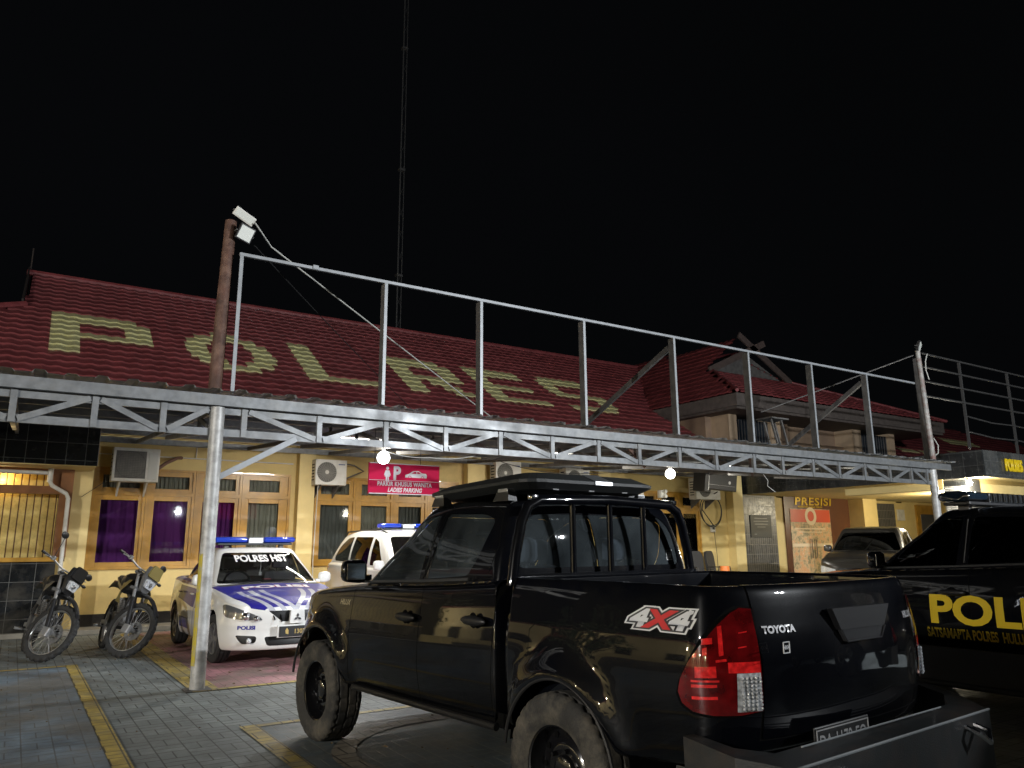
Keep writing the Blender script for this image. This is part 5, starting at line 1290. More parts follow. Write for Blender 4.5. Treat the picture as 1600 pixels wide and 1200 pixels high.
    # tailgate handle
    h = MB(); y = 2.66-5.245; yy = y*ky
    cx = .03
    pr = [(-.25+cx, 1.20), (.25+cx, 1.20), (.19+cx, 1.10), (-.19+cx, 1.10)]
    h.prism([(a*kx, b*kz) for a, b in pr], yy-.010, yy+.02, 'Y'); ho = h.build('tailgate_handle', plastic_black, o3['tailgate'])
    h = MB(); h.prism([(a*kx, b*kz) for a, b in [(-.19+cx, 1.10), (.19+cx, 1.10), (.15+cx, 1.045), (-.15+cx, 1.045)]], yy-.006, yy+.01, 'Y'); h.tube([((-.19+cx)*kx, yy-.012, 1.10*kz), ((-.15+cx)*kx, yy-.012, 1.045*kz), ((.15+cx)*kx, yy-.012, 1.045*kz), ((.19+cx)*kx, yy-.012, 1.10*kz)], .004, 6)
    h.build('handle_trim', mat('satin_black', (.03, .03, .032), .3), o3['tailgate'])
    # rear step bumper in heavy plate
    b = MB(); pl = [(-.99, 4.72), (-.95, 5.05), (-.80, 5.30), (.80, 5.30), (.97, 5.08), (1.0, 4.74), (.88, 4.78), (.86, 5.10), (.72, 5.20), (-.72, 5.20), (-.86, 5.10), (-.88, 4.76)]
    pl = [(-.93, 4.95), (-.93, 5.22), (-.83, 5.44), (.83, 5.44), (.97, 5.25), (1.0, 4.98), (.91, 4.98), (.89, 5.18), (.74, 5.27), (-.74, 5.27), (-.86, 5.16), (-.86, 4.95)]
    zz = [.70, .665, .645, .645, .665, .72, .72, .68, .66, .66, .68, .70]
    vs = [(*conv(s, t, z)[:3],) for (t, s), z in zip(pl, zz)]; lo = [(*conv(s, t, .36 if i < 6 else .36)[:3],) for i, (t, s) in enumerate(pl)]
    n = len(pl); b.add(vs+lo, [(0, 1, 10, 11), (1, 2, 9, 10), (2, 3, 8, 9), (3, 4, 7, 8), (4, 5, 6, 7)]+[(n, n+11, n+10, n+1), (n+1, n+10, n+9, n+2), (n+2, n+9, n+8, n+3), (n+3, n+8, n+7, n+4), (n+4, n+7, n+6, n+5)]+[(i, (i+1) % n, n+(i+1) % n, n+i) for i in range(n)])
    x0, y0, z0 = conv(5.44, -.83, .645); x1 = conv(5.44, .83, .645)[0]
    bp = b.build('rear_bumper', steel_dark, root)
    b = MB(); b.tube([(x0, y0+.001, z0+.003), (x1, y0+.001, z0+.003)], .006, 6); a = conv(5.30, -.60, .667); c = conv(5.30, .60, .667); b.tube([a, c], .004, 6); b.build('plate_edge', mat('edge_highlight', (.26, .28, .29), .4), bp)  # pale tubes paint the edge highlight onto the bumper deck
    for t in (-.58, .60):
        b = MB(); x, y, z = conv(5.45, t, .56); b.tube([(x-.05, y+.02, z+.04), (x-.05, y-.05, z+.02), (x, y-.075, z-.02), (x+.05, y-.05, z+.02), (x+.05, y+.02, z+.04)], .014, 8); b.build('shackle', chrome, bp)
    # licence plate held between tailgate and bumper
    b = MB(); x, y, z = conv(5.262, -.24, .648); PX = .225
    b.box(x-PX, y-.006, z-.065, x+PX, y+.006, z+.065, .008); po = b.build('licence_plate', sticker_black, root)
    b = MB()
    for q in ((x-PX+.01, x+PX-.01, z+.048, z+.053), (x-PX+.01, x+PX-.01, z-.053, z-.048), (x-PX+.01, x-PX+.016, z-.05, z+.05), (x+PX-.016, x+PX-.01, z-.05, z+.05)): b.box(q[0], y-.009, q[2], q[1], y-.0065, q[3])
    b.build('plate_border', mat('plate_white', (.30, .30, .30), .5), po)
    if hero:
        for wd, dx in (('DA', -.145), ('1170', 0), ('EO', .145)): bm_obj(place(textbm(wd, .088, .82, .001), (x+dx, y-.008, z-.005), (1, 0, 0), (0, 0, 1)), 'plate_number', mat('plate_white', (.30, .30, .30), .5), po)
    # wheels
    sp = [(W1, -.815, .376, 0), (W2, -.815, .376, 0), (W1, .815, .376, 0), (W2, .815, .376, 0)]
    put_wheels(root, conv, sp, lambda: tyre_mesh(.374, .262, .222, rubber), lambda: steel_rim(.225, .24, rim_black))
    for S in (W1, W2):
        for T in (-.86, .86): wells(root, conv, S, T, .485, .42, WZ)
    # molded arch lips
    for (S, s2) in ((W1, 0), (W2, 0)):
        for sg in (-1, 1):
            b = MB(); shx = sh if S == W1 else bd; pts = []
            for i in range(25):
                a = R(8+164*i/24); rr_ = .472 if S == W1 else .440; pts.append(conv(S+rr_*math.cos(a), sg*(.895+.030), (WZ if S == W1 else .385)+rr_*math.sin(a)))
            b.tube(pts, .010, 6); b.build('arch_lip', dark_trim, root)
    b = MB()
    x0, y1, z0 = conv(1.35, -.84, .42); x1, y0, z1 = conv(5.15, .84, .5); b.box(x0, conv(3.52, 0, 0)[1], z0+.12, x1, conv(1.45, 0, 0)[1], z1-.0, .02); b.box(x0+.35, y0, z0, x1-.35, y1, z0+.16, .02)
    b.cyl(conv(W2, -.7, .388), conv(W2, .7, .388), .05, 10); b.cyl(conv(W1, -.7, .388), conv(W1, .7, .388), .04, 10)
    for sg in (-1, 1): b.bar(conv(3.55, sg*.55, .55), conv(4.5, sg*.55, .42), .07, .05); b.tube([conv(W2-.1, sg*.5, .40), conv(W2-.2, sg*.48, .80)], .03, 8)
    b.build('chassis', gap_m, root)
    for sg in (-1, 1):
        b = MB(); b.tube([conv(1.55, sg*.86, .47), conv(3.45, sg*.86, .485)], .022, 8); b.build('side_sill', plastic_black, root)
        if not hero: b = MB(); x, y0_, z = conv(3.55, sg*.93, .23); y1_ = conv(1.35, 0, 0)[1]; b.box(x-.10, y0_, z-.03, x+.06, y1_, z+.03, .02); b.box(x-.12, y0_, z+.03, x-.06, y1_, z+.32); b.build('side_step', plastic_black, root)
    # door handles, belt trim, mirrors
    for sg, k1, k2 in ((-1, 'door', 'rear_door'), (1, 'door|R', 'rear_door|R')):
        for S, dk, zz_ in ((2.42, k1, 1.03), (3.27, k2, 1.06)):
            b = MB(); x, y, z = conv(S, sg*.905, zz_); bm = bmesh.new(); bmesh.ops.create_uvsphere(bm, u_segments=20, v_segments=12, radius=1)
            for v in bm.verts: v.co = Vector((x+v.co.x*.026, y+v.co.y*.125, z+v.co.z*.030))
            b.bm(bm, True); b.build('door_handle', plastic_black, out[dk])
            b = MB(); b.lathe([(.045, -.002), (.04, .0), (.001, -.004)], 20, 'X', (x-sg*.019, y+.02, z)) ; b.build('handle_cup', gap_m, out[dk])
        b = MB(); b.tube([conv(1.54, sg*.812, 1.235), conv(2.50, sg*.826, 1.268), conv(3.10, sg*.828, 1.295)], .010, 6); b.build('window_sill_trim', mat('trim_dull', (.05, .05, .05), .4), cabo)
        mirror(cabo, conv, 1.66, sg*.86, 1.315, paint_black, 1.05)
    for sg in (-1, 1):
        b = MB(); b.tube([conv(2.525, sg*.818, 1.30), conv(2.575, sg*.735, 1.70)], .006, 6); b.build('pillar_trim', chrome if hero else dark_trim, cabo)
    seats(root, conv, [(2.15, -.38), (2.15, .38), (3.05, -.4), (3.05, .4)], 1.22); steering(root, conv, 1.78, .38, 1.20)
    return conv, out, o2, o3

# the black pickup in the foreground
hp = thing('pickup_truck', 'glossy black 4X4 double cab pickup filling the foreground, with roof rack and steel rear bumper', 'pickup truck')
_a = R(-5.0); _P0 = Vector((2.995, 7.25, 0)); _F = Vector((math.sin(_a), math.cos(_a), 0)); KY = .945
hp.location = _P0-_F*2.66*KY + Vector((.015, 0, 0)); hp.rotation_euler = (0, 0, -_a)
conv, hl, hc, hb = make_pickup(hp, 1.045, KY, .985, True)
# headboard: hoop and three uprights behind the rear window
b = MB(); pts = []
for t, z in ((-.76, 1.27), (-.735, 1.45), (-.69, 1.64), (-.645, 1.73), (-.56, 1.775), (0, 1.79), (.56, 1.775), (.645, 1.73), (.69, 1.64), (.735, 1.45), (.76, 1.27)): pts.append(conv(3.555, t-.06, z))
b.tube(pts, .033, 12); b.bar(conv(3.555, -.80, 1.31), conv(3.555, .72, 1.31), .06, .05); ho = b.build('headboard_hoop', paint_black, hp)
for t in (-.36, -.05, .25): b = MB(); b.cyl(conv(3.555, t, 1.31), conv(3.555, t, 1.76), .021, 10); b.build('headboard_upright', paint_black, ho)
for t in (-.60, .60):
    b = MB(); x, y, z = conv(3.555, t-.06, 1.795); b.box(x-.03, y-.02, z-.02, x+.03, y+.02, z+.012, .005); b.cyl((x-.02, y-.02, z), (x-.02, y-.035, z), .008, 6); b.build('hoop_clamp', chrome, ho)
# roof rack
b = MB()
for S in (2.42, 3.22):
    b.bar(conv(S, -.62, 1.848), conv(S, .52, 1.848), .05, .03)
rk = b.build('roof_rack', plastic_black, hp)
for S in (2.42, 3.22):
    for sg in (-1, 1):
        b = MB(); x, y, z = conv(S, sg*.57-.05, 1.845); x2, y2, z2 = conv(S, sg*.57-.04, 1.785)
        vs = [(x-.03, y-.05, z+.012), (x+.03, y-.05, z+.012), (x+.03, y+.06, z+.012), (x-.03, y+.06, z+.012), (x2-.04, y2-.05, z2), (x2+.03, y2-.05, z2), (x2+.03, y2+.13, z2), (x2-.03, y2+.13, z2)]
        b.add(vs, [(0, 1, 2, 3), (4, 7, 6, 5), (0, 4, 5, 1), (1, 5, 6, 2), (2, 6, 7, 3), (3, 7, 4, 0)]); f = b.build('rack_foot', plastic_black, rk)
        b = MB(); b.box(x-.034+sg*.004, y-.05, z-.005, x+.034+sg*.004, y+.05, z+.018, .003); b.build('foot_plate', silver, f)
b = MB(); top = rpoly([(2.26, -.66), (3.48, -.66), (3.48, .50), (2.26, .50)], [.10, .16, .16, .10], 4)
def ring(ins, z, dz=0): 
    cx, cy = 2.87, -.08
    return [conv(cx+(a-cx)*(1-ins/.61), cy+(c-cy)*(1-ins/.58), z-.028-.035*(3.5-a)/1.16) for a, c in top]
lay = [ring(.07, 1.885), ring(.0, 1.925), ring(0.0, 1.945), ring(.10, 1.995), ring(.13, 1.998)]
n = len(top); vs = [v for L_ in lay for v in L_]; fs = [(k*n+i, k*n+(i+1) % n, (k+1)*n+(i+1) % n, (k+1)*n+i) for k in range(4) for i in range(n)]+[list(range(n))[::-1], [4*n+i for i in range(n)]]
b.add(vs, fs); cv = b.build('rack_cover', mat('cover_vinyl', (.012, .0135, .0135), .6, bump=.15, bscale=40), rk)
b = MB(); y = conv(3.505, 0, 0)[1]
b.add([conv(3.487, -.10, 1.895), conv(3.487, .05, 1.895), conv(3.487, .05, 1.919), conv(3.487, -.10, 1.919), conv(3.37, -.13, 1.973), conv(3.37, .02, 1.973)], [(0, 1, 2, 3), (3, 2, 5, 4)]); b.build('cover_strap', silver, cv, fix=False)
b = MB()
for t in (-.3, 0, .3): b.bar(conv(2.40, t-.08, 1.845), conv(3.42, t-.08, 1.865), .05, .02)
b.build('rack_rail', plastic_black, rk)
# lettering
bvb = [bvh_of(hb['body'])]; bvt = [bvh_of(hb['tailgate'])]
def side_text(txt, S, z, size, sx, bold, m, bv, name, parent, off=.003, sgn=-1, shear=0, align='CENTER', cell=.05):
    bm = textbm(txt, size, sx, bold, shear=shear, align=align); x, y, zz = conv(S, sgn*2, z)
    place(bm, (sgn*1.6, y, zz), (0, -1, 0) if sgn < 0 else (0, 1, 0), (0, 0, 1)); drape(bm, bv, (-sgn, 0, 0), off, cell); return bm_obj(bm, name, m, parent)
bedo = hb['body']
for txt, dS, mm in (('4', -.125, 0), ('X', .0, 1), ('4', .125, 0)):
    S = 4.755+dS
    side_text(txt, S, 1.158, .108, 1.85, .018, sticker_white, bvb, 'decal_outline', bedo, .0025, shear=.28)
    side_text(txt, S, 1.158, .108, 1.85, .012, mat('decal_dark', (.03, .03, .035), .3), bvb, 'decal_line', bedo, .0035, shear=.28)
    side_text(txt, S, 1.158, .108, 1.85, .005, sticker_red if mm else mat('decal_silver', (.72, .73, .76), .4, metal=.1), bvb, 'decal_letter', bedo, .0045, shear=.28)
side_text('HILUX', 1.36, 1.075, .055, 1.1, .001, chrome, [bvh_of(hl['body'])], 'fender_badge', hl['body'], .003, shear=.2)
def tail_text(txt, t, z, size, sx, m, name, par, bold=.002):
    bm = textbm(txt, size, sx, bold); x, y, zz = conv(5.6, t, z); place(bm, (x, y, zz), (1, 0, 0), (0, 0, 1)); drape(bm, bvt+bvb, (0, 1, 0), .004, .04, start=0); return bm_obj(bm, name, m, par)
tail_text('TOYOTA', -.54, 1.125, .042, 1.1, mat('badge_silver', (.55, .55, .56), .3, metal=.3), 'tailgate_badge', hb['tailgate']); tail_text('HILUX', .585, 1.125, .042, 1.1, mat('badge_silver'), 'tailgate_badge', hb['tailgate'])
b = MB(); x, y, z = conv(5.262, -.60, 1.06)
for q in ((-.024, .024, .02, .024), (-.024, .024, -.024, -.02), (-.024, -.020, -.024, .024), (.020, .024, -.024, .024)): b.box(x+q[0], y-.003, z+q[2], x+q[1], y, z+q[3])
b.build('sticker_frame', sticker_white, hb['tailgate'])
bm_obj(place(textbm('4X4', .022, 1, .001), (x, y-.003, z), (1, 0, 0), (0, 0, 1)), 'sticker_letters', sticker_white, hb['tailgate'])
bw = [bvh_of(hc['rear_window'])]
for (txt, dz, sz, mm) in (('07', -.012, .04, 0),):
    x, y, z = conv(4.2, .60, 1.43); w_ = .035
    bm = bmesh.new(); bmesh.ops.create_grid(bm, x_segments=1, y_segments=1, size=w_); place(bm, (x, y, z), (1, 0, 0), (0, 0, 1)); drape(bm, bw, (0, 1, 0), .003, .02, start=0); bm_obj(bm, 'window_sticker', sticker_white, hc['rear_window'])
    bm = bmesh.new(); bmesh.ops.create_grid(bm, x_segments=1, y_segments=1, size=w_*.84); 
    for v in bm.verts: v.co.y = v.co.y*.7-.008
    place(bm, (x, y, z), (1, 0, 0), (0, 0, 1)); drape(bm, bw, (0, 1, 0), .004, .02, start=0); bm_obj(bm, 'sticker_panel', sticker_black, hc['rear_window'])
    bm = place(textbm(txt, sz, 1, .002), (x, y, z-.008), (1, 0, 0), (0, 0, 1)); drape(bm, bw, (0, 1, 0), .005, .02, start=0); bm_obj(bm, 'sticker_letters', sticker_white, hc['rear_window'])
    bm = place(textbm('MSA', .022, 1.2, .001), (x, y, z+.024), (1, 0, 0), (0, 0, 1)); drape(bm, bw, (0, 1, 0), .005, .02, start=0); bm_obj(bm, 'sticker_letters', sticker_black, hc['rear_window'])

# ------------------------------------------------------------------ saloon / estate bodies
def make_car(root, L_, spec, cabs, sides, front_glass, rear_glass, paint, conv, wheels, tyre_r, glass, doors=None, mid=2.5, arch=None):
    sh = make_lower(spec, conv); ar = arch or tyre_r+.045
    for (cs, cz) in spec['wheels']: sh.carve(circ(cs, cz, ar, 36), 'side', p1=11, delete=True)
    return sh
def finish_car(root, sh, cs, paint, conv, spec, wheels, tr, tw, rr, rim, glass, pm={}, off={}, tn=5):
    o1 = sh.export(root, paint, off=off, pm=pm); cs_o = cs.export(root, paint, off={'window': -.005, 'windshield': -.002, 'rear_window': -.005}, pm={'window': glass, 'windshield': glass, 'rear_window': glass}); cs_o['body'].name = 'cabin'
    put_wheels(root, conv, wheels, lambda: tyre_mesh(tr, tw, rr, rubber2, False), lambda: alloy_rim(rr, tw*.95, rim, tn))
    for (S, T, Z, _) in wheels: wells(root, conv, S, (abs(T)+tw*.35)*(-1 if T < 0 else 1), tr+.055, tw+.12, Z)
    return o1, cs_o

# white and blue patrol saloon, nose to the camera
sd = thing('patrol_car', 'white police saloon with blue bonnet, white stripes and blue roof lightbar, nose towards the yard', 'police car')
cvS = lambda S, T, Z: (T*1.02, 2.24-S, Z*1.035)
sd.location = (3.17, 10.16+2.24, 0); sd.rotation_euler = (0, 0, R(180)+R(.6))
sspec = dict(s0=0, s1=4.48, w=[(0, .80), (.5, .835), (1.2, .85), (3.2, .85), (4.0, .83), (4.48, .79)], front=(.62, 2.3), rear=(.5, 2.4),
    zt=[(0, .66), (.08, .70), (.25, .76), (.6, .825), (1.0, .885), (1.3, .93), (2.2, .955), (3.4, .985), (3.9, 1.0), (4.3, .985), (4.48, .94)], zb=[(0, .20), (.4, .19), (3.8, .19), (4.48, .26)],
    crown=.055, wheels=[(.86, .305), (3.46, .305)], flare=.018, fr=.36, nose=lambda z: .06*math.exp(-((z-.42)/.17)**2), nu=240)
sh = make_lower(sspec, cvS)
for c in sspec['wheels']: sh.carve(circ(*c, .355, 36), 'side', p1=11, delete=True)
front = lambda S, T, Z: S < .9
# painted livery first
bon = [(.10, -.50), (.40, -.68), (1.35, -.79), (1.35, .79), (.40, .68), (.10, .50)]
sh.carve(rpoly(bon, [.1, .2, .02, .02, .2, .1]), 'top', p0=9.2, mat='blue')
for x0 in (.02, .16, .30):
    arc1 = [(.80-.74*u, .60-x0-.26*u**2.2) for u in (0, .2, .4, .6, .8, 1)]
    for sg in (1, -1):
        P = [(s, sg*(t-.0)) for s, t in arc1]+[(s, sg*(t-.068)) for s, t in arc1[::-1]]
        sh.carve([(s, t) for s, t in P], 'top', p0=9.2, mat='silverw')
sh.carve([(1.30, .30), (1.42, .60), (2.35, .62), (3.3, .70), (3.3, .98), (1.30, .98)], 'side', p0=1, p1=9, mat='blue')
for k in range(4):
    x = 1.62+.17*k; sh.carve([(x, .22), (x+.10, .22), (x+.02, .55), (x-.10, .95), (x-.20, .95), (x-.08, .55)], 'side', p0=1, p1=9, mat='silverw')
sh.carve([(2.45, .30), (3.05, .30), (3.05, .45), (2.45, .45)], 'side', p1=9, mat='blue')
# lamps, grille, intakes
for sg in (-1, 1):
    sh.carve(rpoly([(sg*.80, .755), (sg*.44, .60), (sg*.40, .555), (sg*.62, .56), (sg*.80, .59)], [.05, .05, .02, .05, .05]), 'face', p1=11.5, part='headlight' if sg < 0 else 'headlight|R', cond=lambda S, T, Z: S < .75)
    sh.carve(rpoly([(sg*.70, .385), (sg*.46, .37), (sg*.47, .29), (sg*.62, .275)], .04), 'face', p1=11, part='fog_recess' if sg < 0 else 'fog_recess|R', cond=front)
sh.carve(rpoly([(-.34, .665), (-.17, .53), (.17, .53), (.34, .665)], [.02, .05, .05, .02]), 'face', p1=11.3, part='grille', cond=front)
sh.carve(rpoly([(-.38, .36), (-.34, .25), (.34, .25), (.38, .36)], .04), 'face', p1=11, part='lower_intake', cond=front)
for ln in ([(.0, -.70), (.35, -.70)],): pass
sh.line([(1.28, .20), (1.24, .5), (1.30, .93)], .007, 'gap', p1=10); sh.line([(2.28, .21), (2.28, .96)], .007, 'gap', p1=10); sh.line([(3.12, .38), (3.28, .7), (3.3, .98)], .007, 'gap', p1=10)
sh.carve(rpoly([(1.18, -.70), (3.8, -.70), (3.8, .70), (1.18, .70)], .1), 'top', p0=11.6, mat='dash')
sh.carve(rpoly([(4.1, .98), (4.1, .75), (4.6, .75), (4.6, .98)], .03), 'side', p1=9, part='tail_lamp')
mm = {'blue': paint_blue, 'silverw': mat('livery_silver', (.40, .40, .45), .4, coat=.8), 'gap': gap_m, 'dash': interior}; sh.mats = [mm[m] for m in sh.mats]
cab = dict(base=(1.20, 3.78, [(1.2, .72), (2.3, .765), (3.78, .68)], .36, 2.4, .40, 2.4), top=(1.98, 3.02, [(1.9, .545), (2.5, .575), (3.0, .54)], .24, 2.5, .2, 2.5),
    zb=[(1.2, .915), (1.5, .94), (3.4, .985), (3.8, .99)], zr=[(1.9, 1.375), (2.2, 1.415), (2.6, 1.42), (3.0, 1.385)], bulge=.022)
cs = make_cabin(cab, cvS)
glaze(cs, [rpoly([(1.66, .985), (2.12, 1.33), (2.30, 1.365), (2.34, 1.36), (2.27, .985)], [.04, .08, .02, .02, .02]), rpoly([(2.35, .99), (2.40, 1.365), (2.72, 1.355), (3.08, 1.20), (3.28, 1.02)], [.02, .02, .08, .08, .03])],
    rpoly([(-.70, .955), (-.515, 1.365), (.515, 1.365), (.70, .955)], .05), rpoly([(-.62, 1.02), (-.50, 1.34), (.50, 1.34), (.62, 1.02)], .05), mid=2.5)
o1, o2 = finish_car(sd, sh, cs, paint_white, cvS, sspec, [(.86, -.755, .305, 6), (3.46, -.755, .305, 0), (.86, .755, .305, 6), (3.46, .755, .305, 0)], .305, .195, .20, rim_alloy, glass_mid,
    pm={'headlight': lens_head, 'grille': plastic_black, 'fog_recess': plastic_black, 'lower_intake': plastic_black, 'tail_lamp': lens_red}, off={'headlight': .003, 'grille': -.02, 'fog_recess': -.02, 'lower_intake': -.02, 'tail_lamp': .003})
body = o1['body']; O = sh.O
for i, x in enumerate((-.27, -.18, -.09, .0, .09, .18, .27)):
    b = MB(); y = 2.24-.035-.02*abs(x)*3; b.bar((x, y, .55+.3*max(0, abs(x)-.17)), (x*1.1, y-.06, .66), .012, .03, (0, 1, 0)); b.build('grille_bar', gap_m, o1['grille'])
for sg in (-1, 1):
    b = MB(); b.sphere((sg*.60, 2.06, .625), .055, 16, 10); b.sphere((sg*.49, 2.13, .60), .04, 16, 10); b.build('lamp_reflector', chrome, o1['headlight' if sg < 0 else 'headlight|R'])
    b = MB(); b.sphere((sg*.57, 2.125, .33), .034, 14, 8); b.build('fog_lamp', lens_clear, o1['fog_recess' if sg < 0 else 'fog_recess|R'])
    b = MB(); b.sphere((0, 0, 0), .001, 4, 3); 
bvS = [bvh_of(body), bvh_of(o1['grille'])]
# three diamonds badge
b = MB()
for a in (90, 210, 330):
    c, s_ = math.cos(R(a)), math.sin(R(a)); p = [(0, 0), (.028, .016), (.056, 0), (.028, -.016)]; b.prism([(q[0]*c-q[1]*s_, q[0]*s_+q[1]*c+.60) for q in p], 2.262, 2.268, 'Y')
b.build('bonnet_badge', mat('badge_dark', (.05, .05, .055), .25), body)
b = MB(); b.prism(rpoly([(-.085, .70), (.085, .70), (.10, .53), (-.10, .53)], .02), 2.2, 2.255, 'Y'); b.build('badge_panel', paint_white, body)
def front_text(txt, t, z, size, sx, m, name, par, bv, bold=.002, off=.003):
    bm = textbm(txt, size, sx, bold); place(bm, (t, 4.0, z), (-1, 0, 0), (0, 0, 1)); drape(bm, bv, (0, -1, 0), off, .04, start=0, maxd=6); return bm_obj(bm, name, m, par)
front_text('POLISI', .50+.09, .485, .062, 1.15, sticker_blue, 'bumper_lettering', body, bvS, .003)
b = MB(); b.box(-.235, 2.27, .37, .235, 2.285, .50, .006); npl = b.build('number_plate', sticker_black, sd)
b = MB(); b.box(-.26, 2.24, .36, .26, 2.27, .515, .01); b.build('plate_holder', paint_white, npl)
bm_obj(place(textbm('1307 X', .075, 1, .002), (-.06, 2.288, .43), (-1, 0, 0), (0, 0, 1)), 'plate_digits', mat('plate_gold', (.45, .32, .10), .4), npl)
b = MB(); b.prism([(.12, .40), (.155, .41), (.16, .45), (.14, .48), (.12, .45)], 2.286, 2.288, 'Y'); b.build('plate_emblem', mat('plate_gold'), npl)
wsv = [bvh_of(o2['windshield']), bvh_of(o2['body'])]
front_text('POLRES HST', .0, 1.325, .128, 1.12, sticker_white, 'windscreen_lettering', o2['windshield'], wsv, .005)
bm = textbm('POLISI', .27, 1.25, .010); place(bm, (0, 2.24-.98, 3), (-1, 0, 0), (0, -.75, 0)); 
drape(bm, [bvh_of(body)], (0, 0, -1), .004, .05, start=0); bm_obj(bm, 'bonnet_lettering', sticker_white, body)
bm = textbm('POLISI', .27, 1.25, .015); place(bm, (0, 2.24-.98, 3), (-1, 0, 0), (0, -.75, 0)); drape(bm, [bvh_of(body)], (0, 0, -1), .0025, .05, start=0); bm_obj(bm, 'bonnet_lettering_edge', sticker_red, body)
for sg in (-1, 1):
    mirror(o2['body'], cvS, 1.60, sg*.82, 1.0, paint_white, 1.0)
    b = MB(); b.tube([cvS(1.3, sg*.0+sg*.55, .965), cvS(1.22, sg*.15, .968)], .008, 6); b.build('wiper', plastic_black, o2['windshield'])
    for S in (2.15, 3.05):
        b = MB(); x, y, z = cvS(S, sg*.858, .80); b.tube([(x, y-.09, z), (x+sg*.02, y-.06, z), (x+sg*.02, y+.06, z), (x, y+.09, z)], .012, 8); b.build('door_handle', paint_white, body)
seats(sd, cvS, [(2.1, -.36), (2.1, .36), (3.0, -.32), (3.0, .32)], .98); steering(sd, cvS, 1.68, -.36*-1, .94)
b = MB(); b.tube([(0, 2.24-1.85, 1.33), (0, 2.24-1.83, 1.20), (.01, 2.24-1.83, 1.12)], .008, 6); b.box(-.012, .40, 1.08, .022, .42, 1.13); b.build('mirror_charm', sticker_white, sd)
b = MB(); b.box(-.11, 2.24-1.93, 1.30, .11, 2.24-1.91, 1.35, .01); b.build('rear_view_mirror', plastic_black, sd)
b = MB(); b.box(-.16, .30, .95, -.06, .42, 1.03); b.build('dash_tissue', mat('pink_cloth', (.5, .12, .14), .8), sd); b = MB(); b.box(-.05, .32, .95, .10, .44, 1.01); b.build('dash_folder', sticker_blue, sd)
def lightbar(root, x0, x1, y, z, blue, mid_m, h=.085, d=.26, segs=0, mz=.12):
    b = MB(); b.box(x0+.05, y-d*.42, z-.02, x1-.05, y+d*.42, z+.012, .008); base = b.build('lightbar', plastic_black, root)
    c = (x0+x1)/2
    def dome(a0, a1, m, nm, r0=1.0):
        b = MB(); vs = []; n = 14; xs = [a0+.0, a0+.03, a1-.03, a1] if segs == 0 else [a0, a0+.015, a1-.015, a1]
        for i, x in enumerate(xs):
            k = .72 if (i in (0, 3)) else 1
            for j in range(n): a = 2*math.pi*j/n; vs.append((x, y+d/2*k*(abs(math.cos(a))**.6)*(1 if math.cos(a) > 0 else -1), z+.012+h/2+h/2*k*(abs(math.sin(a))**.7)*(1 if math.sin(a) > 0 else -1)))
        b.add(vs, [(i*n+j, i*n+(j+1) % n, (i+1)*n+(j+1) % n, (i+1)*n+j) for i in range(3) for j in range(n)]+[list(range(n))[::-1], [3*n+j for j in range(n)]], True); return b.build(nm, m, base)
    dome(x0, c-mz, blue, 'dome_lens'); dome(c+mz, x1, blue, 'dome_lens'); b = MB()
    b.box(c-mz+.004, y-d*.46, z+.005, c+mz-.004, y+d*.46, z+.012+h*.9, .012)
    for i in range(8): x = lerp(c-mz+.02, c+mz-.02, i/7); b.box(x-.003, y-d*.48, z+.02, x+.003, y+d*.48, z+h*.8)
    b.build('siren_grille', mid_m, base)
    for sx in (x0+.2, x1-.2): b = MB(); b.box(sx-.03, y-.05, z-.07, sx+.03, y+.05, z-.015); b.build('bar_foot', galv_dk, base)
    return base
bar_blue = mat('lightbar_blue', (.012, .045, .42), .12, coat=1, emit=(.01, .05, .5), estr=.05)
lightbar(sd, -.62, .62, 2.24-2.30, 1.545, bar_blue, silver, h=.095)

# white people carrier behind, mostly hidden
mv = thing('white_mpv', 'white people carrier with tinted windows and blue roof bar, mostly hidden by the pickup', 'car')
cvM = lambda S, T, Z: (T, 2.3-S, Z*1.035); mv.location = (5.97, 10.35+2.3, 0); mv.rotation_euler = (0, 0, R(180)+R(.5))
mspec = dict(s0=0, s1=4.6, w=[(0, .82), (.6, .865), (3.6, .875), (4.6, .83)], front=(.6, 2.4), rear=(.36, 2.6), zt=[(0, .84), (.3, .95), (.9, 1.04), (1.2, 1.09), (2.5, 1.13), (4.2, 1.18), (4.6, 1.16)], zb=[(0, .26), (4.6, .30)],
    crown=.05, wheels=[(.88, .33), (3.62, .33)], flare=.03, fr=.38, nose=lambda z: .06*math.exp(-((z-.5)/.17)**2), nu=200)
sh = make_lower(mspec, cvM)
for c in mspec['wheels']: sh.carve(circ(*c, .385, 36), 'side', p1=11, delete=True)
for sg in (-1, 1): sh.carve(rpoly([(sg*.78, .93), (sg*.42, .84), (sg*.42, .76), (sg*.78, .80)], .03), 'face', part='headlight' if sg < 0 else 'headlight|R', cond=lambda S, T, Z: S < .8)
sh.carve(rpoly([(-.38, .86), (-.3, .60), (.3, .60), (.38, .86)], .03), 'face', part='grille', cond=lambda S, T, Z: S < .8)
O = sh.O; u1 = O.u_at(S=4.22); u2 = O.u_at(t=.58); sh.carve(rpoly([(u1, 1.10), (u2, 1.10), (u2, .90), (u1+.012, .90)], 0), 'arc', p1=11, part='tail_lamp')
for x in (1.3, 2.3, 3.25): sh.line([(x, .30), (x, 1.1)], .007, 'gap', p1=10)
sh.carve(rpoly([(1.2, -.74), (4.4, -.74), (4.4, .74), (1.2, .74)], .1), 'top', p0=11.6, mat='dash'); sh.mats = [{'gap': gap_m, 'dash': interior}[m] for m in sh.mats]
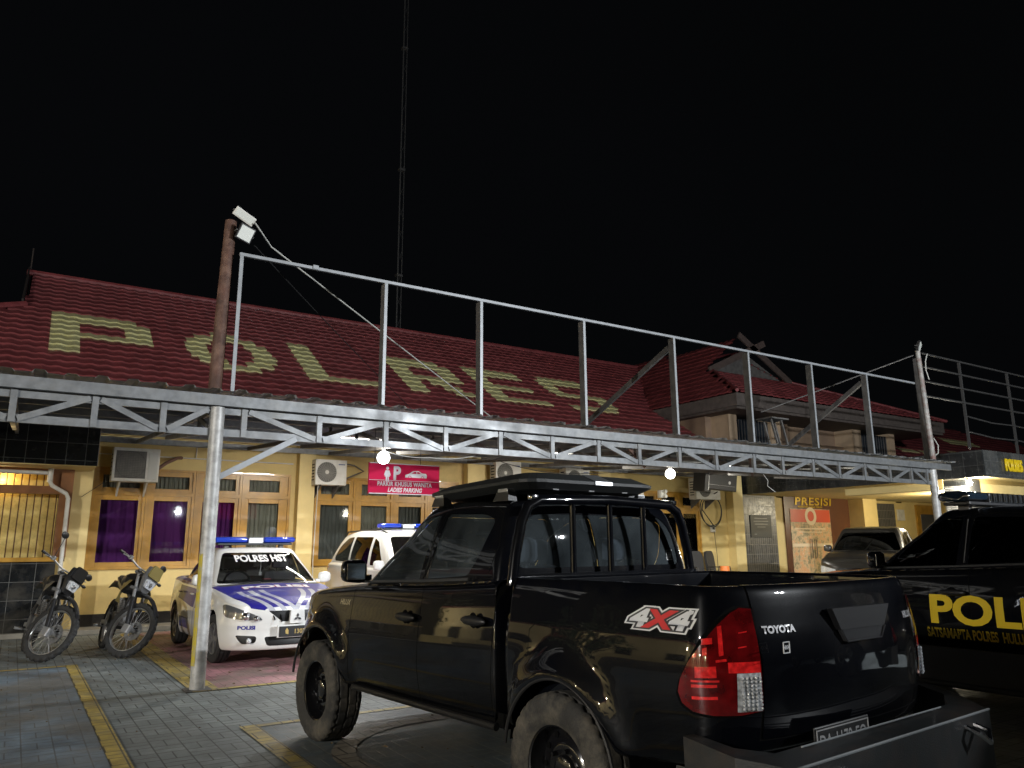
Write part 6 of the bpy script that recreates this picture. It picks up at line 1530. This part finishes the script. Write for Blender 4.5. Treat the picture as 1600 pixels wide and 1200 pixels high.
cab = dict(base=(1.15, 4.52, [(1.1, .77), (2.5, .80), (4.5, .74)], .36, 2.5, .25, 2.6), top=(1.98, 4.10, [(1.9, .60), (3.0, .63), (4.1, .58)], .25, 2.5, .22, 2.5), zb=[(1.1, 1.07), (2.5, 1.11), (4.6, 1.16)], zr=[(1.9, 1.64), (2.4, 1.70), (3.2, 1.71), (4.1, 1.63)], bulge=.03)
cs = make_cabin(cab, cvM)
glaze(cs, [rpoly([(1.75, 1.13), (2.15, 1.52), (2.33, 1.58), (2.28, 1.14)], .03), rpoly([(2.38, 1.15), (2.42, 1.60), (3.20, 1.61), (3.24, 1.16)], .03), rpoly([(3.32, 1.18), (3.30, 1.61), (3.62, 1.60), (3.95, 1.45), (4.10, 1.26), (4.05, 1.20)], [.02, .02, .1, .1, .03, .03])],
    rpoly([(-.72, 1.12), (-.55, 1.60), (.55, 1.60), (.72, 1.12)], .05), rpoly([(-.60, 1.22), (-.52, 1.55), (.52, 1.55), (.60, 1.22)], .05), mid=2.8)
o1, o2 = finish_car(mv, sh, cs, mat('dull_white_paint', (.46, .455, .44), .32, coat=1.0, var=.05, vscale=2), cvM, mspec, [(.88, -.77, .33, 0), (3.62, -.77, .33, 0), (.88, .77, .33, 0), (3.62, .77, .33, 0)], .33, .21, .215, rim_alloy, glass_black,
    pm={'headlight': lens_head, 'grille': plastic_black, 'tail_lamp': mat('tail_amber', (.55, .16, .03), .15, coat=1)}, off={'headlight': .003, 'grille': -.015, 'tail_lamp': .006})
for sg in (-1, 1):
    b = MB(); b.tube([cvM(2.1, sg*.56, 1.66), cvM(2.3, sg*.585, 1.73), cvM(3.9, sg*.565, 1.71), cvM(4.05, sg*.55, 1.63)], .014, 8); b.build('roof_rail', plastic_black, o2['body']); mirror(o2['body'], cvM, 1.68, sg*.80, 1.14, paint_white, 1.0)
lightbar(mv, -.52, .52, 2.3-2.55, 1.80, mat('lightbar_blue'), silver)

# dark bronze car parked at right
dv = thing('bronze_car', 'dark bronze car facing the yard beyond the black police pickup, windscreen tinted', 'car')
cvD = lambda S, T, Z: (T, 2.3-S, Z*1.035); dv.location = (17.2, 10.98, 0); dv.rotation_euler = (0, 0, R(114))
dspec = dict(mspec); dspec['zt'] = [(0, .94), (.2, 1.06), (.7, 1.18), (1.25, 1.27), (2.5, 1.30), (4.6, 1.30)]; dspec['zb'] = [(0, .3), (4.6, .32)]
sh = make_lower(dspec, cvD)
for c in mspec['wheels']: sh.carve(circ(*c, .40, 36), 'side', p1=11, delete=True)
for sg in (-1, 1): sh.carve(rpoly([(sg*.80, 1.0), (sg*.44, .92), (sg*.44, .82), (sg*.80, .84)], .03), 'face', part='headlight' if sg < 0 else 'headlight|R', cond=lambda S, T, Z: S < .8)
sh.carve(rpoly([(-.40, .95), (-.34, .62), (.34, .62), (.40, .95)], .03), 'face', part='grille', cond=lambda S, T, Z: S < .8)
for x in (1.3, 2.3, 3.25): sh.line([(x, .35), (x, 1.18)], .007, 'gap', p1=10)
sh.mats = [gap_m for m in sh.mats]
cab = dict(base=(1.2, 4.45, [(1.1, .77), (2.5, .80), (4.5, .74)], .36, 2.5, .25, 2.6), top=(1.98, 4.10, [(1.9, .60), (3.0, .63), (4.1, .58)], .25, 2.5, .22, 2.5), zb=[(1.1, 1.25), (2.5, 1.28), (4.6, 1.29)], zr=[(1.9, 1.72), (2.4, 1.80), (3.2, 1.80), (4.1, 1.72)], bulge=.025)
cs = make_cabin(cab, cvD)
glaze(cs, [rpoly([(1.75, 1.32), (2.15, 1.62), (2.33, 1.68), (2.28, 1.33)], .03), rpoly([(2.38, 1.34), (2.42, 1.70), (3.20, 1.70), (3.24, 1.34)], .03), rpoly([(3.32, 1.34), (3.30, 1.69), (3.90, 1.64), (4.10, 1.36)], .04)],
    rpoly([(-.72, 1.30), (-.55, 1.69), (.55, 1.69), (.72, 1.30)], .05), rpoly([(-.60, 1.36), (-.52, 1.62), (.52, 1.62), (.60, 1.28)], .05), mid=2.8)
o1, o2 = finish_car(dv, sh, cs, paint_grey, cvD, dspec, [(.88, -.77, .35, 0), (3.62, -.77, .35, 0), (.88, .77, .35, 0), (3.62, .77, .35, 0)], .35, .23, .215, rim_alloy, glass_black,
    pm={'headlight': lens_clear, 'grille': plastic_black}, off={'headlight': .004, 'grille': -.012})
for sg in (-1, 1): mirror(o2['body'], cvD, 1.68, sg*.80, 1.34, paint_grey, 1.0)

# black police pickup at the right edge
pp = thing('police_pickup', 'black police pickup cropped by the right edge, yellow POLISI lettering and dark lightbar', 'pickup truck')
cvP = None
pp.location = (8.30, 6.22-2.66*.93, 0); pp.rotation_euler = (0, 0, R(0))
cvP, pl1, pc1, pb1 = make_pickup(pp, 1.0, .93, 1.0, False, glass_black)
def door_text(txt, y, z, size, sx, bold):
    bv = [bvh_of(o) for k, o in list(pl1.items())]; bm = textbm(txt, size, sx, bold, align='LEFT'); place(bm, (-1.6, y-pp.location.y, z), (0, -1, 0), (0, 0, 1)); drape(bm, bv, (1, 0, 0), .003, .06, start=0); return bm_obj(bm, 'door_lettering', sticker_yellow, pl1['body'])
door_text('POLISI', 4.22, .86, .35, 1.25, .012)
door_text('SATSAMAPTA POLRES  HULU SUNGAI TENGAH', 4.255, .655, .118, .55, .004)
lb = lightbar(pp, -.76, .76, 3.93-pp.location.y, 1.855, mat('lightbar_dark_blue', (.008, .014, .022), .12, coat=1), mat('lightbar_smoke', (.02, .022, .024), .15, coat=1), h=.10, d=.3, segs=1, mz=.36)
b = MB()
for i in range(9): x = -.40+.1*i; b.box(x-.004, 3.93-pp.location.y-.155, 1.87, x+.004, 3.93-pp.location.y+.155, 1.955)
b.build('lightbar_dividers', plastic_black, lb)

# unseen stretched car, added to keep the yard lamp off the right-hand ground
t = dup(dv, (8.7, -1.2, 0), R(12), label='unseen stretched dark car added behind the camera to shade the right-hand ground'); t.name = 'shade_blocker'; t['category'] = 'shade blocker'; t.scale = (1.06, 1.1, 1.8)

# ------------------------------------------------------------------ trail motorcycles
mt_black = mat('moto_black', (.014, .014, .015), .38, coat=.3); mt_grey = mat('moto_grey', (.10, .10, .10), .4); mt_silver = mat('fork_silver', (.36, .36, .36), .35, metal=.6); mt_rim = mat('spoke_rim', (.50, .50, .50), .3, metal=.85); mt_olive = mat('moto_olive', (.20, .16, .05), .45, coat=.3); seatm = mat('moto_seat', (.02, .02, .02), .7)
def spoked_wheel(root, c, r, w, steer=None, rot=0, name='wheel'):
    b = MB(); b.M = Matrix.Translation(c) @ Matrix.Rotation(rot, 4, 'Z'); n = 96; vs = []; prof = [(-w*.30, r-.075), (-w*.5, r-.055), (-w*.52, r-.028), (-w*.38, r-.008), (-w*.14, r), (w*.14, r), (w*.38, r-.008), (w*.52, r-.028), (w*.5, r-.055), (w*.30, r-.075)]; k = len(prof)
    for i in range(n):
        a = 2*math.pi*i/n; kn = i % 4 < 2
        for j, (x, q) in enumerate(prof):
            if 2 <= j <= 7: q += .007 if (kn if j in (3, 6) else (i+2*(j % 2)) % 4 < 2) else -.006
            vs.append((x, q*math.cos(a), q*math.sin(a)))
    b.add(vs, [(i*k+j, i*k+j+1, ((i+1) % n)*k+j+1, ((i+1) % n)*k+j) for i in range(n) for j in range(k-1)], False); t = b.build(name, rubber2, root)
    b = MB(); b.M = Matrix.Translation(c) @ Matrix.Rotation(rot, 4, 'Z'); b.lathe([(r-.062, -w*.30), (r-.078, -w*.34), (r-.088, -w*.12), (r-.088, w*.12), (r-.078, w*.34), (r-.062, w*.30)], 48, 'X'); b.build('rim', mt_rim, t)
    b = MB(); b.M = Matrix.Translation(c) @ Matrix.Rotation(rot, 4, 'Z')
    for i in range(32):
        a = 2*math.pi*i/32; sx = 1 if i % 2 else -1; a2 = a+(.55 if i % 4 < 2 else -.55); b.cyl((sx*.028, .03*math.cos(a2), .03*math.sin(a2)), (sx*.004, (r-.086)*math.cos(a), (r-.086)*math.sin(a)), .0022, 5)
    b.build('spokes', mt_rim, t)
    b = MB(); b.M = Matrix.Translation(c) @ Matrix.Rotation(rot, 4, 'Z'); b.cyl((-.065, 0, 0), (.065, 0, 0), .028, 14); b.cyl((-.05, 0, 0), (-.035, 0, 0), .05, 16); b.build('hub', mt_silver, t)
    b = MB(); b.M = Matrix.Translation(c) @ Matrix.Rotation(rot, 4, 'Z'); b.lathe([(.075, .045), (.12, .045), (.12, .049), (.075, .049)], 32, 'X', closed=True); b.build('brake_disc', silver, t)
    return t
def motorcycle(label, loc, heading, lean, steer, mirrors, visor, steel_mirror=False):
    """local: forward = -Y, right side of the picture = rider's left"""
    t = thing('trail_motorcycle', label, 'motorcycle', loc, heading, 'trail motorcycles parked by the wall'); t.rotation_euler = (0, R(lean), heading); t.scale = (1.1, 1.1, 1.12)
    fw = Vector((0, -.70, .345)); rw = Vector((0, .66, .325))
    rake = R(27); ax = Vector((0, math.sin(rake), math.cos(rake)))
    head = Vector((0, -.35, .98)); S = Matrix.Translation(head) @ Matrix.Rotation(steer, 4, ax) @ Matrix.Translation(-head)
    f = spoked_wheel(t, fw, .345, .075, name='front_wheel')
    for o in [f]+kids(f):
        for v in o.data.vertices: v.co = S @ v.co
    spoked_wheel(t, rw, .325, .095, name='rear_wheel')
    for sx in (-1, 1):
        b = MB(); b.M = S; x = sx*.095; top = Vector((x, -.37, 1.04)); bot = Vector((x, -.70, .33)); mid = top.lerp(bot, .48)
        b.cyl(mid, bot, .028, 12); b.build('fork_slider', mt_black, t)
        b = MB(); b.M = S; b.cyl(top, top.lerp(bot, .55), .021, 12); fo = b.build('fork_tube', mt_silver, t)
        b = MB(); b.M = S; b.box(x-.03, -.76, .27, x+.03, -.66, .38, .012); b.build('fork_foot', mt_silver, fo)
    b = MB(); b.M = S; b.box(-.125, -.44, .99, .125, -.33, 1.03, .01); b.box(-.12, -.50, .79, .12, -.40, .83, .01); b.build('triple_clamp', mt_grey, t)
    # high front mudguard
    b = MB(); b.M = S; vs = []; N_ = 16; M_ = 8
    for i in range(N_+1):
        u = i/N_; a = R(lerp(168, 38, u)); rr = .44+.035*math.sin(u*3.14); y = -.66-rr*math.cos(R(180)-a)*1.05 if False else -.62+rr*1.1*math.cos(a+R(0))*1.0; 
        y = -.60-.50*(u-.42)*1.25; z = .80-.20*(max(0, u-.42)*1.75)**2-.10*(max(0, .42-u)*1.6)**2; wd = .075*(1-.55*max(0, u-.35)/.65)
        for j in range(M_+1):
            v = j/M_*2-1; vs.append((v*wd, y, z-.032*v*v))
    fs = [(i*(M_+1)+j, i*(M_+1)+j+1, (i+1)*(M_+1)+j+1, (i+1)*(M_+1)+j) for i in range(N_) for j in range(M_)]
    vs2 = [(p[0]*.93, p[1], p[2]-.008) for p in vs]; n = len(vs); b.add(vs, fs, True); b.add(vs2, [q[::-1] for q in fs], True); b.build('front_mudguard', mt_black, t)
    # headlamp mask
    b = MB(); b.M = S; pl = rpoly([(-.115, 1.13), (.115, 1.13), (.135, .98), (.06, .80), (-.06, .80), (-.135, .98)], .035); b.prism([(x, z) for x, z in pl], -.545, -.50, 'Y'); hm = b.build('headlamp_mask', mt_grey if not visor else mt_black, t)
    b = MB(); b.M = S; pl = rpoly([(-.085, .97), (.085, .97), (.07, .86), (-.07, .86)], .03); b.prism([(x, z) for x, z in pl], -.575, -.54, 'Y'); hl_ = b.build('headlamp', lens_clear, hm)
    b = MB(); b.M = S; pl = rpoly([(-.095, 1.155), (.095, 1.155), (.115, 1.0), (-.115, 1.0)], .03); b.prism([(x, z) for x, z in pl], -.57, -.548, 'Y'); b.build('visor', mt_black if visor else mt_olive, hm)
    b = MB(); b.M = S; b.sphere((0, -.577, .915), .03, 10, 8); b.build('lamp_bulb', chrome, hl_)
    # handlebar
    b = MB(); b.M = S; b.tube([(-.40, -.20, 1.135), (-.23, -.25, 1.12), (-.12, -.33, 1.07), (.12, -.33, 1.07), (.23, -.25, 1.12), (.40, -.20, 1.135)], .012, 8); hb_ = b.build('handlebar', mt_silver, t)
    for sx in (-1, 1):
        b = MB(); b.M = S; b.cyl((sx*.29, -.235, 1.125), (sx*.41, -.198, 1.137), .018, 8); b.build('grip', plastic_black, hb_)
        b = MB(); b.M = S; b.tube([(sx*.26, -.25, 1.12), (sx*.30, -.30, 1.11), (sx*.42, -.29, 1.10)], .006, 6); b.box(sx*.25-.02, -.29, 1.10, sx*.25+.02, -.24, 1.15, .005); b.build('lever', mt_silver, hb_)
        b = MB(); b.M = S; b.cyl((sx*.10, -.50, 1.0), (sx*.20, -.50, 1.0), .008, 6); b.sphere((sx*.22, -.50, 1.0), .03, 10, 8, (1.3, .8, .7)); b.build('indicator', mt_black, hm)
    for (sx, dx, dy, dz) in mirrors:
        b = MB(); b.M = S; p0 = Vector((sx*.24, -.255, 1.13)); p1 = Vector((sx*.24+dx, -.25+dy, 1.13+dz)); b.tube([p0, p0.lerp(p1, .5)+Vector((0, 0, .03)), p1], .0055, 6); m_ = b.build('mirror_stalk', plastic_black, hb_)
        b = MB(); b.M = S; b.sphere(p1+Vector((sx*.02, 0, .03)), .055, 14, 10, (1.15, .35, .8)); b.build('mirror_head', plastic_black, m_)
    # tank, shrouds, seat, tail
    def blob(name, pts, m, n=14, parent=t, ex=.8):
        """pts: (y, z, half width, half height)"""
        b = MB(); vs = []
        P = [curve([(p[0], p[i]) for p in pts]) for i in (1, 2, 3)]; ys = [lerp(pts[0][0], pts[-1][0], i/16) for i in range(17)]
        for y in ys:
            z, w_, h_ = P[0](y), P[1](y), P[2](y)
            for j in range(n): a = 2*math.pi*j/n; c_, s_ = math.cos(a), math.sin(a); vs.append((w_*abs(c_)**ex*(1 if c_ > 0 else -1), y, z+h_*abs(s_)**ex*(1 if s_ > 0 else -1)))
        b.add(vs, [(i*n+j, i*n+(j+1) % n, (i+1)*n+(j+1) % n, (i+1)*n+j) for i in range(16) for j in range(n)]+[list(range(n))[::-1], [16*n+j for j in range(n)]], True); return b.build(name, m, parent)
    tk = blob('fuel_tank', [(-.34, .90, .07, .04), (-.22, .93, .15, .09), (-.02, .90, .15, .10), (.12, .86, .08, .05)], mt_black)
    for sx in (-1, 1):
        b = MB(); b.add([(sx*.10, -.46, .93), (sx*.19, -.40, .78), (sx*.19, -.24, .64), (sx*.13, -.05, .80), (sx*.12, -.05, .92), (sx*.155, -.38, .62)], [(0, 1, 4), (1, 3, 4), (1, 2, 3), (1, 5, 2)]); b.build('side_shroud', mt_grey if visor else mt_olive, tk, fix=False)
    b = MB(); b.tube([(0, -.30, .985), (0, -.30, 1.0)], .03, 10); b.build('fuel_cap', mt_silver, tk)
    blob('seat', [(-.04, .90, .07, .03), (.15, .87, .10, .045), (.50, .92, .10, .04), (.66, .95, .07, .025)], seatm)
    blob('tail_cowl', [(.12, .80, .10, .06), (.5, .86, .085, .05), (.82, .93, .06, .02)], mt_black)
    b = MB(); vs = []
    for i in range(9):
        y = lerp(.60, 1.12, i/8); z = .90+.02*math.sin(i*.4)-.10*(i/8)**2
        for j in range(5): v = j/2-1; vs.append((v*.085, y, z-.03*v*v))
    b.add(vs, [(i*5+j, i*5+j+1, (i+1)*5+j+1, (i+1)*5+j) for i in range(8) for j in range(4)], True); b.build('rear_mudguard', mt_black, t, fix=False)
    b = MB(); b.box(-.05, 1.02, .84, .05, 1.06, .89, .01); b.build('tail_light', lens_red, t)
    # frame, engine, exhaust
    b = MB()
    for sx in (-1, 1): b.tube([(0, -.33, .93), (sx*.06, -.28, .60), (sx*.10, -.10, .30), (sx*.11, .25, .30), (sx*.10, .32, .55), (sx*.06, .1, .85), (0, -.30, .97)], .014, 8)
    b.build('frame', mt_black, t)
    b = MB(); b.box(-.13, -.14, .30, .13, .22, .50, .05); b.cyl((-.16, .06, .40), (.16, .06, .40), .09, 18); eo = b.build('engine', mt_grey, t)
    b = MB()
    for i in range(8): z = .50+.022*i; b.box(-.085, -.13, z, .085, .06, z+.008)
    b.box(-.06, -.11, .50, .06, .04, .70, .02); b.build('cylinder_fins', mt_grey, eo)
    b = MB(); b.tube([(.05, -.13, .62), (.10, -.25, .50), (.13, -.12, .34), (.14, .12, .42), (.15, .35, .60)], .018, 8); b.tube([(.15, .33, .60), (.16, .42, .64), (.16, .80, .76)], [.03, .045, .045], 12); b.build('exhaust', mt_grey, t)
    b = MB(); b.bar((-.10, .25, .36), (-.10, .68, .33), .03, .05); b.bar((.10, .25, .36), (.10, .68, .33), .03, .05); b.bar((0, .22, .50), (0, .40, .66), .06, .06); b.build('swingarm', mt_silver, t)
    b = MB(); b.cyl((-.22, .16, .30), (.22, .16, .30), .011, 8); b.box(-.28, .13, .285, -.19, .19, .315, .004); b.box(.19, .13, .285, .28, .19, .315, .004); b.build('footpegs', mt_silver, t)
    b = MB(); b.tube([(.11, .10, .30), (.20, .02, .02), (.24, .0, .0)], .010, 6); b.build('side_stand', mt_silver, t)
    return t
motorcycle('left trail motorcycle with dark visor and raised round mirror, by the black tiled wall', (.38, 13.22, 0), R(6), 12, R(40), [(-1, .02, .06, .28), (1, .22, .02, .02)], True)
motorcycle('right trail motorcycle with amber lamp visor, leaning beside the patrol car', (1.36, 13.02, 0), R(4), 12, R(40), [(1, .16, .02, .10)], False)
